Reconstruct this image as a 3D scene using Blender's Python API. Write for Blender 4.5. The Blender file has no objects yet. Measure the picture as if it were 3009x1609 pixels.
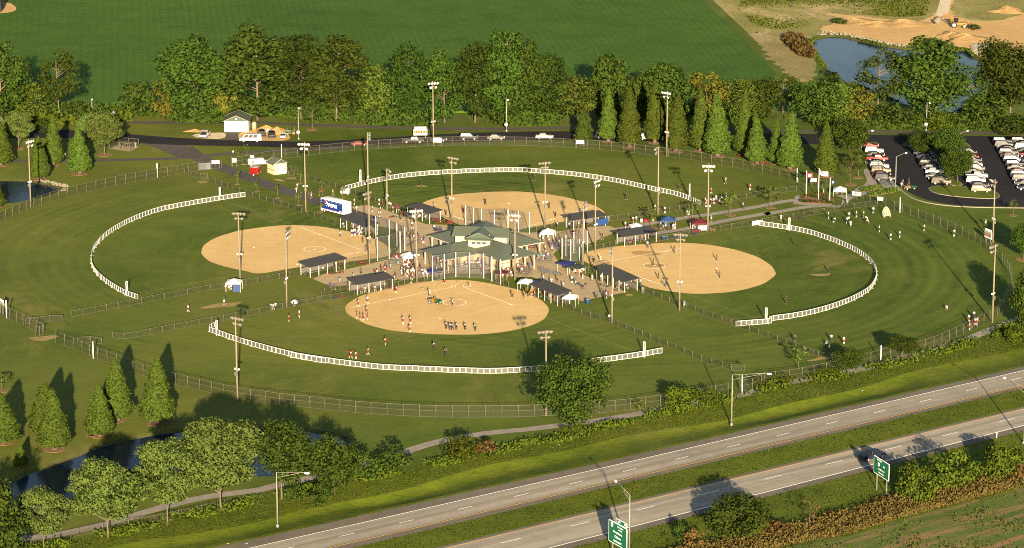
import bpy, bmesh, math, random
import numpy as np
from mathutils import Vector, Matrix
from mathutils.geometry import tessellate_polygon, delaunay_2d_cdt

# ------------------------------------------------------------------ camera, sky, sun, exposure
SC = bpy.context.scene
COL = SC.collection
CAM_H = 180.0                       # helicopter height above the ballpark, metres
FOC = 9330.0 / 3009.0               # focal length / image width
PITCH = math.atan(2514.5 / 9330.0)  # downward tilt

cam_data = bpy.data.cameras.new('camera')
cam_data.sensor_fit = 'HORIZONTAL'; cam_data.sensor_width = 36.0
cam_data.lens = FOC * 36.0
cam_data.clip_start = 1.0; cam_data.clip_end = 20000.0
cam = bpy.data.objects.new('camera', cam_data); COL.objects.link(cam)
cam.location = (0, 0, CAM_H); cam.rotation_euler = (math.pi / 2 - PITCH, 0, 0)
SC.camera = cam

SUN_EL = math.radians(13.6)
SUN_SIDE = math.radians(4.0)        # the sun stands behind the camera, a little to its right
sun_from = Vector((math.sin(SUN_SIDE) * math.cos(SUN_EL), -math.cos(SUN_SIDE) * math.cos(SUN_EL), math.sin(SUN_EL)))
world = bpy.data.worlds.new('World'); SC.world = world; world.use_nodes = True
wn = world.node_tree.nodes; wl = world.node_tree.links
sky = wn.new('ShaderNodeTexSky'); sky.sky_type = 'NISHITA'; sky.sun_disc = False
sky.sun_elevation = SUN_EL
sky.sun_rotation = math.atan2(sun_from.x, sun_from.y)
sky.air_density = 1.0; sky.dust_density = 1.0; sky.ozone_density = 1.0
bgn = wn.get('Background') or wn.new('ShaderNodeBackground')
bgn.inputs['Strength'].default_value = 0.05
wl.new(sky.outputs[0], bgn.inputs['Color'])
sun_data = bpy.data.lights.new('sun', 'SUN'); sun_data.energy = 5.0
sun_data.angle = math.radians(0.53); sun_data.color = (1.0, 0.81, 0.54)
sun = bpy.data.objects.new('sun', sun_data); COL.objects.link(sun)
sun.location = (60, 100, 300)
sun.rotation_euler = sun_from.to_track_quat('Z', 'Y').to_euler()
SC.view_settings.view_transform = 'Standard'; SC.view_settings.look = 'None'
SC.view_settings.gamma = 1.0; SC.view_settings.use_curve_mapping = False
SC.view_settings.exposure = 1.95
SC.cycles.max_bounces = 6; SC.cycles.diffuse_bounces = 2; SC.cycles.glossy_bounces = 2
SC.cycles.transmission_bounces = 3; SC.cycles.transparent_max_bounces = 24
SC.cycles.use_denoising = False
SC.cycles.pixel_filter_type = 'BLACKMAN_HARRIS'; SC.cycles.filter_width = 1.0
SC.cycles.caustics_reflective = False; SC.cycles.caustics_refractive = False

# ------------------------------------------------------------------ survey: where things stand on the ground
# Surveyed points are kept per survey sheet (origin x, origin y, scale); g() gives the point in metres.
SHEET = {'V': (0, 0, 1), 1: (0, 0, .34805), 2: (633.3, 0, .34805), 3: (1266.5, 0, .34805), 4: (1890.4, 0, .34805),
 5: (0, 445, .34805), 6: (633.3, 445, .34805), 7: (1266.5, 445, .34805), 8: (1890.4, 445, .34805),
 9: (0, 890, .35363), 10: (633.3, 890, .35363), 11: (1266.5, 890, .35363), 12: (1890.4, 890, .35363),
 'S1': (753.1, 462.1, .17403), 'S2': (1026.9, 513.5, .17403), 'S3': (1335, 513.5, .17403), 'S4': (838.7, 650.4, .17403),
 'T1': (564.8, 359.4, .13052), 'T2': (547.7, 248.2, .09966), 'T3': (1454.8, 1266.5, .08017), 'T4': (2122.3, 1112.5, .09945),
 'T5': (1985.4, 410.8, .13052), 'T6': (2310.6, 17.1, .10265), 'T7': (1061.2, 650.4, .12427), 'T8': (1591.7, 479.2, .09966)}
def g(sheet, x, y, z=0.0):
    ox, oy, s = SHEET[sheet]
    px = (ox + s * x) / .85577; py = (oy + s * y) / .85577
    u = (px - 1504.5) / 9330.0; v = (py - 804.5) / 9330.0
    c, sn = math.cos(PITCH), math.sin(PITCH)
    dx, dy, dz = u, c - v * sn, -sn - v * c
    t = (CAM_H - z) / -dz
    return Vector((dx * t, dy * t, z))
def metres(sheet, y, n):
    """n survey units measured upright at survey row y -> metres of height"""
    ox, oy, s = SHEET[sheet]
    p = g(sheet, 0, y)
    depth = p.y * math.cos(PITCH) + CAM_H * math.sin(PITCH)
    return n * s / .85577 * depth / 9330.0 / math.cos(PITCH)
def pts(sheet, *xy):
    return [g(sheet, x, y) for x, y in xy]

# ------------------------------------------------------------------ helpers
rng = random.Random(7)
nprng = np.random.default_rng(11)
PI = math.pi
def tag(o, label=None, cat=None, group=None, kind=None):
    if label: o['label'] = label
    if cat: o['category'] = cat
    if group: o['group'] = group
    if kind: o['kind'] = kind
    return o
def link(o, parent=None):
    COL.objects.link(o)
    if parent is not None: o.parent = parent
    return o
def thing(name, label, cat, loc=(0, 0, 0), rz=0.0, group=None, scale=None):
    o = bpy.data.objects.new(name, None); link(o)
    o.empty_display_size = .3
    o.location = loc; o.rotation_euler = (0, 0, rz)
    if scale is not None: o.scale = scale
    return tag(o, label, cat, group)
def put(name, mesh, parent=None, loc=(0, 0, 0), rot=(0, 0, 0), scale=(1, 1, 1)):
    o = bpy.data.objects.new(name, mesh); link(o, parent)
    o.location = loc; o.rotation_euler = rot; o.scale = scale
    return o
def rebase(v, origin): return Vector((v[0] - origin[0], v[1] - origin[1], v[2] - origin[2]))

class MB:
    """collects faces of one part"""
    def __init__(self): self.v = []; self.f = []; self.m = []; self.sm = []
    def add(self, vs, fs, mi=0, smooth=False):
        n = len(self.v); self.v.extend([tuple(p) for p in vs])
        for f in fs: self.f.append(tuple(i + n for i in f)); self.m.append(mi); self.sm.append(smooth)
        return self
    def box(self, c, s, mi=0, rz=0.0, taper=1.0, ry=0.0):
        x, y, z = s[0] / 2, s[1] / 2, s[2] / 2
        vs = [(-x, -y, -z), (x, -y, -z), (x, y, -z), (-x, y, -z), (-x * taper, -y * taper, z), (x * taper, -y * taper, z), (x * taper, y * taper, z), (-x * taper, y * taper, z)]
        R = Matrix.Rotation(rz, 3, 'Z') @ Matrix.Rotation(ry, 3, 'Y'); c = Vector(c)
        return self.add([R @ Vector(p) + c for p in vs], [(3, 2, 1, 0), (4, 5, 6, 7), (0, 1, 5, 4), (1, 2, 6, 5), (2, 3, 7, 6), (3, 0, 4, 7)], mi)
    def tube(self, path, rad, n=6, mi=0, caps=True, smooth=True):
        path = [Vector(p) for p in path]; k = len(path)
        if not hasattr(rad, '__len__'): rad = [rad] * k
        vs = []; fs = []
        up = Vector((0, 0, 1))
        for i, p in enumerate(path):
            d = (path[min(i + 1, k - 1)] - path[max(i - 1, 0)]); d = d.normalized() if d.length > 1e-9 else up
            a = d.cross(up) if abs(d.z) < .95 else d.cross(Vector((0, 1, 0)))
            a.normalize(); b = a.cross(d).normalized()
            for j in range(n):
                t = 2 * PI * j / n
                vs.append(p + a * (math.cos(t) * rad[i]) + b * (math.sin(t) * rad[i]))
        for i in range(k - 1):
            for j in range(n):
                fs.append((i * n + j, i * n + (j + 1) % n, (i + 1) * n + (j + 1) % n, (i + 1) * n + j))
        if caps:
            fs.append(tuple(range(n - 1, -1, -1))); fs.append(tuple(range((k - 1) * n, k * n)))
        return self.add(vs, fs, mi, smooth)
    def lathe(self, prof, n=10, c=(0, 0, 0), mi=0, smooth=True, M=None):
        vs = []; fs = []; k = len(prof); c = Vector(c)
        for r, z in prof:
            for j in range(n):
                t = 2 * PI * j / n; p = Vector((r * math.cos(t), r * math.sin(t), z))
                if M is not None: p = M @ p
                vs.append(p + c)
        for i in range(k - 1):
            for j in range(n):
                fs.append((i * n + j, i * n + (j + 1) % n, (i + 1) * n + (j + 1) % n, (i + 1) * n + j))
        fs.append(tuple(range(n - 1, -1, -1))); fs.append(tuple(range((k - 1) * n, k * n)))
        return self.add(vs, fs, mi, smooth)
    def prism(self, poly, axis, lo, hi, mi=0, sx=1.0):
        """poly of 2-d points extruded along an axis ('x','y','z')"""
        def P(a, b, t):
            return {'x': (t, a, b), 'y': (a, t, b), 'z': (a, b, t)}[axis]
        n = len(poly)
        vs = [P(a, b, lo) for a, b in poly] + [P(a, b, hi) for a, b in poly]
        fs = [tuple(range(n - 1, -1, -1)), tuple(range(n, 2 * n))] + [(i, (i + 1) % n, n + (i + 1) % n, n + i) for i in range(n)]
        return self.add(vs, fs, mi)
    def mesh(self, name, *mats):
        me = bpy.data.meshes.new(name); me.from_pydata(self.v, [], self.f)
        for m in mats: me.materials.append(m)
        me.polygons.foreach_set('material_index', self.m)
        me.polygons.foreach_set('use_smooth', self.sm)
        me.update(); return me
    def fix(self, name, *mats):
        me = self.mesh(name, *mats); bm = bmesh.new(); bm.from_mesh(me)
        bmesh.ops.recalc_face_normals(bm, faces=bm.faces); bm.to_mesh(me); bm.free(); return me
    def build(self, name, mats, parent=None, loc=(0, 0, 0), rz=0.0):
        mats = mats if isinstance(mats, (list, tuple)) else [mats]
        return put(name, self.fix(name, *mats), parent, loc, (0, 0, rz))

# ------------------------------------------------------------------ materials
MATS = {}
def nodes(m): return m.node_tree.nodes, m.node_tree.links, m.node_tree.nodes['Principled BSDF']
def mat(name, col, rough=.7, var=.12, scale=3.0, metal=0.0, spec=.3, bump=0.0, emit=0):
    if name in MATS: return MATS[name]
    m = bpy.data.materials.new(name); m.use_nodes = True; MATS[name] = m
    n, l, b = nodes(m)
    b.inputs['Roughness'].default_value = rough; b.inputs['Metallic'].default_value = metal
    b.inputs['Specular IOR Level'].default_value = spec
    tc = n.new('ShaderNodeTexCoord'); nz = n.new('ShaderNodeTexNoise'); nz.inputs['Scale'].default_value = scale; nz.inputs['Detail'].default_value = 4
    l.new(tc.outputs['Object'], nz.inputs['Vector'])
    mx = n.new('ShaderNodeMix'); mx.data_type = 'RGBA'
    mx.inputs[6].default_value = (*[c * (1 - var) for c in col], 1); mx.inputs[7].default_value = (*[min(1, c * (1 + var)) for c in col], 1)
    l.new(nz.outputs[0], mx.inputs[0]); l.new(mx.outputs[2], b.inputs['Base Color'])
    if bump:
        bp = n.new('ShaderNodeBump'); bp.inputs['Strength'].default_value = bump; bp.inputs['Distance'].default_value = .05
        l.new(nz.outputs[0], bp.inputs['Height']); l.new(bp.outputs[0], b.inputs['Normal'])
    return m
def ramp(n, stops):
    r = n.new('ShaderNodeValToRGB')
    while len(r.color_ramp.elements) < len(stops): r.color_ramp.elements.new(.5)
    for e, (p, c) in zip(r.color_ramp.elements, stops):
        e.position = p; e.color = (*c, 1)
    return r
def noise(n, l, vec, scale, detail=4, rough=.55, dist=0):
    z = n.new('ShaderNodeTexNoise'); z.inputs['Scale'].default_value = scale; z.inputs['Detail'].default_value = detail
    z.inputs['Roughness'].default_value = rough; z.inputs['Distortion'].default_value = dist
    l.new(vec, z.inputs['Vector']); return z.outputs[0]
def mix(n, l, fac, a, b, blend='MIX'):
    m = n.new('ShaderNodeMix'); m.data_type = 'RGBA'; m.blend_type = blend
    for i, s in ((0, fac), (6, a), (7, b)):
        if isinstance(s, (int, float)): m.inputs[i].default_value = s
        elif isinstance(s, tuple): m.inputs[i].default_value = (*s, 1)
        else: l.new(s, m.inputs[i])
    return m.outputs[2]
def math_(n, l, op, a, b=None, clamp=False):
    m = n.new('ShaderNodeMath'); m.operation = op; m.use_clamp = clamp
    for i, s in enumerate((a, b)):
        if s is None: continue
        if isinstance(s, (int, float)): m.inputs[i].default_value = s
        else: l.new(s, m.inputs[i])
    return m.outputs[0]
def maprange(n, l, v, a, b, c=0., d=1.):
    m = n.new('ShaderNodeMapRange'); m.inputs[1].default_value = a; m.inputs[2].default_value = b; m.inputs[3].default_value = c; m.inputs[4].default_value = d
    l.new(v, m.inputs[0]); return m.outputs[0]
def stretch(n, l, vec, sx, sy, sz=1, rz=0.0):
    m = n.new('ShaderNodeMapping'); m.inputs['Scale'].default_value = (sx, sy, sz); m.inputs['Rotation'].default_value = (0, 0, rz)
    l.new(vec, m.inputs['Vector']); return m.outputs[0]
def groundmat(name, lo, hi, patch=None, patch_amt=.5, scales=(.02, .12, 1.2), rough=.95, rings=None, bumpd=.12, stripe=None, warm=None, streak=0):
    """grass or soil: broad tone, mid-size blotches, fine grain; optional worn patches and mowing rings"""
    m = bpy.data.materials.new(name); m.use_nodes = True; MATS[name] = m
    n, l, b = nodes(m); b.inputs['Roughness'].default_value = rough; b.inputs['Specular IOR Level'].default_value = .1
    geo = n.new('ShaderNodeNewGeometry'); P = geo.outputs['Position']
    a = noise(n, l, P, scales[0], 5); c = noise(n, l, P, scales[1], 6, .65); d = noise(n, l, P, scales[2], 5, .7)
    s = math_(n, l, 'ADD', math_(n, l, 'MULTIPLY', a, .35), math_(n, l, 'MULTIPLY', c, .35))
    s = math_(n, l, 'ADD', s, math_(n, l, 'MULTIPLY', d, .3))
    if rings:
        acc = s
        for (cx, cy, per) in rings:
            sub = n.new('ShaderNodeVectorMath'); sub.operation = 'SUBTRACT'; l.new(P, sub.inputs[0]); sub.inputs[1].default_value = (cx, cy, 0)
            ln = n.new('ShaderNodeVectorMath'); ln.operation = 'LENGTH'; l.new(sub.outputs[0], ln.inputs[0])
            w = math_(n, l, 'SINE', math_(n, l, 'MULTIPLY', ln.outputs['Value'], 2 * PI / per))
            brk = noise(n, l, P, .05, 3)
            w = math_(n, l, 'ADD', w, math_(n, l, 'MULTIPLY', math_(n, l, 'SINE', math_(n, l, 'MULTIPLY', ln.outputs['Value'], 2 * PI / (per * 2.7))), .8))
            band_ = math_(n, l, 'MULTIPLY', maprange(n, l, ln.outputs['Value'], 48, 62), maprange(n, l, ln.outputs['Value'], 100, 84))
            acc = math_(n, l, 'ADD', acc, math_(n, l, 'MULTIPLY', math_(n, l, 'MULTIPLY', w, band_), math_(n, l, 'MULTIPLY', maprange(n, l, brk, .35, .65), .055)))
        s = acc
    if streak:
        s = math_(n, l, 'ADD', s, math_(n, l, 'MULTIPLY', math_(n, l, 'SUBTRACT', noise(n, l, stretch(n, l, P, .10, .75, 1, .12), 1.0, 5, .65), .5), streak))
    if stripe:
        ang, per, amt = stripe
        sv = stretch(n, l, P, 1, 1, 1, ang)
        sx = n.new('ShaderNodeSeparateXYZ'); l.new(sv, sx.inputs[0])
        w = math_(n, l, 'SINE', math_(n, l, 'MULTIPLY', sx.outputs[0], 2 * PI / per))
        s = math_(n, l, 'ADD', s, math_(n, l, 'MULTIPLY', math_(n, l, 'MULTIPLY', w, amt), maprange(n, l, noise(n, l, P, .02, 3), .3, .6)))
    r = ramp(n, [(.36, lo), (.64, hi)]); l.new(s, r.inputs[0]); colr = r.outputs[0]
    if warm:
        bn = noise(n, l, P, .011, 4, .6, .4)
        sp = n.new('ShaderNodeSeparateXYZ'); l.new(P, sp.inputs[0])       # the western lawns are drier
        bn = math_(n, l, 'ADD', bn, maprange(n, l, sp.outputs[0], -110, 70, .10, -.07))
        colr = mix(n, l, maprange(n, l, bn, .44, .64, 0, .55), colr, warm)
    if patch:
        pn = noise(n, l, stretch(n, l, P, 1, .6), .035, 8, .7, .6)
        f = maprange(n, l, pn, .62 - .12 * patch_amt, .74 - .06 * patch_amt)
        colr = mix(n, l, math_(n, l, 'MULTIPLY', f, patch_amt, True), colr, patch)
    l.new(colr, b.inputs['Base Color'])
    bp = n.new('ShaderNodeBump'); bp.inputs['Strength'].default_value = .6; bp.inputs['Distance'].default_value = bumpd
    l.new(d, bp.inputs['Height']); l.new(bp.outputs[0], b.inputs['Normal'])
    return m
def wire(name, col, through):
    """woven wire or netting far finer than can be seen: a thin sheet that lets part of the light through"""
    m = bpy.data.materials.new(name); m.use_nodes = True; MATS[name] = m
    n, l, b = nodes(m); b.inputs['Base Color'].default_value = (*col, 1); b.inputs['Roughness'].default_value = .6
    t = n.new('ShaderNodeBsdfTransparent'); x = n.new('ShaderNodeMixShader'); x.inputs[0].default_value = through
    l.new(b.outputs[0], x.inputs[1]); l.new(t.outputs[0], x.inputs[2]); l.new(x.outputs[0], n['Material Output'].inputs[0])
    return m

white = mat('white_paint', (.52, .52, .51), .5, .05)
steel = mat('galvanised_steel', (.105, .096, .08), .5, .15, 2, .0)
darksteel = mat('dark_steel', (.10, .10, .10), .5, .2)
tyre = mat('tyre_rubber', (.018, .018, .018), .85, .2)
rimm = mat('wheel_rim', (.55, .54, .52), .35, .1, 5, .4)
glassm = mat('tinted_glass', (.012, .013, .016), .2, .2, 1, 0, .12)
redlamp = mat('red_lamp', (.14, .008, .006), .3)
lamp = mat('clear_lamp', (.75, .75, .72), .15)
wirem = wire('chain_link', (.026, .023, .014), .84)
netm = wire('backstop_net', (.06, .06, .055), .74)
screenm = wire('fence_screen', (.085, .088, .068), .30)
woodpole = mat('weathered_pole', (.165, .135, .095), .85, .25, 4)
cream = mat('cream_block', (.40, .335, .215), .8, .06, 2)
roofgreen = mat('green_metal_roof', (.066, .078, .055), .6, .16, 1.2, .0, .3)

# ================================================================== SETTING
def smooth(poly, closed=True, step=2.0, it=2):
    """Chaikin-rounded, evenly resampled outline"""
    p = [Vector((q[0], q[1], 0)) for q in poly]
    for _ in range(it):
        o = []; n = len(p)
        rngi = range(n if closed else n - 1)
        if not closed: o.append(p[0])
        for i in rngi:
            a, b = p[i], p[(i + 1) % n]
            o += [a.lerp(b, .25), a.lerp(b, .75)]
        if not closed: o.append(p[-1])
        p = o
    if step: p = resample(p, step, closed)
    return p
def resample(p, step, closed=False):
    p = [Vector((q[0], q[1], 0)) for q in p]
    q = p + [p[0]] if closed else p
    L = [0]
    for a, b in zip(q, q[1:]): L.append(L[-1] + (b - a).length)
    n = max(2, int(round(L[-1] / step))); out = []; j = 0
    for i in range(n if closed else n + 1):
        t = L[-1] * i / n
        while j < len(L) - 2 and L[j + 1] < t: j += 1
        d = L[j + 1] - L[j]
        out.append(q[j].lerp(q[j + 1], (t - L[j]) / d if d > 1e-9 else 0))
    return out
def wobble(p, amp, seed=0):
    r = random.Random(seed); ph = [r.uniform(0, 6.28) for _ in range(4)]
    return [Vector((q.x + amp * (math.sin(q.y * .9 + ph[0]) + .6 * math.sin(q.x * 1.7 + ph[1])) + r.uniform(-amp, amp) * .5,
                    q.y + amp * (math.sin(q.x * .8 + ph[2]) + .6 * math.sin(q.y * 1.5 + ph[3])) + r.uniform(-amp, amp) * .5, 0)) for q in p]
def sheet(name, poly, z, m, parent=None, thick=0.0, kind='structure'):
    v = [Vector((q[0], q[1], 0)) for q in poly]
    tri = tessellate_polygon([v]); n = len(v)
    mb = MB(); mb.add([(q.x, q.y, z) for q in v], [t for t in tri])
    if thick:
        mb.add([(q.x, q.y, z) for q in v] + [(q.x, q.y, z - thick) for q in v], [(i, (i + 1) % n, n + (i + 1) % n, n + i) for i in range(n)])
    me = mb.fix(name, m)
    if sum(p.normal.z * p.area for p in me.polygons) < 0: me.flip_normals()
    o = put(name, me, parent)
    if parent is None: o['kind'] = kind
    return o
def ribbon(name, a, b, z, m, parent=None, kind='structure', crown=0.0):
    mb = MB(); n = len(a)
    mb.add([(q.x, q.y, z) for q in a] + [(q.x, q.y, z) for q in b], [(i, i + 1, n + i + 1, n + i) for i in range(n - 1)])
    me = mb.mesh(name, m)
    if sum(p.normal.z * p.area for p in me.polygons) < 0: me.flip_normals()
    o = put(name, me, parent)
    if parent is None: o['kind'] = kind
    return o
def offset(p, d):
    out = []
    for i, q in enumerate(p):
        t = (p[min(i + 1, len(p) - 1)] - p[max(i - 1, 0)]); t.z = 0; t.normalize()
        out.append(Vector((q.x - t.y * d, q.y + t.x * d, q.z)))
    return out
def strip(name, p, w, z, m, parent=None, kind='structure'):
    return ribbon(name, offset(p, w / 2), offset(p, -w / 2), z, m, parent, kind)
def extend(p, a, b):
    p = list(p); d0 = (p[0] - p[1]).normalized(); d1 = (p[-1] - p[-2]).normalized()
    return ([p[0] + d0 * a] if a else []) + p + ([p[-1] + d1 * b] if b else [])
def fitline(p, step=3.0, deg=2):
    """smooth long curve y(x) through surveyed road points"""
    x = np.array([q.x for q in p]); y = np.array([q.y for q in p]); c = np.polyfit(x, y, deg)
    xs = np.linspace(x.min(), x.max(), max(2, int((x.max() - x.min()) / step)))
    return [Vector((float(a), float(np.polyval(c, a)), 0)) for a in xs]

HOME = {'S': g('V', 1156, 718), 'W': g('V', 915.8, 630.9), 'E': g(7, 690, 620), 'N': g('V', 1262, 590)}
# --- materials of the ground
lawn = groundmat('mown_grass', (.033, .055, .0045), (.083, .111, .0125), (.21, .165, .048), .5,
                 rings=[(HOME['W'].x, HOME['W'].y, 3.1), (HOME['E'].x, HOME['E'].y, 3.3)], scales=(.022, .16, 1.1), warm=(.118, .122, .020))
bean = groundmat('bean_leaves', (.024, .060, .0040), (.052, .104, .0095), (.10, .10, .03), .12, scales=(.012, .08, .7), bumpd=.35, stripe=(PI / 2 - math.atan2(g('V', 1762, 0).y - g('V', 1958, 195).y, g('V', 1762, 0).x - g('V', 1958, 195).x), 2.2, .035))
rough_grass = groundmat('rough_grass', (.11, .115, .028), (.24, .21, .065), (.42, .31, .16), .9, scales=(.03, .12, .8), bumpd=.3)
verge_grass = groundmat('verge_grass', (.036, .060, .003), (.098, .118, .009), (.15, .12, .045), .35, scales=(.05, .2, 1.3), bumpd=.3)
sand = groundmat('sandy_soil', (.36, .22, .085), (.52, .34, .14), (.42, .33, .2), .5, scales=(.05, .3, 2.0), bumpd=.15)
infield_soil = groundmat('infield_soil', (.42, .28, .112), (.54, .372, .162), (.33, .205, .076), .5, scales=(.06, .35, 3.0), bumpd=.03, streak=.25)
damp_soil = groundmat('raked_soil', (.25, .16, .07), (.38, .25, .10), None, 0, scales=(.3, .8, 3.0), bumpd=.05)
asphalt = groundmat('fresh_asphalt', (.010, .010, .012), (.022, .021, .022), (.03, .028, .026), .4, scales=(.05, .3, 2.0), bumpd=.02)
old_asphalt = groundmat('worn_asphalt', (.050, .044, .040), (.085, .076, .068), (.10, .085, .07), .4, scales=(.08, .5, 2.5), bumpd=.02)
concrete = groundmat('concrete_paving', (.28, .21, .118), (.39, .30, .175), (.22, .165, .095), .4, scales=(.08, .4, 2.5), bumpd=.02)
path_stone = groundmat('path_concrete', (.17, .15, .125), (.26, .23, .19), (.13, .11, .09), .4, scales=(.15, .6, 3.0), bumpd=.02)
gravelm = groundmat('pale_gravel', (.38, .30, .2), (.62, .52, .38), None, 0, scales=(.1, .6, 3.0), bumpd=.1)
mulch = groundmat('wood_mulch', (.12, .072, .038), (.21, .13, .07), None, 0, scales=(.5, 2., 8.0), bumpd=.1)
paintw = mat('road_paint_white', (.75, .74, .70), .6, .12, .8)
painty = mat('road_paint_yellow', (.62, .36, .06), .6, .15, .8)
chalk = mat('field_chalk', (.74, .66, .48), .9, .12, 1.5)
bank = groundmat('pond_bank_soil', (.03, .038, .009), (.075, .075, .022), (.15, .115, .055), .45, scales=(.1, .5, 2.0), bumpd=.2)

# --- ponds
def water_mat():
    m = bpy.data.materials.new('pond_water'); m.use_nodes = True; n, l, b = nodes(m)
    b.inputs['Base Color'].default_value = (.010, .018, .028, 1); b.inputs['Roughness'].default_value = .12
    b.inputs['IOR'].default_value = 1.33; b.inputs['Specular IOR Level'].default_value = .09
    geo = n.new('ShaderNodeNewGeometry'); w = noise(n, l, geo.outputs['Position'], 1.3, 3)
    bp = n.new('ShaderNodeBump'); bp.inputs['Strength'].default_value = .5; bp.inputs['Distance'].default_value = .05
    l.new(w, bp.inputs['Height']); l.new(bp.outputs[0], b.inputs['Normal']); return m
waterm = water_mat()
POND = {
 'far': pts(4, (400, 300), (450, 275), (560, 248), (680, 258), (800, 285), (930, 318), (1080, 342), (1250, 352), (1430, 355), (1560, 352), (1600, 390), (1640, 430), (1720, 450), (1800, 520), (1780, 640), (1680, 760), (1500, 815), (1340, 800), (1150, 760), (950, 715), (760, 620), (640, 575), (560, 520), (480, 450), (440, 370)),
 'near': pts(9, (-120, 1010), (0, 935), (130, 850), (270, 800), (420, 745), (520, 710), (640, 655), (760, 620), (930, 580), (1130, 545), (1330, 520), (1500, 490), (1750, 510), (1936, 515)) + pts(10, (110, 520), (300, 510), (450, 530), (620, 565), (700, 590), (720, 640), (600, 690), (480, 740), (330, 830), (150, 880)) + pts(9, (1500, 850), (1250, 905), (900, 1000), (650, 1060), (440, 1110), (250, 1150), (60, 1195), (-120, 1230)),
 'left': pts(5, (-120, 10), (100, 8), (250, 20), (380, 45), (470, 70), (440, 100), (330, 135), (180, 175), (60, 190), (-120, 200)),
}
POND = {k: wobble(smooth(v, True, 2.5), .12, 3) for k, v in POND.items()}
gv = []; ge = []
def ring(p):
    n0 = len(gv); gv.extend([Vector((q[0], q[1])) for q in p]); n = len(p)
    ge.extend([(n0 + i, n0 + (i + 1) % n) for i in range(n)])
# the roadside ditch north of the highway is a real dip, cut out of the ground sheet
_ue = fitline(extend(pts(10, (0, 1320), (960, 1115), (1936, 900)) + pts(11, (1000, 705), (1936, 490)) + pts(12, (970, 305), (1936, 80)), 60, 140), 4.0)
_ue = [q for q in _ue if -95 < q.x < 150]
DITCH_A = offset(_ue, .9)
DITCH_B = [q + (offset(_ue, 8.6 + 1.3 * math.sin(i * .31) + .7 * math.sin(i * .9))[i] - q) for i, q in enumerate(_ue)]
POND['ditch'] = DITCH_A + list(reversed(DITCH_B))
ring([(-5000, -300), (5000, -300), (5000, 9000), (-5000, 9000)])
for p in POND.values(): ring(p)
vv, _, ff, _, _, _ = delaunay_2d_cdt(gv, ge, [], 0, 1e-4)
def inside(pt, poly):
    c = False; j = len(poly) - 1
    for i in range(len(poly)):
        a, b = poly[i], poly[j]
        if (a[1] > pt[1]) != (b[1] > pt[1]) and pt[0] < (b[0] - a[0]) * (pt[1] - a[1]) / (b[1] - a[1]) + a[0]: c = not c
        j = i
    return c
keep = []
for f in ff:
    c = sum((vv[i] for i in f), Vector((0, 0))) / len(f)
    if not any(inside(c, p) for p in POND.values()): keep.append(f)
mb = MB(); mb.add([(p.x, p.y, 0) for p in vv], keep)
me = mb.mesh('ground', lawn)
if me.polygons[0].normal.z < 0: me.flip_normals()
ground = put('ground', me); ground['kind'] = 'structure'
POND.pop('ditch')
for k, p in POND.items():
    c = sum(p, Vector()) / len(p); mb = MB(); n = len(p); vs = []
    for t, z in ((0, 0), (.8, -.35), (2.2, -.9)):
        for i, q in enumerate(p):
            tn = p[(i + 1) % n] - p[i - 1]; nn = Vector((-tn.y, tn.x, 0)).normalized()
            if not inside(q + nn * .3, p): nn = -nn
            vs.append(q + nn * t + Vector((0, 0, z)))
    mb.add(vs, [(r * n + i, r * n + (i + 1) % n, (r + 1) * n + (i + 1) % n, (r + 1) * n + i) for r in (0, 1) for i in range(n)])
    o = put('pond_bank', mb.mesh('pond_bank', bank)); o['kind'] = 'structure'
    x0, x1 = min(q.x for q in p), max(q.x for q in p); y0, y1 = min(q.y for q in p), max(q.y for q in p)
    sheet('pond_water', p, -.42, waterm)

# --- fields far and near
bl = [g('V', 1958, 195), g('V', 1860, 95), g('V', 1762, 0)]
d = (bl[2] - bl[0]).normalized()
beanp = [g('V', -300, 292), g('V', 300, 288), g('V', 900, 290), g('V', 1500, 275), g('V', 1750, 262), g('V', 1900, 225), bl[0], bl[1], bl[2], bl[2] + d * 900, Vector((-2500, 2600, 0)), Vector((-2500, 700, 0))]
sheet('bean_field', beanp, .5, bean, thick=.5)
waste = [bl[0] + Vector((6, -40, 0)), bl[1] + Vector((3, 0, 0)), bl[2] + Vector((3, 0, 0)), bl[2] + d * 900 + Vector((3, 0, 0)), Vector((3500, 2600, 0)), Vector((3500, 800, 0)), g('V', 2700, 240)]
# the waste ground stops short of the water: it is laid as a sheet north and west of the pond
wp = [g(4, -350, 660), g(4, 150, 590), g(4, 420, 590), g(4, 470, 470), g(4, 425, 380), g(4, 385, 300), g(4, 440, 262), g(4, 560, 236), g(4, 690, 246), g(4, 810, 272), g(4, 940, 305), g(4, 1090, 330), g(4, 1250, 340), g(4, 1430, 343), g(4, 1570, 340), g(4, 1625, 385), g(4, 1660, 420), g(4, 1740, 438), g(4, 1830, 500), g(4, 2100, 500)]
sheet('waste_ground', [q for q in wp] + [Vector((3500, 760, 0)), Vector((3500, 2600, 0)), bl[2] + d * 900 + Vector((4, 0, 0)), bl[2] + Vector((4, 0, 0)), bl[1] + Vector((4, 0, 0)), bl[0] + Vector((4, 0, 0))], .02, rough_grass)
sandp = [g(4, 500, 95), g(4, 700, 105), g(4, 900, 130), g(4, 1160, 160), g(4, 1290, 125), g(4, 1340, 90), g(4, 1375, -40), g(4, 1470, -40), g(4, 1430, 110), g(4, 1560, 150), g(4, 1800, 150), g(4, 1990, 90), g(4, 2150, 60), g(4, 2200, 440), g(4, 1830, 470), g(4, 1750, 425), g(4, 1680, 400), g(4, 1620, 345), g(4, 1430, 338), g(4, 1250, 334), g(4, 1090, 325), g(4, 940, 298), g(4, 810, 266), g(4, 690, 240), g(4, 560, 230), g(4, 490, 215), g(4, 520, 185), g(4, 610, 165), g(4, 640, 130)]
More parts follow.
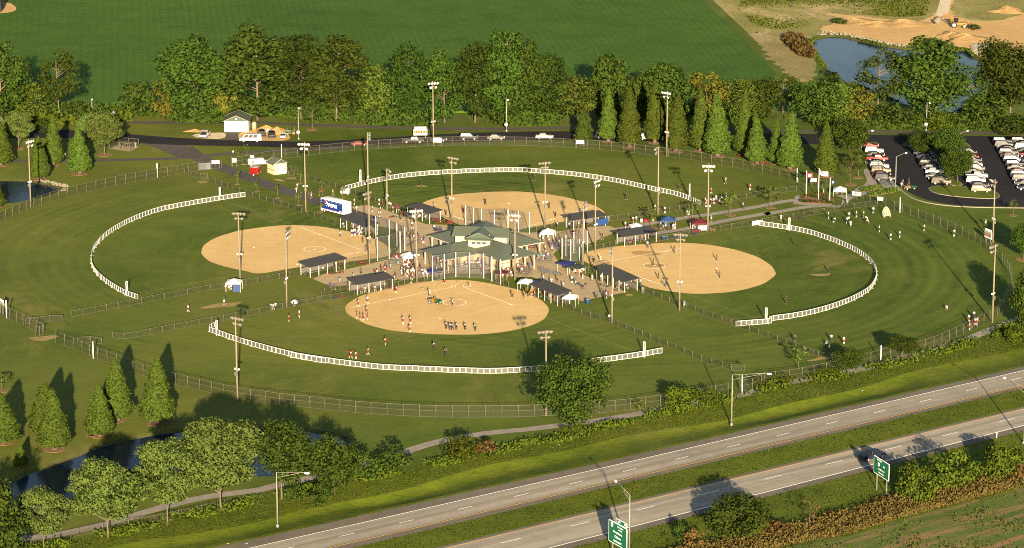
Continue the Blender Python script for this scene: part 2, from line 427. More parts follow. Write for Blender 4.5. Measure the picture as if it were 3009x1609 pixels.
sheet('sand_clearing', wobble(smooth(sandp, True, 2.0, 1), .4, 4), .045, sand)
sheet('gravel_track', smooth([g(4, 1375, -60), g(4, 1450, -60), g(4, 1430, 60), g(4, 1415, 120), g(4, 1320, 118), g(4, 1345, 60)], True, 2, 1), .07, gravelm)
sheet('dry_strip', wobble(smooth([g(4, -30, 215), g(4, 160, 240), g(4, 380, 250), g(4, 400, 330), g(4, 440, 420), g(4, 470, 560), g(4, 330, 590), g(4, 230, 520), g(4, 150, 430), g(4, 60, 320)], True, 1.5, 2), 1.3, 9), .05, groundmat('dry_grass', (.13, .115, .035), (.26, .20, .085), (.38, .30, .17), .8, scales=(.05, .25, 1.0), bumpd=.3))
sheet('bare_patch', smooth([g(1, -40, 40), g(1, 60, 20), g(1, 130, 70), g(1, 90, 100), g(1, -40, 110)], True, 2, 1), .53, sand)

# --- infields
DIRT = {
 'S': pts(6, (668, 950), (690, 990), (760, 1030), (830, 1065), (950, 1100), (1100, 1120), (1300, 1135), (1500, 1140), (1700, 1135), (1850, 1115), (1967, 1090)) + pts(7, (250, 1055), (310, 1010), (332, 960), (310, 920), (250, 875), (150, 830), (90, 808)) + pts(6, (1800, 785), (1700, 765), (1600, 748), (1500, 742), (1350, 745), (1200, 760), (1100, 775), (1000, 800), (900, 825), (780, 860), (735, 885), (690, 915)),
 'W': pts(5, (1450, 545), (1470, 490), (1540, 445), (1650, 405), (1760, 380), (1880, 365)) + pts(6, (150, 352), (300, 345), (450, 352), (600, 372), (740, 400), (870, 440), (970, 485), (1015, 535), (990, 575), (870, 590), (700, 612), (500, 632), (360, 645), (110, 692), (20, 698)) + pts(5, (1780, 680), (1700, 665), (1560, 630), (1480, 590)),
 'E': pts(7, (640, 525), (800, 500), (1000, 484), (1200, 472), (1400, 478), (1600, 505), (1800, 560), (1900, 610), (1960, 670), (1967, 710), (1900, 760), (1800, 800), (1650, 830), (1450, 845), (1300, 840), (1100, 812), (1000, 780), (850, 712), (700, 660), (600, 620), (560, 590), (580, 555)),
 'N': pts(6, (1215, 195), (1300, 155), (1450, 125), (1700, 107), (1900, 102)) + pts(7, (147, 107), (300, 120), (450, 145), (600, 185), (700, 225), (738, 262), (720, 285), (600, 300), (420, 325), (300, 345), (150, 372), (0, 385)) + pts(6, (1750, 395), (1650, 385), (1550, 365), (1450, 325), (1350, 275), (1260, 235)),
}
FOUL = {'S': (g('T7', 1880, 950), g(6, 720, 940)), 'W': (g('S1', 0, 620), g('S1', 0, 1155)), 'E': (g(7, 1480, 478), g(7, 1330, 845)), 'N': (g(6, 1225, 190), g(7, 640, 215))}
FAR = {'S': (g(7, 930, 1255), g(5, 1967, 1062)), 'W': (g(5, 1620, 170), g(5, 1000, 835)), 'E': (g(8, 250, 390), g(7, 1780, 1005)), 'N': (g(6, 700, 80), g(7, 1290, 140))}
CIRC = {'S': g('T7', 663, 880), 'W': g('S1', 219, 945), 'E': g(7, 1088, 640), 'N': g('V', 1275, 545)}
WHERE = {'S': 'near', 'W': 'left', 'E': 'right', 'N': 'far'}
for k, p in DIRT.items():
    inf = sheet('infield', wobble(smooth(p, True, 1.2), .05, 5), .03, infield_soil)
    h = HOME[k]
    for i in (0, 1):
        a = FOUL[k][i]; d = (a - h).normalized()
        L = (a - h).length if k == 'N' else 23.0
        if k != 'N': L = min(L, 24) if k == 'E' else (a - h).length
        strip('chalk_line', resample([h + d * 1.2, h + d * L], 3), .19, .036, chalk, inf)
        f = FAR[k][i]
        strip('outfield_line', resample([h + d * (L + 1), f], 4), .08, .012, mat('faded_line', (.22, .23, .13), .9, .3, .6), inf)
    c = CIRC[k]
    if k != 'N':
        p2 = [c + Vector((2.44 * math.cos(t), 2.44 * math.sin(t), 0)) for t in [2 * PI * j / 48 for j in range(49)]]
        strip('pitching_circle', p2, .18, .036, chalk, inf)
    ax = (c - h).normalized(); sd = Vector((-ax.y, ax.x, 0))
    if k != 'N':
        for s in (-1, 1):
            o = h + sd * (1.3 * s)
            q = [o + ax * 1.2 + sd * .45, o + ax * 1.2 - sd * .45, o - ax * .9 - sd * .45, o - ax * .9 + sd * .45, o + ax * 1.2 + sd * .45]
            strip('batter_box', q, .12, .037, chalk, inf)
    sheet('worn_soil', wobble(smooth([h + ax * a + sd * b for a, b in ((3, 0), (1.5, 2.6), (-1.5, 2.2), (-2.4, 0), (-1.5, -2.4), (1.5, -2.6))], True, .8), .15, 6), .033, damp_soil if k == 'E' else infield_soil, inf)
    for i in (0, 1):
        dd = (FOUL[k][i] - h).normalized(); MB().box((0, 0, 0), (.4, .4, .07), 0).build('base', white, inf, h + dd * 18.3 + Vector((0, 0, .05)))
    d2 = (FOUL[k][0] - h).normalized() + (FOUL[k][1] - h).normalized()
    MB().box((0, 0, 0), (.4, .4, .07), 0).build('base', white, inf, h + d2 * 18.3 + Vector((0, 0, .05)))
    MB().box((0, 0, 0), (.6, .15, .03), 0).build('pitching_plate', white, inf, c + Vector((0, 0, .04)))
sheet('worn_soil', wobble(smooth([CIRC['E'] + Vector(v) for v in ((-3, .6, 0), (0, 1.5, 0), (3.4, .8, 0), (2.6, -.8, 0), (0, -1.4, 0), (-2.6, -.8, 0))], True, .8), .2, 2), .0335, damp_soil, None)
sheet('worn_soil', wobble(smooth(pts(7, (900, 540), (1000, 530), (1120, 545), (1160, 565), (1050, 570), (930, 560)), True, .8), .2, 2), .0335, damp_soil, None)

# --- plaza and walks
plaza = pts(6, (440, 735), (520, 700), (690, 665), (860, 625), (1000, 590), (1060, 520), (1090, 430), (1040, 380), (900, 350), (760, 250), (720, 215), (830, 200), (960, 235), (1110, 290), (1260, 340), (1420, 345), (1550, 390), (1800, 400)) + pts(7, (200, 400), (420, 390), (600, 360), (760, 352), (830, 375), (780, 410), (600, 490), (400, 500), (360, 560), (420, 640), (560, 700), (680, 745), (800, 800), (900, 828), (760, 855), (560, 895), (500, 850), (360, 770), (200, 720), (60, 720)) + pts(6, (1750, 690), (1600, 695), (1480, 690), (1300, 715), (1080, 745), (940, 700), (760, 745), (720, 780), (600, 790), (520, 770))
sheet('plaza', plaza, .02, concrete)
def curb(name, poly, closed=True):
    """concrete kerb ring as a raised step"""
    p = smooth(poly, closed, 2.0, 2)
    if closed: p = p + [p[0]]
    a, b = offset(p, .18), offset(p, -.18); n = len(p); mb = MB()
    mb.add([(q.x, q.y, .14) for q in a] + [(q.x, q.y, .14) for q in b] + [(q.x, q.y, 0) for q in a] + [(q.x, q.y, 0) for q in b],
           [(i, i + 1, n + i + 1, n + i) for i in range(n - 1)] + [(i, i + 1, 2 * n + i + 1, 2 * n + i) for i in range(n - 1)] + [(n + i, n + i + 1, 3 * n + i + 1, 3 * n + i) for i in range(n - 1)])
    o = put(name, mb.fix(name, path_stone)); o['kind'] = 'structure'; return o
# asphalt service walk from the gate down to the plaza
w1 = smooth(pts(1, (1330, 1060), (1420, 1130), (1540, 1185), (1700, 1245), (1900, 1320)) + pts(6, (130, 60), (330, 130), (560, 205), (760, 270)), False, 3)
strip('service_walk', extend(w1, 0, 6), 4.6, .028, old_asphalt)
# park road (fresh asphalt), left to the car park
top = smooth(pts(1, (-200, 925), (430, 935), (560, 942), (900, 965), (1200, 990), (1500, 1005), (1700, 1012), (1967, 1018)) + pts(2, (270, 1022), (500, 1020), (800, 1003), (1100, 985), (1500, 960), (1967, 950)) + pts(3, (150, 948), (600, 948), (1000, 955), (1500, 960)) + pts(4, (0, 962), (400, 968), (850, 975)), False, 4)
bot = smooth(pts(1, (-200, 1000), (430, 995), (560, 1000), (780, 1010), (1010, 1035), (1300, 1048), (1700, 1055), (1967, 1060)) + pts(2, (200, 1066), (500, 1062), (800, 1050), (1100, 1040), (1500, 1028), (1967, 1015)) + pts(3, (150, 1010), (600, 1008), (1000, 1020), (1500, 1025)) + pts(4, (0, 1025), (400, 1040), (850, 1060)), False, 4)
n_ = min(len(top), len(bot))
def even(p, n):
    L = sum((b - a).length for a, b in zip(p, p[1:])); q = resample(p, L / (n - 1)); return (q + [q[-1]] * n)[:n]
ribbon('park_road', even(top, 120), even(bot, 120), .03, asphalt)
sheet('road_fork', smooth(pts(1, (900, 1015), (1010, 1032), (1100, 1055), (1180, 1090), (1270, 1130), (1300, 1150), (1440, 1140), (1540, 1185), (1480, 1120), (1360, 1095), (1330, 1070), (1350, 1050), (1400, 1040), (1250, 1010)), True, 2, 1), .024, old_asphalt)
for i, p in enumerate((pts(1, (-100, 880), (420, 882), (800, 884), (1300, 884), (1967, 884)) + pts(2, (100, 888), (400, 900), (800, 915), (1300, 930), (1967, 930)) + pts(3, (200, 925), (650, 920), (1300, 930)) + pts(4, (0, 940), (700, 950), (1230, 955), (1800, 960), (2300, 965)),
                      pts(1, (-100, 1165), (200, 1160), (470, 1160), (700, 1158), (1000, 1150), (1290, 1142)),
                      pts(1, (1480, 1125), (1600, 1112), (1760, 1100), (1967, 1092)) + pts(2, (60, 1092), (300, 1080), (700, 1068)))):
    strip('asphalt_path', smooth(p, False, 4), (3.2, 2.6, 2.8)[i], .022, old_asphalt)
# car park
lot = pts(4, (700, 962), (870, 975), (1200, 978), (1600, 980), (2300, 990), (2300, 1500)) + pts(8, (2200, 215), (1967, 213), (1700, 212), (1500, 205), (1350, 185), (1230, 155), (1130, 110), (1085, 62), (1040, 48)) + pts(4, (925, 1345), (880, 1280), (850, 1210), (825, 1130), (805, 1080), (780, 1050), (700, 1040))
sheet('car_park', smooth(lot, True, 3, 1), .034, asphalt)
def island(poly, name='grass_island'):
    o = sheet(name, smooth(poly, True, 1.5, 2), .15, lawn, thick=.15); curb('kerb', poly); return o
island(pts(8, (1275, 90), (1290, 70), (1400, 62), (1600, 75), (1740, 95), (1790, 130), (1780, 160), (1600, 152), (1450, 140), (1330, 120)))
island(pts(4, (1085, 1040), (1130, 1025), (1200, 1040), (1300, 1090), (1400, 1200), (1450, 1290), (1530, 1330), (1500, 1350), (1420, 1330), (1380, 1270), (1290, 1150), (1200, 1070), (1110, 1055)))
island(pts(4, (1500, 1050), (1540, 1032), (1570, 1045), (1600, 1120), (1560, 1110), (1530, 1065)))
island(pts(4, (840, 1030), (880, 1022), (920, 1040), (900, 1058), (850, 1050)))
for i in range(10):
    a = g(4, 915 + i * 4, 1306 + i * 5.5); b = g(4, 1015 + i * 5, 1300 + i * 5.5)
    if i % 1 == 0: strip('parking_stripe', [a, b], .14, .04, paintw)
# walks east
strip('concrete_walk', smooth(pts(7, (980, 430), (1160, 395), (1330, 375), (1540, 325), (1750, 288), (1967, 250)) + pts(8, (60, 275), (180, 253), (330, 225), (450, 205), (640, 212)), False, 3), 2.3, .024, path_stone)
strip('concrete_walk', smooth(pts(7, (830, 375), (1000, 345), (1260, 300), (1540, 262), (1750, 228), (1967, 190)) + pts(8, (80, 205), (200, 180), (310, 165)), False, 3), 2.3, .026, path_stone)
sheet('concrete_walk', smooth(pts(8, (300, 195), (315, 130), (350, 128), (640, 215), (660, 150), (590, 130), (700, 130), (760, 75), (850, 55), (900, 50), (880, 85), (960, 80), (1050, 60), (1100, 105), (1000, 100), (850, 118), (740, 150), (660, 190), (640, 220)), True, 2, 0), .03, path_stone)
sheet('concrete_walk', smooth(pts(4, (800, 1230), (840, 1210), (920, 1345), (860, 1350), (800, 1375), (760, 1372), (820, 1330), (835, 1300)), True, 1.5, 1), .038, path_stone)
curb('kerb', pts(8, (1060, 80), (1130, 140), (1230, 180), (1380, 205), (1600, 220), (2000, 224)), False)
# walk by the highway
strip('concrete_path', smooth(pts(9, (-60, 1350), (60, 1325), (180, 1310), (420, 1285), (640, 1235), (750, 1210), (1020, 1130), (1200, 1075), (1480, 1010), (1700, 985), (1936, 955)) + pts(10, (120, 945), (320, 900), (600, 840), (900, 760), (1120, 685), (1240, 645), (1400, 605), (1640, 565), (1936, 535)) + pts(11, (0, 555), (380, 510), (720, 465), (930, 430), (1130, 392), (1400, 350), (1650, 300), (1900, 240)) + pts(12, (0, 255), (200, 215), (430, 170), (640, 135), (800, 105), (900, 80)) + pts(8, (1100, 1300), (1350, 1245), (1500, 1195), (1700, 1115), (1860, 1055), (2100, 960)), False, 3, 3), 2.5, .03, path_stone)
for nm, p in (('worn_patch', pts(5, (200, 1155), (300, 1150), (450, 1140), (410, 1170), (280, 1190))), ('worn_patch', pts(5, (1410, 945), (1560, 915), (1700, 905), (1780, 890), (1700, 930), (1500, 950))), ('worn_patch', pts(5, (1400, 35), (1460, 22), (1520, 30), (1450, 50))),
              ('worn_patch', pts('T1', (900, 690), (1100, 680), (1200, 745), (1050, 735))), ('worn_patch', pts('T1', (1150, 680), (1400, 650), (1420, 690), (1250, 705))), ('worn_patch', pts('S1', (820, 330), (1000, 370), (1060, 420), (900, 420))), ('worn_patch', pts(8, (380, 1330), (480, 1300), (600, 1295), (590, 1310), (450, 1330))), ('worn_patch', pts(8, (400, 705), (500, 695), (610, 700), (520, 715))), ('worn_patch', pts(6, (1170, 65), (1240, 55), (1290, 65), (1230, 75))), ('worn_patch', pts('S3', (1340, 1310), (1430, 1290), (1500, 1310), (1420, 1335))), ('worn_patch', pts(9, (1020, 1290), (1200, 1240), (1400, 1180), (1500, 1150), (1460, 1200), (1250, 1260)))):
    sheet(nm, wobble(smooth(p, True, 1.0), .25, 8), .014, MATS.get('worn_grass') or groundmat('worn_grass', (.17, .13, .045), (.30, .215, .09), (.10, .10, .03), .8, scales=(.2, .6, 2.0), bumpd=.1))

# --- highway: two carriageways, each with edge lines and lane dashes
def road_curve(*groups):
    p = []
    for sh, xy in groups: p += pts(sh, *xy)
    return fitline(extend(p, 60, 140), 4.0)
hw = {
 'u_edge': road_curve((10, ((0, 1320), (960, 1115), (1936, 900))), (11, ((1000, 705), (1936, 490))), (12, ((970, 305), (1936, 80)))),
 'u_white': road_curve((10, ((0, 1377), (968, 1160), (1936, 940))), (11, ((968, 750), (1936, 525))), (12, ((968, 345), (1936, 115)))),
 'u_dash': road_curve((10, ((685, 1284), (1112, 1188), (1518, 1094))), (11, ((125, 1003), (520, 913), (900, 823), (1273, 738), (1640, 652))), (12, ((235, 568), (575, 488), (908, 410), (1235, 334), (1552, 256)))),
 'u_yellow': road_curve((10, ((560, 1377), (1936, 1060))), (11, ((968, 866), (1936, 640))), (12, ((968, 452), (1936, 220)))),
 'u_inner': road_curve((10, ((700, 1385), (1936, 1092))), (11, ((968, 890), (1936, 662))), (12, ((968, 474), (1936, 245)))),
 'l_inner': road_curve((11, ((0, 1262), (968, 1031), (1936, 800))), (12, ((968, 606), (1936, 372)))),
 'l_yellow': road_curve((11, ((0, 1285), (968, 1054), (1936, 822))), (12, ((968, 625), (1936, 390)))),
 'l_dash': road_curve((10, ((1815, 1333),)), (11, ((530, 1212), (1015, 1097), (1475, 985), (1915, 878))), (12, ((190, 868), (640, 757), (1050, 658), (1480, 552), (1890, 450)))),
 'l_white': road_curve((11, ((330, 1377), (1133, 1168), (1936, 960))), (12, ((968, 762), (1936, 510)))),
 'l_edge': road_curve((11, ((480, 1385), (1936, 1004))), (12, ((430, 930), (860, 815), (1936, 545)))),
}
def across(a, b, n=140):
    x0 = max(a[0].x, b[0].x) ; x1 = min(a[-1].x, b[-1].x)
    def samp(c):
        xs = [q.x for q in c]; ys = [q.y for q in c]; X = np.linspace(c[0].x, c[-1].x, n)
        return [Vector((float(x), float(np.interp(x, xs, ys)), 0)) for x in X]
    return samp(a), samp(b)
ROAD_DIR = math.atan2((g(12, 1936, 115) - g(10, 0, 1377)).y, (g(12, 1936, 115) - g(10, 0, 1377)).x)
def road_mat():
    m = groundmat('highway_concrete', (.24, .208, .16), (.335, .295, .232), (.11, .10, .09), .5, scales=(.05, .4, 2.2), bumpd=.015)
    n, l, b = nodes(m)
    geo = n.new('ShaderNodeNewGeometry')
    tone_in = b.inputs['Base Color'].links[0].from_socket
    v = stretch(n, l, geo.outputs['Position'], 1, 1, 1, -ROAD_DIR)
    s = n.new('ShaderNodeSeparateXYZ'); l.new(v, s.inputs[0])
    streak = noise(n, l, stretch(n, l, v, .012, .55), 1.0, 5)
    l.new(mix(n, l, maprange(n, l, streak, .38, .68, 0, .8), tone_in, (.14, .125, .10)), b.inputs['Base Color']); return m
roadm = road_mat()
shoulderm = groundmat('road_shoulder_asphalt', (.095, .08, .06), (.15, .128, .10), (.08, .07, .06), .4, scales=(.08, .5, 2.5), bumpd=.02)
for u, e0, e1, wl_, yl, ds in (('upper', 'u_edge', 'u_inner', 'u_white', 'u_yellow', 'u_dash'), ('lower', 'l_inner', 'l_edge', 'l_white', 'l_yellow', 'l_dash')):
    a, b = across(hw[e0], hw[e1]); ribbon('road_shoulder', a, b, .03, shoulderm)
    a, b = across(hw[yl], hw[wl_]); r = ribbon('carriageway', offset(a, .4), offset(b, -.2), .045, roadm)
    strip('edge_line', hw[wl_], .2, .055, paintw, r); strip('edge_line', hw[yl], .17, .055, painty, r)
    dline = resample(hw[ds], .25)
    # a 3 m dash every period, with the surveyed phase
    ref = g(11, 520, 913) if u == 'upper' else g(11, 1015, 1097)
    nxt = g(11, 900, 823) if u == 'upper' else g(11, 1475, 985)
    per = (nxt - ref).length; i0 = min(range(len(dline)), key=lambda i: (dline[i] - ref).length)
    k = int(per / .25); L = int(per * .31 / .25)
    for j in range(-60, 60):
        s = i0 - L // 2 + int(j * per / .25)
        if 0 <= s and s + L < len(dline): strip('lane_dash', dline[s:s + L + 1:4], .17, .056, paintw, r)
a, b = across(hw['u_inner'], hw['l_inner']); ribbon('median_grass', a, b, .018, verge_grass)
# rough verge between the path and the highway, and on its near side
vu = [g(9, -100, 1420), g(9, 300, 1360), g(9, 700, 1290), g(9, 1250, 1160), g(9, 1500, 1110), g(10, 0, 1035), g(10, 500, 930), g(10, 1150, 800), g(10, 1700, 690), g(11, 0, 660), g(11, 480, 575), g(11, 800, 480), g(11, 1150, 405), g(11, 1600, 305), g(12, 60, 235), g(12, 400, 185), g(12, 900, 85), g(8, 1200, 1290), g(8, 1500, 1210), g(8, 1860, 1080), g(8, 2300, 930)]
ue = [q for q in hw['u_edge'] if True]
def verge_poly(topl, curve):
    x0, x1 = topl[0].x, topl[-1].x
    return topl + [q for q in reversed(curve) if x0 - 30 < q.x < x1 + 30]
VERGE_U = verge_poly(vu, DITCH_B); sheet('verge', VERGE_U, .016, verge_grass)
mb = MB(); n_ = len(DITCH_A); prof = ((0, 0), (.2, -.26), (.42, -.55), (.58, -.66), (.72, -.56), (.87, -.28), (1, .0)); vs = []; dr = random.Random(4)
for t, z in prof: vs += [DITCH_A[i].lerp(DITCH_B[i], t) + Vector((0, 0, z * (.8 + .35 * math.sin(i * .37) + .2 * math.sin(i * 1.1)) + (dr.uniform(-.07, .07) if 0 < t < 1 else .01))) for i in range(n_)]
mb.add(vs, [(r * n_ + i, r * n_ + i + 1, (r + 1) * n_ + i + 1, (r + 1) * n_ + i) for r in range(len(prof) - 1) for i in range(n_ - 1)], 0, True)
o = put('ditch', mb.fix('ditch', verge_grass)); o['kind'] = 'structure'
if sum(p.normal.z * p.area for p in o.data.polygons) < 0: o.data.flip_normals()
ribbon('verge', offset(_ue, -.1), DITCH_A, .012, verge_grass)
cropedge = [g(12, -500, 1560), g(12, 200, 1385), g(12, 700, 1290), g(12, 1100, 1165), g(12, 1936, 950), g(12, 2400, 830)]
VERGE_L = [q for q in hw['l_edge'] if -40 < q.x < 140] + list(reversed(cropedge)); sheet('verge', VERGE_L, .017, verge_grass)
def crop_mat():
    m = groundmat('stubble_rows', (.045, .075, .014), (.10, .125, .03), None, 0, scales=(.06, .3, 1.6), bumpd=.3)
    n, l, b = nodes(m); tone_in = b.inputs['Base Color'].links[0].from_socket
    geo = n.new('ShaderNodeNewGeometry'); v = stretch(n, l, geo.outputs['Position'], 1, 1, 1, -.66)
    st = noise(n, l, stretch(n, l, v, .035, .32), 1.0, 5, .6, .4); f = maprange(n, l, st, .47, .6)
    l.new(mix(n, l, f, tone_in, (.20, .125, .06)), b.inputs['Base Color']); return m
sheet('crop_field', cropedge + [Vector((260, 300, 0)), Vector((-30, 300, 0))], .03, crop_mat())

# ================================================================== TREES
def leafmat(name, lo, hi, trans=.14, tone_in=.22):  # last argument: share of leaves tinted dark to imitate shaded crown gaps
    m = bpy.data.materials.new(name); m.use_nodes = True; MATS[name] = m
    n, l, b = nodes(m); b.inputs['Roughness'].default_value = .8; b.inputs['Specular IOR Level'].default_value = .04
    geo = n.new('ShaderNodeNewGeometry'); oi = n.new('ShaderNodeObjectInfo')
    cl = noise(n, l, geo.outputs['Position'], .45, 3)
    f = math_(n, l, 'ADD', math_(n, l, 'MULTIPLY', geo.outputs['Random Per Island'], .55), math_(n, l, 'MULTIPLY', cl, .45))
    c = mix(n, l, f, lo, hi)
    c = mix(n, l, maprange(n, l, geo.outputs['Random Per Island'], tone_in - .03, tone_in + .01, 1, 0), c, tuple(q * .28 for q in lo))   # random leaves coloured near black, painting shaded gaps into the crown
    hs = n.new('ShaderNodeHueSaturation'); l.new(c, hs.inputs['Color'])
    l.new(maprange(n, l, oi.outputs['Random'], 0, 1, .478, .514), hs.inputs['Hue']); l.new(maprange(n, l, oi.outputs['Random'], 0, 1, .72, 1.25), hs.inputs['Value'])
    l.new(hs.outputs[0], b.inputs['Base Color'])
    t = n.new('ShaderNodeBsdfTranslucent'); l.new(hs.outputs[0], t.inputs['Color'])
    x = n.new('ShaderNodeMixShader'); x.inputs[0].default_value = trans
    l.new(b.outputs[0], x.inputs[1]); l.new(t.outputs[0], x.inputs[2]); l.new(x.outputs[0], n['Material Output'].inputs[0])
    return m
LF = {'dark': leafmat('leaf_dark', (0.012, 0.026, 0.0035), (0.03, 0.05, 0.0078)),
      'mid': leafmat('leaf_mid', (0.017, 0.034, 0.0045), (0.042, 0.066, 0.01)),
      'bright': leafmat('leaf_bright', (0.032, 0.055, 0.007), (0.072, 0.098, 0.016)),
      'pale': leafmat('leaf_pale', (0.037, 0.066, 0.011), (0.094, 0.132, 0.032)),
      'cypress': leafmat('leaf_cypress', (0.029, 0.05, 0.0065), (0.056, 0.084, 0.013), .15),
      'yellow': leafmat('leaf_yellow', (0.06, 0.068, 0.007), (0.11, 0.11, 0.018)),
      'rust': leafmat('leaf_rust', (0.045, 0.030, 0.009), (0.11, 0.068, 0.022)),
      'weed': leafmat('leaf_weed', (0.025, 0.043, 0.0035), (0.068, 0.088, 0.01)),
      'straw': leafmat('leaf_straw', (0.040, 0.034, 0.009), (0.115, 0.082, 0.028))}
bark = mat('bark', (.050, .038, .026), .95, .35, 3, bump=.5)
palebark = mat('pale_bark', (.095, .075, .05), .9, .3, 3, bump=.4)

def cards(name, P, N, S, m, elong=1.6):
    """rhombic leaf sprays: centres P, facing N, size S"""
    k = len(P); r = nprng.normal(size=(k, 3)); N = N / np.linalg.norm(N, axis=1, keepdims=True)
    a = np.cross(N, r); a /= np.linalg.norm(a, axis=1, keepdims=True) + 1e-9; b = np.cross(N, a)
    S = S[:, None]
    V = np.empty((k, 4, 3), np.float32)
    V[:, 0] = P + a * S * elong * .5; V[:, 1] = P + b * S * .5 + N * S * .08; V[:, 2] = P - a * S * elong * .5; V[:, 3] = P - b * S * .5 + N * S * .08
    me = bpy.data.meshes.new(name); me.vertices.add(k * 4); me.vertices.foreach_set('co', V.reshape(-1))
    me.loops.add(k * 4); me.loops.foreach_set('vertex_index', np.arange(k * 4, dtype=np.int32))
    me.polygons.add(k); me.polygons.foreach_set('loop_start', np.arange(k, dtype=np.int32) * 4); me.polygons.foreach_set('loop_total', np.full(k, 4, np.int32))
    me.materials.append(m); me.update(); me.validate(); return me
def unit(k):
    d = nprng.normal(size=(k, 3)); return d / np.linalg.norm(d, axis=1, keepdims=True)
def crown_mesh(name, clumps, m, leaf, dens, up=.25, squash=.75):
    """clumps: (x,y,z,r); leaves sit through the outer shell of each clump"""
    Ps, Ns, Ss = [], [], []
    for (x, y, z, r) in clumps:
        k = max(6, int(dens * r * r / (leaf * leaf)))
        d = unit(k); rad = r * (nprng.random(k) ** .38)[:, None]
        p = d * rad * np.array([1, 1, squash]) + np.array([x, y, z])
        nrm = d + nprng.normal(size=(k, 3)) * .55 + np.array([0, 0, up])
        Ps.append(p); Ns.append(nrm); Ss.append(leaf * nprng.uniform(.6, 1.35, k))
    return cards(name, np.concatenate(Ps), np.concatenate(Ns), np.concatenate(Ss), m)
def trunk_mesh(name, h, r, limbs, m, lean=0.0, base_flare=1.5):
    mb = MB(); k = 7
    path = [(lean * (i / k) ** 2 + .12 * r * math.sin(i * 2.1), .15 * r * math.sin(i * 1.3 + 1), h * i / k) for i in range(k + 1)]
    mb.tube(path, [r * base_flare if i == 0 else r * (1 - .82 * i / k) for i in range(k + 1)], 8)
    for (z0, tip, rr) in limbs:
        t = z0 / h; i = t * k; a = Vector(path[int(min(i, k - 1))]).lerp(Vector(path[int(min(i, k - 1)) + 1]), i - int(i) if i < k else 1)
        b = Vector(tip); mid = a.lerp(b, .5) + Vector((0, 0, -.06 * (b - a).length))
        mb.tube([a, a.lerp(mid, .6), mid, b], [rr, rr * .75, rr * .55, rr * .2], 5, caps=False)
    return mb.mesh(name, m)

TREE = {}   # kind -> list of (trunk mesh, crown mesh, nominal height, nominal width)
def broad(kind, seed, h, w, leaf, m, nclump, lift=.22, open_=.0, bk=None, tallness=.5, layered=False, dens=4.6):
    r = random.Random(seed); cl = []; limbs = []
    z0 = h * lift; zc = z0 + (h - z0) * tallness; rz = (h - z0) * .5; rx = w * .5
    for i in range(nclump):
        for _ in range(40):
            d = Vector((r.gauss(0, 1), r.gauss(0, 1), r.gauss(0, 1))).normalized(); q = r.uniform(.35, 1) ** .5
            x, y, z = d.x * rx * q * .84, d.y * rx * q * .84, zc + d.z * rz * q * .86
            f = (z - z0) / (h - z0)
            wmax = rx * (1 - max(0, f - .45) ** 1.7 * 1.5) * (.62 + .38 * min(1, f / .3))
            if math.hypot(x, y) <= wmax * .98: break
        cr = rx * r.uniform(.29, .48) * (1 - .35 * open_)
        cl.append((x, y, z, cr))
        if i % 2 == 0: limbs.append((max(.15 * h, min(.86 * h, z - .45 * math.hypot(x, y) - .04 * h)), (x * .85, y * .85, z), .014 * h * r.uniform(.3, .6)))
    if layered: cl = [(x, y, z, c * .78) for x, y, z, c in cl]
    cm = crown_mesh('crown_' + kind, cl, m, leaf, dens * (1 - .45 * open_), up=.5 if layered else .25, squash=.42 if layered else .72)
    tm = trunk_mesh('trunk_' + kind, h * .86, .011 * h, limbs, bk or bark)
    TREE.setdefault(kind, []).append((tm, cm, h, w))
def conifer(kind, seed, h, w, leaf, m, dens=1.0, sparse=False):
    r = random.Random(seed); n = int(30000 * dens)
    t = nprng.random(n) ** .62                              # more foliage low down
    f = 1 - t; z = h * (.09 + .91 * (1 - t))
    wob = 1 + .09 * np.sin(5 * (z / h) * 6 + seed) + .07 * nprng.normal(size=n)
    ang = nprng.random(n) * 2 * PI
    lobes = 1 + .10 * np.sin(ang * 5 + z * 1.7 + seed) + .08 * np.sin(ang * 9 - z * 2.3)
    prof = np.clip(t, 0, 1) ** .74; prof = np.where(t > .9, prof * (1 - (t - .9) * 3.2), prof)
    rad = w * .5 * prof * wob * lobes * (nprng.random(n) ** (.16 if not sparse else .4))
    P = np.stack([rad * np.cos(ang), rad * np.sin(ang), z], 1)
    N = np.stack([np.cos(ang), np.sin(ang), np.full(n, .35)], 1) + nprng.normal(size=(n, 3)) * .55
    cm = cards('crown_' + kind, P, N, leaf * nprng.uniform(.6, 1.4, n), m, 1.9)
    limbs = [(h * (.12 + .07 * i), (w * .33 * math.cos(i * 2.4), w * .33 * math.sin(i * 2.4), h * (.14 + .07 * i)), .03) for i in range(10)]
    TREE.setdefault(kind, []).append((trunk_mesh('trunk_' + kind, h * .96, .02 * h + .06, limbs, palebark, base_flare=1.9), cm, h, w))
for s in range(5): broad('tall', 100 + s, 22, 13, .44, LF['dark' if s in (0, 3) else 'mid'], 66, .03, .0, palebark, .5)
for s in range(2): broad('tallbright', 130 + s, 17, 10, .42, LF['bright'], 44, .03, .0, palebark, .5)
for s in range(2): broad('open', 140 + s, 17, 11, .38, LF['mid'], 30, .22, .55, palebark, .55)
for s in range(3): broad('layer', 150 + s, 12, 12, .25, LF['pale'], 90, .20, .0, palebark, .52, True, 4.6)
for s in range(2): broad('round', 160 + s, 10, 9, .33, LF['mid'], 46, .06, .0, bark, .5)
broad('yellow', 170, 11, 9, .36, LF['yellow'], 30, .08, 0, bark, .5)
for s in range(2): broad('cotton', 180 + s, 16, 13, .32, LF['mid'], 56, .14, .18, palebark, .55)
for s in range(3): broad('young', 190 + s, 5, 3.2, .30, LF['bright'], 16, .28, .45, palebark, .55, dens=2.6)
for s in range(3): broad('shrub', 200 + s, 4, 5.6, .21, LF['weed'], 22, .02, .1, bark, .45)
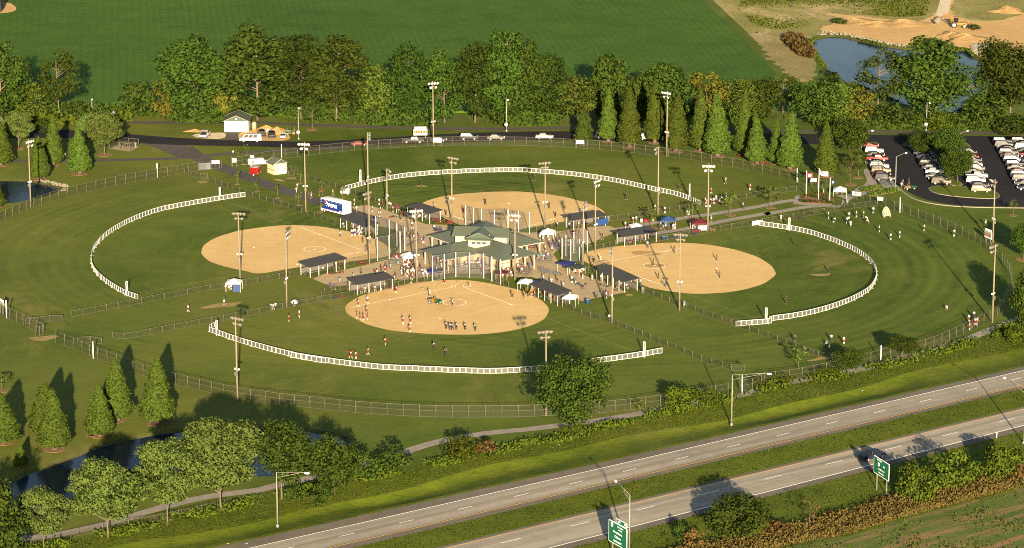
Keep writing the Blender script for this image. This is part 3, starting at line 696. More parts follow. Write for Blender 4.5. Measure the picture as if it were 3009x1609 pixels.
for s in range(2): broad('darkshrub', 210 + s, 4, 5, .24, LF['mid'], 20, .02, .1, bark, .45)
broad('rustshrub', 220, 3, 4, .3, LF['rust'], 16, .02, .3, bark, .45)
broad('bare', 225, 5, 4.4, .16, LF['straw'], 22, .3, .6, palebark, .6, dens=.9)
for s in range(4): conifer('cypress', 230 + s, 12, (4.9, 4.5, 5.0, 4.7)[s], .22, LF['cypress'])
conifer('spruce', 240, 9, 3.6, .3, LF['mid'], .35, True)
# saplings: a whip stem with a few leaf tufts pointing up
def sapling(seed):
    r = random.Random(seed); mb = MB(); cl = []
    mb.tube([(0, 0, 0), (.03, 0, 1.2), (0, .02, 3.1)], [.06, .05, .02], 6)
    for i in range(9):
        a = r.uniform(0, 6.28); z = r.uniform(1.3, 2.4); rr = r.uniform(.35, .8)
        tip = (rr * math.cos(a), rr * math.sin(a), z + r.uniform(.35, .9)); mb.tube([(0, 0, z), tip], [.025, .01], 4, caps=False)
        cl += [(tip[0], tip[1], tip[2], .32), (tip[0] * .6, tip[1] * .6, (z + tip[2]) / 2, .25)]
    cl.append((0, 0, 3.1, .3))
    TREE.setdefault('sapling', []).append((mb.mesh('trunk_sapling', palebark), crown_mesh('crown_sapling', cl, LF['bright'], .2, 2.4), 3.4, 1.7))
for s in range(3): sapling(250 + s)

treen = [0]
def tree(kind, name, label, base, h, w, group=None, cat='tree', var=None):
    """base = ground point; h, w in metres"""
    treen[0] += 1; r = random.Random(treen[0] * 31)
    tm, cm, h0, w0 = TREE[kind][(treen[0] if var is None else var) % len(TREE[kind])]
    sz = h / h0; sx = w / w0
    t = thing(name, label, cat, base, r.uniform(0, 6.28), group, (sx, sx * r.uniform(.9, 1.05), sz))
    t.rotation_euler.x = r.uniform(-.03, .03); t.rotation_euler.y = r.uniform(-.03, .03)
    put('trunk', tm, t); put('crown', cm, t); return t
def mulch_ring(base, r):
    p = [base + Vector((r * math.cos(a), r * math.sin(a), 0)) for a in [2 * PI * i / 20 for i in range(20)]]
    sheet('mulch_ring', wobble(p, .05, int(base.x * 7)), .05, mulch, thick=.06)
def vt(kind, name, label, x, y, hv, wv, group=None, cat='tree', var=None, ring=0, grow=1.0):
    """a tree surveyed on the overview sheet: foot (x, y), upright extent hv, crown width wv"""
    b = g('V', x, y); h = metres('V', y, hv) ; w = metres('V', y, wv) * math.cos(PITCH)
    t = tree(kind, name, label, b, h * .985, w * grow * (1 if kind in ('cypress', 'spruce') else 1.06), group, cat, var)
    if ring: mulch_ring(b, ring)
    return t

ROW = 'tree row between the bean field and the park road'
FOREST = [ # kind, x, y, h, w, words
 ('tall', 4, 312, 218, 118, 'tall dark tree cut by the left edge beside the bean field'),
 ('open', 150, 303, 178, 96, 'tall thin-leaved tree left of the pole lamp, pale trunk showing'),
 ('tallbright', 85, 300, 98, 80, 'light green tree at the foot of the tall dark left-edge tree'),
 ('darkshrub', 190, 302, 52, 76, 'brownish bushy tree right under the tall thin-leaved tree'),
 ('darkshrub', 345, 294, 96, 84, 'low round dark tree at the left end of the long tree row'),
 ('yellow', 411, 299, 108, 60, 'yellow-green tree right next to the low round dark tree'),
 ('tall', 490, 303, 226, 142, 'big tree behind the garage, first tall one of the long row'),
 ('yellow', 572, 301, 130, 56, 'slim yellowish tree wedged between the two big trees above the garage'),
 ('tall', 648, 301, 250, 165, 'biggest tree of the row, straight above the white van'),
 ('tall', 757, 300, 222, 118, 'dark tree above the parked cars at the garage'),
 ('tall', 846, 303, 224, 132, 'dark broad tree just left of the gap above the road'),
 ('tallbright', 955, 306, 158, 92, 'bright green tree at the low gap of the row'),
 ('tall', 1025, 307, 206, 98, 'dark tree immediately right of the bright gap tree'),
 ('tall', 1118, 308, 192, 96, 'tree straight behind the floodlight pole beside the scoreboard'),
 ('tall', 1195, 308, 216, 98, 'dark tree left of the tallest right-hand crown of the row'),
 ('tall', 1272, 308, 248, 112, 'tallest tree of the right half of the row'),
 ('tall', 1322, 306, 218, 94, 'tree leaning on the tallest right-hand crown'),
 ('tall', 1374, 305, 178, 94, 'tree where the row drops down toward the cypresses'),
 ('tallbright', 1448, 306, 120, 98, 'low light green tree above the white car on the road'),
 ('round', 1533, 292, 162, 92, 'round-topped tree behind the first cypress'),
 ('darkshrub', 1603, 293, 122, 66, 'small dark tree behind the second cypress'),
 ('round', 1672, 290, 138, 112, 'broad dark tree behind the third and fourth cypress'),
 ('yellow', 1775, 292, 122, 94, 'yellow-green rounded tree above the middle cypresses'),
 ('tallbright', 1866, 292, 106, 84, 'medium green tree right of the yellow-green rounded tree'),
 ('round', 1920, 291, 100, 72, 'dark tree at the lower corner of the bean field'),
 ('open', 1968, 285, 96, 84, 'half-bare tree with pale limbs near the pond corner'),
 ('round', 2052, 311, 112, 112, 'dense green tree at the left foot of the far pond'),
 ('tallbright', 2106, 313, 116, 84, 'lighter green tree in front of the far pond, left part'),
 ('yellow', 2160, 316, 100, 92, 'yellowish bushy tree below the thin tree at the pond'),
 ('open', 2206, 302, 180, 118, 'thin open tree standing in front of the blue pond'),
 ('tall', 2334, 307, 226, 152, 'big dark tree standing before the middle of the far pond'),
 ('open', 2430, 307, 132, 84, 'slim open tree right of the big pond tree'),
 ('cotton', 2540, 304, 204, 158, 'big tree at the right edge by the far pond'),
 ('shrub', 2350, 326, 50, 84, 'brownish shrub beside the path above the car park'),
 ('darkshrub', 2552, 338, 46, 104, 'low dark bush at the right end of the park path'),
 ('darkshrub', 2252, 317, 62, 124, 'wide dark bush below the far pond'),
 ('darkshrub', 2480, 313, 78, 124, 'wide bush below the slim open tree by the pond'),
]
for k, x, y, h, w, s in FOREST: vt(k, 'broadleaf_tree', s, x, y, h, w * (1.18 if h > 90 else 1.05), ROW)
CYP = [ # x, y, h, w, ring, words
 (1529, 356, 138, 50, 1.6, 'first cypress of the row from the left, brownish lower branches'),
 (1582.5, 370, 151, 66, 1.9, 'second cypress from the left of the upper row'),
 (1646, 359, 159, 54, 1.6, 'third cypress of the upper row, behind the floodlight pole'),
 (1699, 380, 147, 64, 2.0, 'fourth cypress of the upper row, just right of the floodlight pole'),
 (1761, 379, 156, 58, 1.6, 'slim fifth cypress of the upper row'),
 (1804, 392, 161, 70, 2.1, 'tallest cypress in the middle of the upper row'),
 (1872, 387, 151, 62, 1.6, 'cypress behind the picnic tables of the upper row'),
 (1903.5, 411, 123, 58, 1.8, 'smaller cypress beside the red picnic tables'),
 (1949.6, 411, 111, 40, 1.4, 'narrow shaded cypress between two larger ones'),
 (1986, 425, 147, 66, 1.9, 'second to last cypress of the upper row'),
 (2078, 443, 140, 64, 1.9, 'last cypress of the upper row, next to the flagpoles'),
 (2, 415, 112, 62, 1.9, 'cypress cut by the left edge near the park road'),
 (134, 415, 126, 50, 1.7, 'left one of two cypresses by the electrical enclosure'),
 (200, 436, 118, 60, 2.2, 'cypress standing alone on a mulch circle by the enclosure'),
 (99, 450, 108, 54, 1.8, 'cypress crossed by the shadow of the left floodlight pole'),
 (-10, 520, 66, 50, 1.5, 'cypress at the left edge beside the small pond'),
 (137, 1129, 157, 87, 2.0, 'front cypress on a mulch circle at the near pond'),
 (117, 1089, 136, 80, 1.8, 'cypress half hidden behind the front one at the near pond'),
 (251, 1096, 134, 74, 1.6, 'cypress beside the picnic table at the near pond'),
 (295, 1057, 161, 78, 1.7, 'taller cypress behind the picnic table cypress'),
 (394, 1064, 169, 88, 2.0, 'rightmost cypress at the near pond'),
 (8, 1112, 128, 98, 1.9, 'cypress cut by the left edge above the near pond'),
 (53, 1174, 60, 36, 1.0, 'small shaded cypress at the water edge'),
]
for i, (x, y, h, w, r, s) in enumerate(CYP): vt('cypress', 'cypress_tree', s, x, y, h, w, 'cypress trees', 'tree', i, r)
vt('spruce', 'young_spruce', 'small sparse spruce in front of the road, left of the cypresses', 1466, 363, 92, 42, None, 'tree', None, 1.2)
PARK = [
 ('layer', 47, 373, 96, 76, 'round pale tree left of the two cypresses', 1.5),
 ('layer', 263, 389, 112, 98, 'round pale tree beside the electrical enclosure', 2.0),
 ('layer', 224, 352, 70, 56, 'pale tree behind the round tree at the enclosure', 0),
 ('darkshrub', 110, 335, 42, 44, 'small tree in the shade behind the upper left cypresses', 0),
 ('open', 785, 325, 78, 52, 'young tree on a mulch circle right of the garage', 1.6),
 ('cotton', 2322, 395, 62, 70, 'rear tree on the car park island', 0),
 ('cotton', 2375, 412, 94, 88, 'middle tree on the car park island', 0),
 ('cotton', 2408, 458, 92, 82, 'front tree on the car park island', 0),
 ('round', 2135, 378, 82, 92, 'tree at the left edge of the car park beside the last cypress', 0),
 ('open', 2158, 446, 70, 48, 'tree on the corner of the car park near the bare tree', 1.4),
 ('bare', 2139, 464, 58, 48, 'nearly bare small tree by the flagpoles', 1.5),
 ('layer', 272, 1351, 206, 202, 'spreading pale tree in the bottom left, second from the left edge', 0),
 ('layer', 421, 1315, 218, 164, 'tree between the two widest pale trees by the near pond', 0),
 ('layer', 555, 1285, 242, 204, 'tallest pale spreading tree by the near pond', 0),
 ('cotton', 708, 1255, 206, 160, 'dark round tree behind the left highway lamp', 0),
 ('layer', 110, 1382, 162, 140, 'pale tree in the bottom left corner', 0),
 ('round', -12, 1425, 232, 158, 'dark tree cut by the bottom left corner', 0),
 ('round', 842, 1242, 152, 118, 'dark tree right of the left highway lamp', 0),
 ('open', 802, 1238, 128, 66, 'thin bare-branched tree between two dark trees by the pond', 0),
 ('cotton', 1440, 1094, 208, 186, 'large lone tree before the near outfield fence', 0),
 ('round', 1850, 1358, 122, 150, 'dark tree between the two green highway signs', 0),
 ('cotton', 2574, 652, 96, 70, 'tree at the right edge beside the right scoreboard', 1.8),
 ('round', 2588, 832, 166, 90, 'dark tree at the right edge beside the walk', 0),
 ('young', 2548, 541, 44, 26, 'sapling at the right edge below the car park', 1.0),
 ('young', 2008, 929, 64, 50, 'small tree at the lower gate of the right field', 0),
 ('cotton', 2131, 937, 64, 78, 'low tree inside the lower right fence, left one', 0),
 ('cotton', 2268, 903, 64, 76, 'low tree inside the lower right fence, right one', 0),
 ('young', 1639, 573, 57, 38, 'young tree on mulch beside the blue canopy', 1.3),
 ('young', 1741, 549, 49, 34, 'young tree beside the maroon canopy', 1.2),
 ('young', 1837, 540, 58, 42, 'young tree on the lawn between the two walks', 1.3),
 ('young', 1938, 522, 58, 50, 'young tree left of the flagpole bed', 1.3),
 ('young', 5, 983, 46, 40, 'little tree at the left edge of the lawn', 1.2),
]
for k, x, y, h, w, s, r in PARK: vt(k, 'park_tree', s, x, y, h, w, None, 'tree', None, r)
for x, y, t, s in ((248, 790, 520, 'first sapling along the service walk from the gate'), (630, 930, 680, 'second sapling along the service walk'), (1025, 1060, 780, 'third sapling along the service walk'), (1430, 1195, 940, 'fourth sapling along the service walk'), (1845, 1335, 1090, 'sapling in front of the blue trailer'),
                  (1465, 775, 540, 'sapling left of the pole beside the ticket hut'), (1865, 920, 690, 'sapling right of the pole beside the ticket hut'), (435, 225, 10, 'sapling between road and path above the ticket hut'), (265, 330, 120, 'sapling behind the left end of the far outfield fence')):
    b = g('T1', x, y); tree('sapling', 'sapling', s, b, metres('T1', y, y - t), 2.0, 'saplings along the service walk'); mulch_ring(b, .75)
for x, y, t, s in ((620, 200, 0, 'sapling before the white bin at the walk'), (942, 305, 140, 'sapling behind the blue trailer')):
    b = g('S1', x, y); tree('sapling', 'sapling', s, b, metres('S1', y, y - t), 2.0, 'saplings along the service walk'); mulch_ring(b, .75)
SHR = [
 ('darkshrub', 985, 1187, 72, 104, 'bush at the end of the dark trees by the near pond'), ('darkshrub', 915, 1205, 76, 76, 'bush right of the dark trees by the near pond'),
 ('shrub', 1160, 1152, 62, 96, 'yellow-green bush beside the curved walk'), ('rustshrub', 1225, 1140, 36, 66, 'rust-coloured low bush beside the curved walk'),
 ('shrub', 1715, 1032, 74, 86, 'large bush at the walk under the near outfield fence'), ('shrub', 1778, 1016, 42, 66, 'bush right of the large one under the fence'),
 ('young', 1607, 1043, 40, 34, 'small bright bush left of the large one under the fence'), ('shrub', 1440, 1092, 34, 60, 'undergrowth at the foot of the large lone tree'),
 ('darkshrub', 740, 1262, 46, 52, 'bush behind the left highway lamp'), ('darkshrub', 805, 1268, 54, 70, 'bush below the thin bare-branched tree'),
 ('shrub', 2308, 1262, 104, 122, 'tall thicket bush right of the right-hand green sign'), ('shrub', 2405, 1232, 104, 132, 'middle bush of the thicket right of the right-hand sign'), ('shrub', 2510, 1205, 94, 128, 'right bush of the thicket at the right edge'),
 ('bare', 2035, 1326, 74, 74, 'twiggy bush between dark tree and right-hand sign'), ('rustshrub', 1742, 1378, 52, 60, 'rust-coloured bush right of the left-hand sign'), ('darkshrub', 1715, 1368, 56, 40, 'dark bush right of the left-hand sign'),
 ('rustshrub', 1945, 1345, 42, 80, 'rust-coloured bush under the dark tree'), ('rustshrub', 2560, 1215, 48, 80, 'reddish bush at the right edge of the thicket'),
 ('shrub', 1905, 1348, 60, 70, 'green bush at the right foot of the dark tree'), ('darkshrub', 2112, 60, 16, 44, 'bush on the sand left of the dirt heaps'),
 ('darkshrub', 2452, 74, 14, 36, 'bush on the dirt heap beside the excavator'), ('darkshrub', 2090, 220, 30, 50, 'dark bush at the lower left shore of the far pond'),
 ('shrub', 1905, 968, 20, 44, 'weedy bush below the middle highway lamp fence'), ('shrub', 1965, 962, 26, 60, 'weedy bush under the lower right fence, left part'), ('shrub', 2080, 945, 22, 70, 'weedy bush under the lower right fence, right part'),
 ('shrub', 2560, 860, 40, 70, 'weedy bush at the right end of the walk')]
for k, x, y, h, w, s in SHR: vt(k, 'bush', s, x, y, h, w, 'bushes', 'bush')

# ---- undergrowth and weeds nobody could count
def scatter(name, poly, n, hgt, m, label, size=.3, clump=None, seed=1, lean=.5, z=0.0, elong=2.2):
    r = np.random.default_rng(seed)
    x0, x1 = min(q[0] for q in poly), max(q[0] for q in poly); y0, y1 = min(q[1] for q in poly), max(q[1] for q in poly)
    pa = np.array([[q[0], q[1]] for q in poly]); out = []
    need = n
    while need > 0:
        p = np.stack([r.uniform(x0, x1, n * 2), r.uniform(y0, y1, n * 2)], 1); ins = np.zeros(len(p), bool); j = len(pa) - 1
        for i in range(len(pa)):
            a, b = pa[i], pa[j]
            c = ((a[1] > p[:, 1]) != (b[1] > p[:, 1])) & (p[:, 0] < (b[0] - a[0]) * (p[:, 1] - a[1]) / (b[1] - a[1] + 1e-12) + a[0]); ins ^= c; j = i
        if clump:
            v = np.sin(p[:, 0] * clump + 1) + np.sin(p[:, 1] * clump * 1.3 + 2) + np.sin((p[:, 0] + p[:, 1]) * clump * .7) + r.normal(size=len(p)) * .6
            ins &= v > .1
        p = p[ins][:need]; out.append(p); need -= len(p)
    p = np.concatenate(out); k = len(p)
    h = hgt * r.uniform(.25, 1.0, k) ** 1.0
    P = np.column_stack([p, z + h * r.random(k) * .9 + .03])
    ang = r.random(k) * 2 * PI
    N = np.stack([np.cos(ang), np.sin(ang), r.uniform(-.1, lean * 1.6, k)], 1)
    o = put(name, cards(name, P, N, size * r.uniform(.6, 1.5, k), m, elong)); tag(o, label, 'undergrowth', None, 'stuff'); return o
def band(line, d0, d1):
    return offset(line, d0) + list(reversed(offset(line, d1)))
fl = resample(pts('V', (-40, 300), (300, 300), (700, 303), (1000, 308), (1400, 308), (1500, 300)), 8)
scatter('thicket', band(fl, 6, -4), 34000, 4.2, LF['mid'], 'low thicket along the foot of the tree row', .42, .22, 3)
fl2 = resample(pts('V', (1500, 296), (1800, 296), (2000, 310), (2250, 318), (2600, 322)), 8)
scatter('thicket', band(fl2, 5, -4), 26000, 4.0, LF['mid'], 'low thicket between the cypresses and the far pond', .4, .22, 4)
fl3 = resample(pts('V', (-40, 306), (200, 306), (330, 300)), 8)
scatter('thicket', band(fl3, 5, -3), 6000, 3.0, LF['weed'], 'low thicket left of the long tree row', .5, .3, 5)
scatter('weeds', VERGE_U, 22000, .25, LF['weed'], 'tall grass and weeds on the slope above the highway', .11, None, 6)
wl_line = resample(vu, 5)
scatter('weeds', band(wl_line, .6, -3.0), 13000, 1.1, LF['weed'], 'ragged weeds along the walk below the ball fields', .26, .5, 7)
ml = resample(hw['u_inner'], 6); ml = [q for q in ml if -60 < q.x < 120]
scatter('weeds', [q for q in hw['u_inner'] if -60 < q.x < 130] + [q for q in reversed(hw['l_inner']) if -60 < q.x < 130], 7000, .25, LF['weed'], 'unmown grass in the highway median', .12, None, 8)
scatter('weeds', VERGE_L, 9000, .4, LF['weed'], 'grass on the near verge of the highway', .13, None, 9)
ce = resample(cropedge, 4)
scatter('dead_weeds', band(ce, .5, 7.5), 42000, 1.7, LF['straw'], 'rust brown dead weeds along the crop field', .16, None, 10, elong=3.2)
scatter('dead_weeds', band(ce, 3, 9.5), 6000, 1.3, LF['rust'], 'reddish weeds behind the dead brown ones', .2, .5, 11)
scatter('crop_rows', cropedge + [Vector((260, 420, 0)), Vector((-30, 420, 0))], 16000, .3, LF['weed'], 'green regrowth in the crop field', .22, .4, 12)
reed = wobble(smooth(pts(4, (210, 270), (340, 265), (400, 320), (450, 380), (455, 430), (360, 410), (270, 350)), True, 2, 1), .3, 2)
scatter('reeds', reed, 5000, 2.2, LF['straw'], 'dry brown reeds on the left shore of the far pond', .5, None, 13, elong=3)
scatter('shore_grass', band(POND['far'] + [POND['far'][0]], 0, -1.2), 3500, .6, LF['weed'], 'grass fringe round the far pond', .35, .3, 14)
scatter('waste_weeds', wobble(smooth(pts(4, (100, -40), (1300, -40), (1280, 60), (1240, 130), (1000, 120), (500, 90), (440, 200), (50, 220), (-150, 20)), True, 4, 1), .5, 3), 6000, .5, LF['weed'], 'scattered weeds on the waste ground', .3, .1, 15)

# ================================================================== FENCES
UPOST = MB().tube([(0, 0, 0), (0, 0, 1)], .038, 6).mesh('fence_post', steel)
def sheet_along(name, p, z0, z1, m, parent):
    mb = MB(); n = len(p)
    mb.add([(q.x, q.y, z0) for q in p] + [(q.x, q.y, z1) for q in p], [(i, i + 1, n + i + 1, n + i) for i in range(n - 1)])
    return put(name, mb.mesh(name, m), parent)
def chain_fence(label, path, h, spacing=3.0, mid=False, closed=False, dirtline=True, group='chain-link fences'):
    p = smooth(path, False, spacing, 1) if len(path) > 2 else resample(path, spacing)
    o = p[0].copy(); q = [v - o for v in p]
    t = thing('chain_link_fence', label, 'fence', o, 0, group)
    for v in q: put('post', UPOST, t, v, (rng.uniform(-.012, .012), rng.uniform(-.012, .012), 0), (1, 1, h + .05))
    for nm, z in (('top_rail', h), ('bottom_rail', .08)) + ((('mid_rail', h * .55),) if mid else ()):
        put(nm, MB().tube([(v.x, v.y, z) for v in q], ( .02 if nm != 'top_rail' else .028), 5).mesh(nm, steel), t)
    sheet_along('wire_mesh', q, .05, h, wirem, t)
    return t
H_OUT, H_LOW = 2.3, 1.25
chain_fence('tall chain-link fence round the upper side of the left outfield', pts(5, (-60, 345), (0, 320), (160, 250), (320, 190), (570, 122), (770, 75), (990, 30), (1140, 5)) + pts(1, (1330, 1250), (1420, 1235), (1520, 1222)), H_OUT, 3.1, True)
chain_fence('tall chain-link fence at the lower left corner of the left field', pts(5, (-80, 960), (0, 995), (50, 1015), (180, 1075), (310, 1140)), H_OUT, 2.8, True)
chain_fence('short gate panel of chain link beside the left worn gap', pts(5, (255, 1155), (318, 1138)), 2.1, 1.2)
chain_fence('low chain-link wing running right from the lower left corner fence', pts(5, (185, 1060), (270, 1055), (365, 1040), (450, 1042)), H_LOW, 2.6)
chain_fence('tall chain-link fence round the near outfield', pts(5, (400, 1195), (545, 1240), (700, 1315), (850, 1360)) + pts(9, (860, 100), (1015, 155), (1250, 220), (1420, 258), (1690, 322), (1936, 352)) + pts(10, (200, 362), (400, 380), (720, 418), (1060, 440), (1395, 452), (1740, 450), (1936, 448)) + pts(11, (290, 440), (615, 425), (830, 408), (1135, 372), (1400, 325), (1600, 288)), H_OUT, 3.1, True)
chain_fence('low chain-link wing beside the left worn gap toward the near field', pts(5, (560, 1200), (640, 1190), (735, 1208)), H_LOW, 2.4)
chain_fence('tall chain-link fence along the lower edge of the right field', pts(11, (1680, 270), (1750, 262), (1820, 232), (1890, 205)) + pts(12, (60, 215), (300, 190), (460, 155), (545, 140), (785, 85), (870, 60)) + pts(8, (1000, 1300), (1230, 1262), (1360, 1215), (1520, 1140), (1640, 1085), (1720, 1040)), H_OUT, 3.0, True)
chain_fence('tall chain-link fence round the right outfield below the car park', pts(8, (1775, 1010), (1860, 860), (1882, 780), (1870, 705), (1830, 645), (1790, 585), (1700, 518), (1600, 462), (1500, 415), (1410, 380), (1300, 335), (1180, 290), (1010, 235), (905, 205)), H_OUT, 3.0, True)
chain_fence('tall chain-link fence round the far outfield', pts('T1', (135, 450), (300, 430), (465, 400), (630, 370), (840, 325), (1030, 305), (1230, 290), (1430, 265), (1625, 235), (1830, 210)) + pts(2, (490, 1110), (650, 1095), (810, 1080), (1055, 1065), (1310, 1052), (1565, 1048), (1910, 1050)) + pts(3, (260, 1055), (515, 1068), (770, 1085), (930, 1102), (1090, 1122), (1245, 1140), (1400, 1160), (1550, 1190), (1690, 1212), (1830, 1240), (1960, 1275)) + pts(4, (230, 1292), (330, 1315), (400, 1335)), H_OUT, 3.2, True)
chain_fence('fence section with banners between flag bed and car park walk', pts('T5', (540, 480), (720, 460)), 1.9, 2.6)
chain_fence('fence section right of the white tent toward the right field', pts('T5', (1180, 640), (1350, 715), (1515, 770), (1690, 830)), 2.1, 2.6)
chain_fence('low chain-link fence along the upper foul line of the left field', pts(1, (1505, 1312), (1600, 1340)) + pts(5, (1700, 105), (1967, 190)) + pts(6, (270, 225), (390, 270), (480, 303), (600, 345)), H_LOW, 2.9)
chain_fence('low chain-link fence along the lower foul line of the left field', pts(5, (515, 1010), (700, 975), (1055, 905), (1500, 820), (1967, 748)) + pts(6, (250, 720), (360, 705)), H_LOW, 2.9)
chain_fence('low chain-link fence along the left foul line of the near field', pts(5, (815, 1165), (885, 1178), (1160, 1122), (1440, 1068), (1800, 1002), (1967, 968)) + pts(6, (250, 945), (500, 900), (740, 862)), H_LOW, 2.9)
chain_fence('low chain-link fence along the right foul line of the near field', pts(7, (400, 925), (545, 992), (780, 1062), (1030, 1165), (1240, 1250), (1440, 1335)) + pts(11, (1560, 92), (1636, 128), (1715, 122)), H_LOW, 2.9)
chain_fence('low chain-link fence along the lower foul line of the right field', pts(7, (960, 818), (1080, 862), (1260, 932), (1470, 1008), (1680, 1082), (1960, 1182)) + pts(8, (300, 1230), (380, 1265), (448, 1290)), H_LOW, 2.9)
chain_fence('low chain-link fence along the upper foul line of the right field', pts(7, (1105, 465), (1390, 418), (1540, 392), (1790, 350)) + pts(8, (200, 315), (390, 285), (600, 248), (740, 225), (895, 205)), H_LOW, 3.0)
chain_fence('low chain-link fence along the left foul line of the far field', pts('T1', (1610, 698), (1735, 738), (1967, 805)) + pts(2, (560, 1342), (640, 1372)) + pts(6, (720, 118), (860, 172), (1010, 220), (1105, 250)), H_LOW, 2.9)
chain_fence('low chain-link fence along the right foul line of the far field', pts(7, (740, 318), (900, 302), (1070, 272), (1280, 238), (1440, 210), (1680, 167), (1860, 132)) + pts(8, (170, 118), (290, 105), (390, 88)), H_LOW, 3.0)
chain_fence('chain-link fence between near left dugout and the near backstop', pts(6, (1020, 812), (1085, 792), (1160, 776), (1232, 762), (1300, 752)), 1.5, 1.9)
chain_fence('chain-link fence between near backstop and near right dugout', pts(7, (35, 800), (-10, 783), (-40, 770)), 1.5, 1.9)
chain_fence('chain-link fence between lower left dugout and the left backstop', pts('S1', (690, 1190), (825, 1158), (965, 1130), (1128, 1108)), 1.5, 1.9)
chain_fence('chain-link fence between upper left dugout and the left backstop', pts('S1', (1010, 770), (1065, 780), (1105, 800)), 1.5, 1.4)
chain_fence('chain-link fence between right backstop and the upper right dugout', pts('S3', (815, 690), (950, 672), (1090, 650), (1220, 605)), 1.5, 1.9)
chain_fence('chain-link fence between right backstop and the lower right dugout', pts('S3', (705, 850), (770, 985), (800, 975), (905, 1010)), 1.4, 1.8)
chain_fence('chain-link fence between far left dugout and the far backstop', pts('S2', (440, 235), (530, 265), (640, 290), (830, 320)), 1.5, 1.9)
chain_fence('chain-link fence between far backstop and the far right dugout', pts('S2', (1750, 425), (1880, 400), (2050, 385)) + pts('S3', (370, 350), (500, 340)), 1.4, 1.9)
chain_fence('chain-link enclosure end beside the near left dugout', pts(6, (500, 900), (505, 835), (640, 810), (700, 795)), 1.3, 2.2)
chain_fence('short chain-link wing beside the ticket hut', pts('T1', (1210, 560), (1270, 535), (1395, 540), (1400, 625), (1235, 640)), 1.3, 1.6)
chain_fence('short chain-link wing at the far right end of the far left fence', pts(1, (1335, 1255), (1430, 1288), (1500, 1292)), 1.3, 1.8)
chain_fence('chain-link gate section at the upper left walk', pts(1, (1520, 1222), (1600, 1212)), 2.1, 2.2)
chain_fence('sagging field fence along the highway verge', pts(9, (180, 1345), (440, 1325), (650, 1265), (980, 1215), (1110, 1190), (1370, 1135), (1600, 1080)), 1.1, 4.5)
chain_fence('low fence by the lower gate of the right field', pts(8, (380, 1255), (445, 1285), (560, 1320), (700, 1300)), 1.1, 2.2)

# portable white fence: one panel per piece
PW = 1.17
pm = MB()
for z, s in ((.05, .06), (1.07, .07)): pm.box((0, 0, z), (PW - .02, .05, s))
for x in (-.5, .5): pm.box((x * (PW - .10), 0, .56), (.06, .05, .93))
pm.add([(-PW / 2 + .12, .0, .1), (PW / 2 - .12, .0, .1), (PW / 2 - .12, .0, 1.02), (-PW / 2 + .12, .0, 1.02)], [(0, 1, 2, 3)], 1)
PANEL = pm.mesh('panel', white, screenm)
def portable(label, path, flip=False):
    p = smooth(path, False, PW, 2); o = p[0].copy()
    t = thing('portable_fence', label, 'fence', o, 0, 'white portable outfield fences')
    for i, (a, b) in enumerate(zip(p, p[1:])):
        c = (a + b) / 2 - o; d = b - a
        put('panel', PANEL, t, c + Vector((0, 0, rng.uniform(0, .03))), (0, 0, math.atan2(d.y, d.x)), (d.length / PW, 1, 1))
        if i % 3 == 0:
            nn = Vector((-d.y, d.x, 0)).normalized()
            put('foot', STAY, t, a - o, (0, 0, math.atan2(d.y, d.x)))
    return t
STAY = MB().tube([(0, -.35, .02), (0, .35, .02)], .025, 4).tube([(0, -.3, .02), (0, 0, .8)], .02, 4).mesh('foot', white)
PF = {
 'W': pts(5, (1772, 140), (1600, 163), (1300, 216), (1150, 246), (1020, 291), (900, 343), (780, 413), (700, 491), (668, 541), (658, 610), (668, 666), (720, 731), (800, 791), (900, 851), (998, 884)),
 'S': pts(5, (1550, 1085), (1496, 1112), (1555, 1132), (1700, 1187), (1967, 1264)) + pts(6, (400, 1325), (600, 1356)) + pts(10, (210, 12), (400, 42), (600, 72), (900, 110), (1200, 122), (1500, 134), (1700, 140), (1880, 132)) + pts(11, (100, 130), (270, 120), (420, 105)) + pts(7, (640, 1347), (830, 1322), (1015, 1295), (1146, 1270)),
 'E': pts(7, (1676, 1077), (1967, 1056)) + pts(8, (100, 1042), (300, 1020), (500, 976), (700, 910), (850, 830), (895, 760), (906, 700), (882, 640), (800, 566), (650, 490), (500, 436), (400, 406), (280, 381), (150, 363), (55, 351)),
 'N': pts(2, (675, 1372), (860, 1322), (1080, 1282), (1300, 1261), (1500, 1251), (1700, 1242), (1967, 1240)) + pts(3, (200, 1246), (400, 1259), (600, 1281), (800, 1313), (950, 1346), (1080, 1378)) + pts(7, (1180, 117), (1300, 147), (1420, 203)),
}
PFT = {k: portable('white portable fence curving across the %s outfield' % WHERE[k], v) for k, v in PF.items()}
def foul_pole(label, sh, x, y, top):
    b = g(sh, x, y); h = metres(sh, y, y - top)
    t = thing('foul_pole', label, 'foul pole', b, 0, 'white foul poles')
    MB().box((-.17, 0, h / 2), (.09, .09, h)).box((.17, 0, h / 2), (.09, .09, h)).box((0, 0, h - .06), (.4, .09, .12)).box((0, 0, h * .55), (.4, .06, .08)).build('upright', white, t)
    MB().add([(-.13, 0, h * .58), (.13, 0, h * .58), (.13, 0, h - .1), (-.13, 0, h - .1)], [(0, 1, 2, 3)]).build('screen', screenm, t)
    MB().tube([(0, -1.0, .03), (0, -.05, h * .55)], .04, 5).build('brace', white, t)
foul_pole('white foul pole at the upper end of the left portable fence', 5, 1590, 160, 72)
foul_pole('white foul pole at the lower end of the left portable fence', 5, 918, 852, 750)
foul_pole('white foul pole at the left end of the near portable fence', 5, 1568, 1138, 1032)
foul_pole('white foul pole at the right end of the near portable fence', 7, 1015, 1296, 1186)
foul_pole('white foul pole at the lower end of the right portable fence', 7, 1896, 1050, 940)
foul_pole('white foul pole at the upper end of the right portable fence', 8, 270, 382, 292)
foul_pole('white foul pole at the left end of the far portable fence', 2, 785, 1335, 1225)
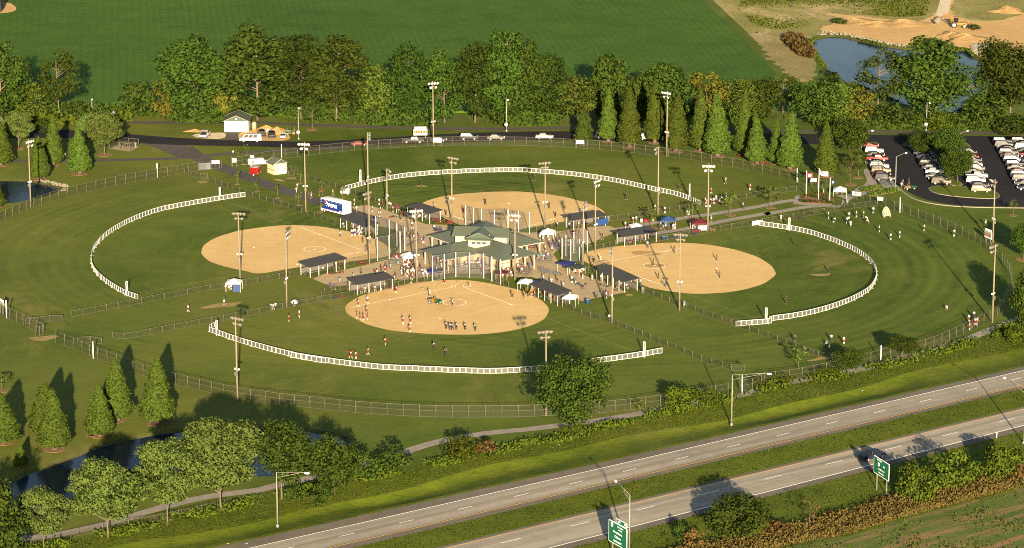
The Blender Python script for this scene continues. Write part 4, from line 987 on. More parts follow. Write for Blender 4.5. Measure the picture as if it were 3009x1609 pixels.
foul_pole('white foul pole at the right end of the far portable fence', 7, 1345, 158, 48)
def pole_marker(label, sh, x, y, top):
    b = g(sh, x, y); h = metres(sh, y, y - top); t = thing('foul_line_pole', label, 'pole', b, 0, 'tall white foul line poles on the outer fences')
    MB().tube([(0, 0, 0), (0, 0, h)], .11, 8).build('shaft', white, t); MB().lathe([(.11, h), (.11, h + .05), (.02, h + .1)], 8).build('cap', white, t)
for s, sh, x, y, top in (('white pole on the upper left outer fence', 1, 1137, 1282, 1180), ('white pole on the lower left corner fence', 5, 48, 1018, 890), ('white pole on the near outer fence left part', 5, 674, 1310, 1190), ('white pole behind the ticket hut', 'T1', 1100, 290, 30),
                        ('white pole on the outer fence above the flag bed', 4, 327, 1315, 1215), ('white pole on the right outer fence near the car park', 8, 1070, 258, 148), ('white pole on the lower right outer fence', 8, 932, 1330, 1215), ('white pole at the middle highway lamp', 11, 1695, 278, 150)):
    pole_marker(s, sh, x, y, top)

# backstops: tall poles, rails, netting
def backstop(label, path, h, k):
    o = path[0].copy(); q = [v - o for v in path]
    t = thing('backstop', label, 'backstop', o, 0, 'home plate backstops')
    for v in q: put('pole', BPOLE, t, v, (0, 0, 0), (1, 1, h))
    for z, nm in ((h - .02, 'top_rail'), (1.9, 'mid_rail'), (.1, 'bottom_rail')):
        put(nm, MB().tube([(v.x, v.y, z) for v in q], .04, 5).mesh(nm, darksteel if z > 3 else steel), t)
    sheet_along('net', q, .05, h, netm, t)
BPOLE = MB().tube([(0, 0, 0), (0, 0, 1)], .085, 8).mesh('pole', white)
backstop('tall netted backstop of the near field before the building', pts('T7', (215, 450), (452, 410), (685, 368), (963, 380), (1250, 392), (1415, 455), (1592, 520)), 5.6, 'S')
backstop('tall netted backstop of the left field beside the plaza', pts('S1', (1128, 1110), (1297, 1082), (1455, 1022), (1522, 960), (1410, 905), (1300, 850), (1105, 800)), 5.4, 'W')
backstop('tall netted backstop of the right field beside the blue awnings', pts('S3', (700, 812), (575, 814), (450, 790), (505, 745), (620, 705), (815, 690)), 4.9, 'E')
backstop('tall netted backstop of the far field behind the building', pts('S2', (830, 320), (942, 345), (1058, 372), (1243, 385), (1440, 378), (1590, 400), (1750, 425)), 5.0, 'N')

# ================================================================== LIGHTS ON POLES
LAMP = MB().lathe([(.06, -.42), (.16, -.40), (.24, -.2), (.36, .02), (.37, .06)], 10).mesh('lamp', mat('lamp_housing', (.12, .11, .10), .4, .1, 3, .0))
LFACE = MB().lathe([(.34, .0), (.33, .03)], 10).mesh('lens', mat('lamp_lens', (.75, .73, .68), .12))
def flood(label, sh, x, y, top, aim, rows=2):
    b = g(sh, x, y); h = metres(sh, y, y - top); d = (aim - b); a = math.atan2(d.y, d.x) - PI / 2
    t = thing('floodlight_pole', label, 'light pole', b, a, 'floodlight poles round the ball fields')
    lx, ly = rng.uniform(-.15, .15), rng.uniform(-.1, .1)
    MB().tube([(0, 0, 0), (lx * .5, ly * .5, h * .5), (lx, ly, h)], [.20, .16, .11], 9).build('pole', woodpole, t)
    for r in range(rows):
        z = h - .35 - r * 1.05; w = 2.9 if r == 0 else 1.9
        MB().box((lx, ly + .2, z), (w, .12, .14)).build('crossarm', woodpole, t)
        for i in range(4 if r == 0 else 2):
            px = lx + (-w / 2 + .3 + (w - .6) * i / ((4 if r == 0 else 2) - 1))
            l = put('lamp', LAMP, t, (px, ly + .55, z - .18), (-1.95, 0, rng.uniform(-.35, .35))); put('lens', LFACE, l, (0, 0, .04))
    MB().box((lx * .3, -.28, h * .32), (.5, .3, .7)).build('switch_box', steel, t)
    for s in (-1, 1): MB().lathe([(.05, 0), (.2, .1), (.22, .32), (.1, .4)], 8, (lx * .3 + s * .42, .05, h * .36)).build('speaker', lamp, t)
HC = {k: v + (CIRC[k] - v) * 1.9 for k, v in HOME.items()}
FLOODS = [(5, 222, 215, 215 - 483, 'W', 'leftmost floodlight pole beside the small pond'), (5, 1735, 738, 255, 'W', 'floodlight pole behind the white tent of the left field'),
 (6, 252, 937, 383, 'S', 'floodlight pole at the left end of the near left dugout'), (9, 1690, 326, -267, 'S', 'floodlight pole on the near outer fence at left'),
 (6, 850, 634, 108, 'W', 'floodlight pole at the red table by the left backstop'), ('S1', 1266, 395, -215, 'N', 'floodlight pole on the plaza behind the left backstop'),
 ('S1', 993, 268, -735, 'N', 'tall floodlight pole behind the blue trailer'), (6, 390, 252, -250, 'W', 'floodlight pole left of the blue trailer'),
 ('S4', 1205, 342, -725, 'S', 'floodlight pole beside the white tent in the plaza crowd'), ('S2', 1540, 1090, 125, 'S', 'floodlight pole right of the near backstop'),
 (6, 1445, 332, -144, 'N', 'floodlight pole at the far left dugout'), (7, 298, 357, -108, 'N', 'floodlight pole by the white tent behind the building'),
 (7, 662, 537, 16, 'E', 'floodlight pole on the plaza right of the far right dugout'), (7, 572, 642, 178, 'E', 'floodlight pole by the right backstop'),
 (7, 1115, 268, -214, 'N', 'floodlight pole left of the blue canopy'), (7, 1475, 392, -94, 'E', 'floodlight pole right of the maroon canopy'),
 (7, 1270, 962, 408, 'E', 'floodlight pole on the lower foul line of the right field'), (7, 782, 1054, 508, 'S', 'floodlight pole on the right foul line of the near field'),
 (11, 302, 438, -172, 'S', 'floodlight pole rising behind the large lone tree'), (8, 1742, 472, 18, 'E', 'upper of the two floodlight poles at the right edge'),
 (8, 1738, 1050, 488, 'E', 'lower of the two floodlight poles at the right edge'), (2, 1313, 1048, 592, 'N', 'floodlight pole beside the scoreboard by the park road'), (3, 1178, 1130, 662, 'N', 'floodlight pole among the upper cypresses')]
for sh, x, y, top, k, s in FLOODS: flood(s, sh, x, y, top, HC[k])
alu = mat('brushed_aluminium', (.16, .155, .14), .4, .08, 2, .0)
def street_lamp(label, b, h, arm, truss=True, group='highway lamps', ball=False):
    a = math.atan2(arm.y, arm.x); L = arm.length
    t = thing('street_lamp', label, 'street lamp', b, a, group)
    MB().tube([(0, 0, .3), (0, 0, h)], [.15, .09], 8).build('pole', alu, t); MB().lathe([(.28, 0), (.28, .35), (.17, .5)], 8).build('base', alu, t)
    mb = MB().tube([(0, 0, h - .05), (L * .8, 0, h + .25), (L, 0, h + .2)], .05, 5)
    if truss:
        mb.tube([(0, 0, h - 1.0), (L * .8, 0, h + .1)], .04, 5)
        for f in (.25, .5): mb.tube([(L * .8 * f, 0, h - .05 + .3 * f), (L * .8 * f, 0, h - 1.0 + 1.1 * f)], .03, 4)
    mb.build('arm', alu, t)
    MB().lathe([(.04, -.45), (.17, -.35), (.20, .1), (.13, .4), (.02, .45)], 8, (0, 0, 0), M=Matrix.Rotation(PI / 2, 3, 'Y')).build('lamp_head', lamp, t, (L + .3, 0, h + .15))
    if ball: MB().lathe([(.05, -.5), (.35, -.35), (.5, 0), (.35, .35), (.05, .5)], 10, (0, -.1, h * .22)).build('globe', white, t)
def armv(sh, b, x0, y0, x1, y1, h):
    return g(sh, x1, y1, h) - g(sh, x0, y0, h)
def lampat(label, sh, x, y, h_units, tip, truss, group, ball=False):
    b = g(sh, x, y); h = metres(sh, y, h_units)
    p = g(sh, tip[0], tip[1], h); a = Vector((p.x - b.x, p.y - b.y, 0))
    if a.length > 6.5: a = a.normalized() * 6.5
    if a.length < 1.5: a = Vector((.3, -1.6, 0))
    street_lamp(label, b, h, a, truss, group, ball)
lampat('highway lamp in front of the dark trees by the near pond', 10, 183, 1230, 398, (380, 852), True, 'highway lamps')
lampat('highway lamp in the middle of the far verge', 11, 1620, 508, 366, (1878, 147), True, 'highway lamps')
lampat('highway lamp behind the left-hand green sign', 11, 893, 1430, 438, (712, 832), True, 'highway lamps')
lampat('highway lamp cut by the right edge', 12, 1934, 636, 395, (1735, 146), True, 'highway lamps')
PL = 'slim lamps of the park roads'
lampat('slim lamp rising behind the round pale tree', 1, 668, 862, 150, (632, 711), False, PL)
lampat('slim lamp with white globe right of the garage', 2, 338, 1006, 230, (331, 778), False, PL, True)
lampat('slim lamp with white globe in the middle of the park road', 2, 1840, 950, 234, (1843, 716), False, PL, True)
lampat('slim lamp with white globe above the car park', 4, 1260, 942, 203, (1260, 738), False, PL, True)
lampat('bent lamp at the left corner of the car park', 4, 795, 1068, 103, (868, 948), False, PL)
lampat('bent lamp at the entrance of the car park', 4, 1037, 1372, 240, (1110, 1110), False, PL)
lampat('bent lamp behind the car park island trees', 4, 1490, 1060, 92, (1555, 950), False, PL)

# ================================================================== DUGOUTS
tarroof = mat('dark_shingle_roof', (.034, .033, .031), .85, .2, 3, bump=.3)
benchm = mat('aluminium_bench', (.13, .128, .12), .4, .1, 3, .3)
def dugout(label, A, B, depth=3.1, h=2.35):
    u = (B - A); L = u.length; a = math.atan2(u.y, u.x); v = Vector((-u.y, u.x, 0))
    if v.y < 0: v = -v
    s = 1 if (-u.y * v.x + u.x * v.y) > 0 else -1
    t = thing('dugout', label, 'dugout', A, a, 'roofed dugouts of the ball fields')
    n = max(3, int(round(L / 2.6)))
    for i in range(n + 1):
        for y in (0, depth): put('post', BPOLE, t, (L * i / n, y * s, 0), (0, 0, 0), (.8, .8, h + (.35 if y else 0) - .02))
    mb = MB(); e = .45
    c = [(-e, -e * s, h), (L + e, -e * s, h), (L + e, (depth + e) * s, h + .4), (-e, (depth + e) * s, h + .4)]
    mb.add(c + [(x, y, z + .14) for x, y, z in c], [(0, 1, 2, 3), (4, 5, 6, 7), (0, 1, 5, 4), (1, 2, 6, 5), (2, 3, 7, 6), (3, 0, 4, 7)]); mb.build('roof', tarroof, t)
    MB().box((L / 2, depth * .8 * s, .45), (L * .9, .35, .05)).build('bench', benchm, t)
    for i in range(int(L / 2)): MB().box((.6 + i * 2, depth * .8 * s, .21), (.06, .3, .42)).build('bench_leg', steel, t)
    for nm, q in (('wire_mesh', [(0, 0), (L, 0)]), ('wire_mesh', [(0, 0), (0, depth * s)]), ('wire_mesh', [(L, 0), (L, depth * s)]), ('wire_mesh', [(0, depth * s), (L, depth * s)])):
        sheet_along(nm, [Vector((x, y, 0)) for x, y in q], .05, h - .1, wirem, t)
    MB().tube([(0, 0, 1.05), (L, 0, 1.05)], .035, 5).build('rail', steel, t)
    MB().box((L * .5, depth * s * .97, .9), (L * .94, .06, 1.2)).build('back_wall', mat('dugout_back', (.13, .12, .10), .8, .2, 2), t)
    return t
DUG = {
 'Wn': dugout('dugout of the left field next to the blue trailer', g('S1', 593, 630), g('S1', 962, 765)),
 'Ws': dugout('dugout of the left field left of the red table', g('S1', 155, 1352), g('S1', 655, 1235)),
 'Sw': dugout('dugout at the left side of the near field', g('S4', 343, 525), g('S4', 850, 440)),
 'Se': dugout('dugout at the right side of the near field between two white tents', g(7, 205, 852), g(7, 388, 930)),
 'Es': dugout('dugout at the lower side of the right field', g('S3', 950, 1088), g('S3', 1355, 1272)),
 'En': dugout('dugout at the upper side of the right field', g('S3', 1355, 612), g('S3', 1810, 540)),
 'Nw': dugout('dugout at the left side of the far field', g(6, 1125, 285), g(6, 1285, 336)),
 'Ne': dugout('dugout at the right side of the far field with a blue tarp', g('S3', 620, 372), g('S3', 1076, 306)),
}
MB().box((0, 0, .75), (3.6, .06, 1.5)).build('tarp', mat('blue_tarp', (.014, .035, .12), .5, .15, 2), DUG['Ne'], (7.4, -.1, .3))

# ================================================================== BUILDINGS
trimw = mat('white_trim', (.30, .28, .23), .6, .05)
def hip_roof(mb, hx, hy, z0, z1, inset, over=0, mi=0, thick=.16):
    """hipped roof over a rectangle: ridge along x"""
    a, b = hx + over, hy + over
    e = [(-a, -b, z0), (a, -b, z0), (a, b, z0), (-a, b, z0)]; r = [(-a + inset, 0, z1), (a - inset, 0, z1)]
    mb.add(e + r, [(0, 1, 5, 4), (1, 2, 5), (2, 3, 4, 5), (3, 0, 4)], mi)
    lo = [(x, y, z - thick) for x, y, z in e]
    mb.add(e + lo, [(0, 1, 5, 4), (1, 2, 6, 5), (2, 3, 7, 6), (3, 0, 4, 7), (4, 5, 6, 7)], mi)
BC = Vector((-6.5, 679.8, 0)); BR = math.radians(-9)
bld = thing('concession_building', 'green-roofed cream concession building in the middle of the four fields', 'building', BC, BR)
glassw = mat('window_glass', (.05, .055, .06), .1, .1)
for nm, ang, hl, hw_, ze in (('wing_roof', -45, 13.6, 5.0, 3.55), ('wing_roof', 45, 13.0, 4.8, 3.2)):
    mb = MB(); hip_roof(mb, hl, hw_, ze, ze + 1.9, 5.2, .1); o = mb.build(nm, roofgreen, bld, (0, 0, 0), math.radians(ang))
    g2 = MB()
    for s in (-1, 1): g2.box((0, s * (hw_ + .14), ze - .09), (2 * hl + .3, .1, .14))
    g2.build('gutter', trimw, o)
    # standing seams
    mb = MB()
    for i in range(int(2 * hl / 1.2)):
        x = -hl + .6 + i * 1.2
        f = min(1.0, (hl - abs(x)) / 5.2)
        for s in (-1, 1): mb.tube([(x, s * (hw_ + .05), ze + .03), (x, s * (hw_ * (1 - f)), ze + 1.9 * f + .03)], .022, 4, caps=False)
    mb.build('roof_seam', roofgreen, o)
    wl2 = MB().box((0, 0, (ze - .3) / 2), (16.5, 7.6, ze - .3)); w = wl2.build('wall', cream, bld, (0, 0, 0), math.radians(ang))
    MB().box((0, 0, 1.05), (16.56, 7.66, .16)).build('dark_band', mat('brown_band', (.10, .07, .05), .7), w)
    for sx in (-1, 1):
        for sy in (-1, 1):
            for d in (.6, 4.0): put('column', MB().box((0, 0, .5), (.26, .26, 1)).mesh('column', trimw), w, (sx * (hl - d), sy * (hw_ - .4), 0), (0, 0, 0), (1, 1, ze - .17))
    for i, x in enumerate((-6, -3, 0, 3, 6)):
        for sy in (-1, 1):
            f = MB().box((0, 0, 0), (1.7, .08, 1.2)).build('window_shutter', mat('tan_shutter', (.24, .20, .135), .6, .1), w, (x, sy * 3.84, 1.9))
            MB().box((0, 0, -.66), (1.9, .22, .08)).build('sill', trimw, f)
    for sx in (-1, 1):
        for y in (-1.9, 1.9):
            f = MB().box((0, 0, 0), (.08, 1.0, 2.1)).build('door', mat('brown_door', (.12, .09, .06), .6, .1), w, (sx * 8.29, y, 1.07)); MB().box((sx * .06, .35, 0), (.05, .08, .1)).build('handle', steel, f)
# upper press box: a cross of two gabled bars
up = MB().box((0, 0, 4.95), (11.4, 4.8, 2.7)); up = up.build('upper_wall', cream, bld)
MB().box((0, 0, 4.95), (4.8, 9.8, 2.7)).build('upper_wall', cream, bld)
def gable(hl, hw_, z0, z1, axis):
    mb = MB(); t = .14
    P = (lambda a, b, z: (a, b, z)) if axis == 'x' else (lambda a, b, z: (-b, a, z))
    for s in (-1, 1):
        q = [P(-hl, s * hw_, z0), P(hl, s * hw_, z0), P(hl, 0, z1), P(-hl, 0, z1)]
        mb.add(q + [(x, y, z - t) for x, y, z in q], [(0, 1, 2, 3), (4, 5, 6, 7), (0, 1, 5, 4), (1, 2, 6, 5), (3, 0, 4, 7)])
    return mb
r1 = gable(6.3, 3.15, 6.15, 7.6, 'x').build('upper_roof', roofgreen, bld); r2 = gable(5.5, 3.2, 6.18, 7.65, 'y').build('upper_roof', roofgreen, bld)
for axis, L, rr in (('x', 6.15, r1), ('y', 5.35, r2)):
    for s in (-1, 1):
        P = (lambda a, b, z: (a, b, z)) if axis == 'x' else (lambda a, b, z: (-b, a, z))
        gb = MB().add([P(s * (L - .3), -2.6, 6.2), P(s * (L - .3), 2.6, 6.2), P(s * (L - .3), 0, 7.35)], [(0, 1, 2)]).build('gable_panel', mat('green_gable', (.035, .055, .04), .6), rr)
        MB().tube([P(s * L, -3.0, 6.13), P(s * L, 0, 7.5), P(s * L, 3.0, 6.13)], .09, 4).build('barge_board', trimw, rr)
for s in (-1, 1):   # skirt roof under the gables and press box windows
    mb = MB(); hip_roof(mb, 2.9, .75, 6.0, 6.35, 1.0); mb.build('skirt_roof', roofgreen, bld, (0, s * 5.0, 0))
    for i in (-1, 0, 1):
        f = MB().box((0, 0, 0), (.95, .06, .62)).build('window', trimw, bld, (i * 1.15, s * 4.94, 5.15)); MB().box((0, s * .03, 0), (.82, .04, .5)).build('pane', glassw, f)
for x, y in ((-4.9, 1.2), (4.8, 1.2), (-2.2, -3.8), (2.2, -3.8)): MB().tube([(0, 0, 0), (0, 0, .7)], .07, 6).build('vent_pipe', trimw, bld, (x, y, 6.2))

def hut(name, label, cat, c, rz, wx, wy, wh, rise, over=.4, ridge='x', band_=True, doorside=None, wall_m=None):
    t = thing(name, label, cat, c, rz); w = MB().box((0, 0, wh / 2), (wx, wy, wh)).build('wall', wall_m or cream, t)
    hl, hw_ = (wx / 2, wy / 2) if ridge == 'x' else (wy / 2, wx / 2)
    r = gable(hl + over, hw_ + over, wh - .1, wh + rise, ridge).build('roof', roofgreen, t)
    P = (lambda a, b, z: (a, b, z)) if ridge == 'x' else (lambda a, b, z: (-b, a, z))
    for s in (-1, 1):
        MB().prism([(-hw_, 0), (hw_, 0), (0, rise * hw_ / (hw_ + over))], 'x' if ridge == 'x' else 'y', -.05, .05).build('gable_panel', mat('green_gable', (.035, .055, .04), .6), r, P(s * (hl - .02), 0, wh - .02))
        MB().tube([P(s * (hl + over + .02), -hw_ - over, wh - .12), P(s * (hl + over + .02), 0, wh + rise - .04), P(s * (hl + over + .02), hw_ + over, wh - .12)], .07, 4).build('barge_board', trimw, r)
    if band_: MB().box((0, 0, wh * .42), (wx + .06, wy + .06, .13)).build('dark_band', mat('brown_band', (.10, .07, .05), .7), w)
    return t
# garage beside the park road
gc = (g('T2', 170, 830) + g('T2', 780, 835)) / 2 + Vector((0, 3.2, 0))
ga = hut('garage', 'white garage with green gabled roof beside the white van', 'garage', gc, math.radians(-1), 6.2, 6.4, 2.9, 1.55, .55, 'y', False, None, mat('white_block', (.70, .68, .60), .7, .05))
f = MB().box((0, -3.23, 1.15), (4.0, .08, 2.3)).build('garage_door', white, ga)
for i in range(4): MB().box((0, -3.28, .3 + i * .57), (3.9, .04, .5)).build('door_panel', white, f)
MB().box((2.5, -3.24, 1.25), (1.0, .06, .14)).build('band', mat('tan_shutter', (.42, .36, .25), .6), ga); MB().box((-2.7, -3.24, 1.2), (.35, .07, 2.3)).build('door', mat('grey_door', (.3, .3, .28), .6), ga)
MB().lathe([(.2, -.04), (.2, .04)], 8, (0, -3.8, 3.55), M=Matrix.Rotation(PI / 2, 3, 'X')).build('gable_light', lamp, ga)
# ticket hut
h1, h2, h3 = g('T1', 830, 575), g('T1', 955, 615), g('T1', 1198, 580)
hx = (h3 - h2); hl_ = 3.5
ta = math.atan2(hx.y, hx.x); wy_ = 3.4
tc_ = h2 + Vector((math.cos(ta), math.sin(ta), 0)) * (hx.length / 2) + Vector((-math.sin(ta), math.cos(ta), 0)) * (wy_ / 2)
tk = hut('ticket_hut', 'small cream ticket hut with green roof beside the red trailer', 'hut', tc_, ta, hx.length, wy_, 2.75, 1.1, .3, 'y', True)
f = MB().box((0, 0, 0), (1.5, .07, 2.1)).build('door', mat('pale_door', (.72, .66, .50), .6), tk, (.5, -wy_ / 2 - .05, 1.1)); MB().box((.5, -.06, 0), (.08, .06, .12)).build('handle', steel, f)

# ================================================================== SIGNS
def text_mesh(s, size, m, ext=.004, bold=0.0, align='CENTER'):
    c = bpy.data.curves.new('lettering', 'FONT'); c.body = s; c.size = size; c.extrude = ext; c.offset = bold; c.align_x = align; c.align_y = 'CENTER'; c.resolution_u = 2
    o = bpy.data.objects.new('tmp', c); COL.objects.link(o); dg = bpy.context.evaluated_depsgraph_get(); dg.update()
    me = bpy.data.meshes.new_from_object(o.evaluated_get(dg)); bpy.data.objects.remove(o); me.materials.clear(); me.materials.append(m); return me
def lettering(s, parent, x, z, size, m, y=-.06, bold=0.0, sx=1.0, align='CENTER'):
    return put('lettering', text_mesh(s, size, m, .004, bold, align), parent, (x, y, z), (PI / 2, 0, 0), (sx, 1, 1))
signgreen = mat('sign_green', (.006, .088, .050), .45, .08, 1)
signwhite = mat('sign_white', (.8, .8, .76), .45, .04)
def rrect(w, h, r, n=4):
    out = []
    for cx, cy, a0 in ((w / 2 - r, h / 2 - r, 0), (-w / 2 + r, h / 2 - r, 90), (-w / 2 + r, -h / 2 + r, 180), (w / 2 - r, -h / 2 + r, 270)):
        for i in range(n + 1):
            a = math.radians(a0 + 90 * i / n); out.append((cx + r * math.cos(a), cy + r * math.sin(a)))
    return out
def road_sign(label, b0, b1, zb, w, h, face):
    c = (b0 + b1) / 2
    t = thing('highway_sign', label, 'road sign', c, face, 'green highway signs')
    for s in (-1, 1): MB().box((s * w * .32, .12, (zb + h * .9) / 2), (.22, .12, zb + h * .9)).build('post', alu, t)
    p = MB().prism(rrect(w, h, .22), 'y', -.03, .03).build('panel', signwhite, t, (0, 0, zb + h / 2))
    MB().prism(rrect(w - .22, h - .22, .16), 'y', -.045, -.02).build('face', signgreen, p)
    for i in range(3): MB().box((0, .06, -h * .35 + i * h * .35), (w * .96, .06, .08)).build('stiffener', alu, p)
    return t, p
# right-hand sign: corners on sheet T4
def sign_from(sh, postL, postR, TL, TR, BL):
    a, b = g(sh, *postL), g(sh, *postR); return a, b
a, b = sign_from('T4', (808, 1190), (1052, 1350), None, None, None)
d = b - a; fa = math.atan2(d.y, d.x)
zt = metres('T4', 1190, 1190 - 770); hh = metres('T4', 1190, 440)
t, p = road_sign('right-hand green highway sign on two posts in front of the pickup', a, b, zt * .98, d.length / .64, hh, fa)
W_, H_ = d.length / .64, hh; k = H_ / 4.0
lettering('BY-PASS', p, -W_ * .14, H_ * .37, H_ * .13, signwhite, bold=.006, sx=1.15)
sh_ = MB().prism(rrect(H_ * .2, H_ * .22, H_ * .07), 'y', -.07, -.04).build('route_shield', signwhite, p, (-W_ * .17, 0, H_ * .13)); put('lettering', text_mesh('60', H_ * .15, mat('sign_black', (.02, .02, .02), .5)), sh_, (0, -.08, 0), (PI / 2, 0, 0))
lettering('East', p, W_ * .18, H_ * .15, H_ * .13, signwhite, bold=.006)
lettering('Wendell H. Ford', p, 0, -H_ * .13, H_ * .115, signwhite, bold=.006, sx=.95)
lettering('Expressway', p, 0, -H_ * .32, H_ * .125, signwhite, bold=.006)
# left-hand sign: only its top is in the picture's lower edge
zt = metres('T3', 1500, 430); hh = metres('T3', 1500, 690)
a, b = g('T3', 1045, 1620), g('T3', 1410, 1830); d = b - a
W_ = d.length / .64
t, p = road_sign('left-hand green highway sign with exit tab at the bottom edge', a, b, zt * .98, W_, hh, math.atan2(d.y, d.x)); H_ = hh
tab = MB().prism(rrect(W_ * .58, H_ * .22, .12), 'y', -.03, .03).build('exit_tab', signwhite, p, (W_ * .2, 0, H_ * .62)); MB().prism(rrect(W_ * .58 - .16, H_ * .22 - .16, .1), 'y', -.045, -.02).build('face', signgreen, tab)
put('lettering', text_mesh('EXIT', H_ * .11, signwhite, .004, .006), tab, (-W_ * .12, -.06, 0), (PI / 2, 0, 0)); put('lettering', text_mesh('13', H_ * .14, signwhite, .004, .006), tab, (W_ * .19, -.06, 0), (PI / 2, 0, 0))
MB().lathe([(H_ * .11, -.02), (H_ * .11, .02)], 20, M=Matrix.Rotation(PI / 2, 3, 'X')).build('route_disc', signwhite, p, (-W_ * .33, -.06, H_ * .34))
put('lettering', text_mesh('81', H_ * .09, mat('sign_black', (.02, .02, .02), .5)), p, (-W_ * .33, -.09, H_ * .34), (PI / 2, 0, 0))
lettering('WEST PARRISH', p, W_ * .14, H_ * .36, H_ * .075, signwhite, bold=.004, sx=.95); lettering('AVENUE', p, W_ * .14, H_ * .24, H_ * .075, signwhite, bold=.004)
lettering('Owensboro', p, 0, H_ * .07, H_ * .15, signwhite, bold=.008); lettering('Calhoun', p, 0, -H_ * .14, H_ * .15, signwhite, bold=.008); lettering('NEXT RIGHT', p, 0, -H_ * .35, H_ * .115, signwhite, bold=.006)

def banner(label, sh, x, y, w, h, z, face, m, marks=None, cat='banner'):
    b = g(sh, x, y); t = thing('banner', label, cat, b, face, 'banners hung on the fences')
    p = MB().box((0, 0, z), (w, .04, h)).build('cloth', m, t)
    for s in (-1, 1): MB().box((s * w * .47, .05, z / 2), (.06, .06, z + h * .4)).build('post', steel, t)
    if marks:
        for i, mm in enumerate(marks): MB().box((0, -.03, z + h * (.22 - .2 * i)), (w * (.7 - .15 * (i % 2)), .02, h * .09)).build('print_line', mm, t)
    return t
redp = mat('red_print', (.15, .012, .01), .6); bluep = mat('blue_print', (.04, .08, .35), .6); blackp = mat('black_print', (.03, .03, .03), .6)
f0 = math.radians(-32)
banner('white banner hung right of the white tent by the car park', 'T5', 1290, 660, 2.4, .95, 1.0, math.radians(-30), white, [redp, redp])
banner('white banner with red print on the right field corner fence', 'T5', 1745, 795, 1.5, .95, 1.5, math.radians(-30), white, [redp])
banner('white banner with a dark drawing behind the flagpoles', 'T5', 465, 440, 1.4, .9, 1.6, math.radians(-25), white, [blackp])
banner('white banner at the left end of the upper right foul fence', 7, 1832, 347, 2.8, 1.0, .6, math.radians(25), white)
banner('white banner with red emblem on the far fence by the floodlight pole', 2, 1340, 1052, 2.2, 1.15, 1.5, 0, white, [redp])
banner('small white banner on the far fence near the spruce', 3, 553, 1070, 2.0, .9, 1.6, 0, white)
banner('white and red sign at the left gate post of the far fence', 'T1', 190, 452, 1.0, 1.0, 1.6, .1, white, [redp])
banner('white sign on the far fence behind the white trailer', 'T1', 532, 395, 1.0, .9, 1.6, .1, white)
banner('two-part white sign on the gate at the upper left walk', 1, 1558, 1215, 1.9, .9, 1.6, .1, white, [redp])
banner('silver tarp draped over the gate by the upper left walk', 1, 1478, 1226, 3.0, 1.7, .95, .2, mat('silver_tarp', (.09, .095, .105), .35, .2, 1.5))
# scoreboards
def scoreboard(label, b, rz, w, h, z):
    t = thing('scoreboard', label, 'scoreboard', b, rz, 'scoreboards')
    for s in (-1, 1): MB().box((s * w * .35, 0, (z + h / 2) / 2), (.18, .18, z + h / 2)).build('post', steel, t)
    p = MB().box((0, -.05, z + h / 2), (w, .3, h)).build('panel', mat('scoreboard_face', (.22, .23, .22), .5, .08), t)
    MB().box((0, -.08, z + h + .32), (w * .85, .2, .5)).build('header', white, t)
    MB().box((0, -.215, z + h * .55), (w * .9, .03, h * .34)).build('score_window', blackp, p)
    for i in range(5): MB().box((-w * .36 + i * w * .18, -.235, z + h * .55), (w * .1, .02, h * .2)).build('digit', mat('digit_amber', (.5, .2, .03), .5), p)
    for i in range(4): MB().box((-w * .33 + i * w * .22, -.215, z + h * .18), (w * .16, .03, h * .14)).build('label_bar', white, p)
scoreboard('scoreboard beside the park road behind the far fence', g(2, 1218, 1000), .05, 3.6, 1.7, .9)
scoreboard('scoreboard seen edge-on at the right outer fence', g(8, 1708, 470), math.radians(-66), 2.8, 1.6, .9)
scoreboard('pale low scoreboard cut by the left edge', g(5, 14, 985), math.radians(118), 2.4, .55, 1.9)
scoreboard('blue back of a scoreboard behind the round pale tree', g(1, 815, 905), math.radians(80), 3.2, 1.9, 1.2)
# flagpoles
def flag(label, sh, x, y, top, cols, w, h, drop):
    b = g(sh, x, y); H = metres(sh, y, y - top); t = thing('flagpole', label, 'flagpole', b, 0, 'three flagpoles in the flower bed')
    MB().tube([(0, 0, 0), (0, 0, H)], [.10, .06], 8).build('pole', white, t); MB().lathe([(.03, -.1), (.1, 0), (.03, .1)], 8, (0, 0, H + .08)).build('finial', rimm, t)
    n = 10; 
    def strip_(z0, z1, x0, x1, m, nm, yo=0):
        mb = MB(); vs = []
        for i in range(n + 1):
            f = x0 + (x1 - x0) * i / n; dz = -drop * f - .15 * math.sin(f * 5); yy = .12 * math.sin(f * 7 + 1) + yo
            vs += [(.1 + f * w, yy, H - .15 - h * z0 + dz), (.1 + f * w, yy, H - .15 - h * z1 + dz)]
        mb.add(vs, [(2 * i, 2 * i + 1, 2 * i + 3, 2 * i + 2) for i in range(n)]); mb.build(nm, m, t)
    for z0, z1, x0, x1, m, nm, yo in cols: strip_(z0, z1, x0, x1, m, nm, yo)
fr, fw, fb = mat('flag_red', (.14, .008, .008), .7), mat('flag_white', (.75, .74, .7), .7), mat('flag_blue', (.012, .016, .06), .7)
flag('left flagpole with a red flag and white disc', 'T5', 318, 640, 150, [(0, 1, 0, 1, fr, 'flag', 0), (.22, .82, .25, .72, fw, 'emblem', -.03)], 1.4, 1.15, .45)
flag('middle tallest flagpole with the stars and stripes', 'T5', 556, 692, 105, [(i / 13, (i + 1) / 13, 0, 1, fr if i % 2 == 0 else fw, 'stripe', 0) for i in range(13)] + [(0, .54, 0, .4, fb, 'canton', -.03)] + [(.06 + .13 * (i // 4), .11 + .13 * (i // 4), .05 + .09 * (i % 4), .09 + .09 * (i % 4), fw, 'star', -.05) for i in range(12)], 2.1, 1.25, .75)
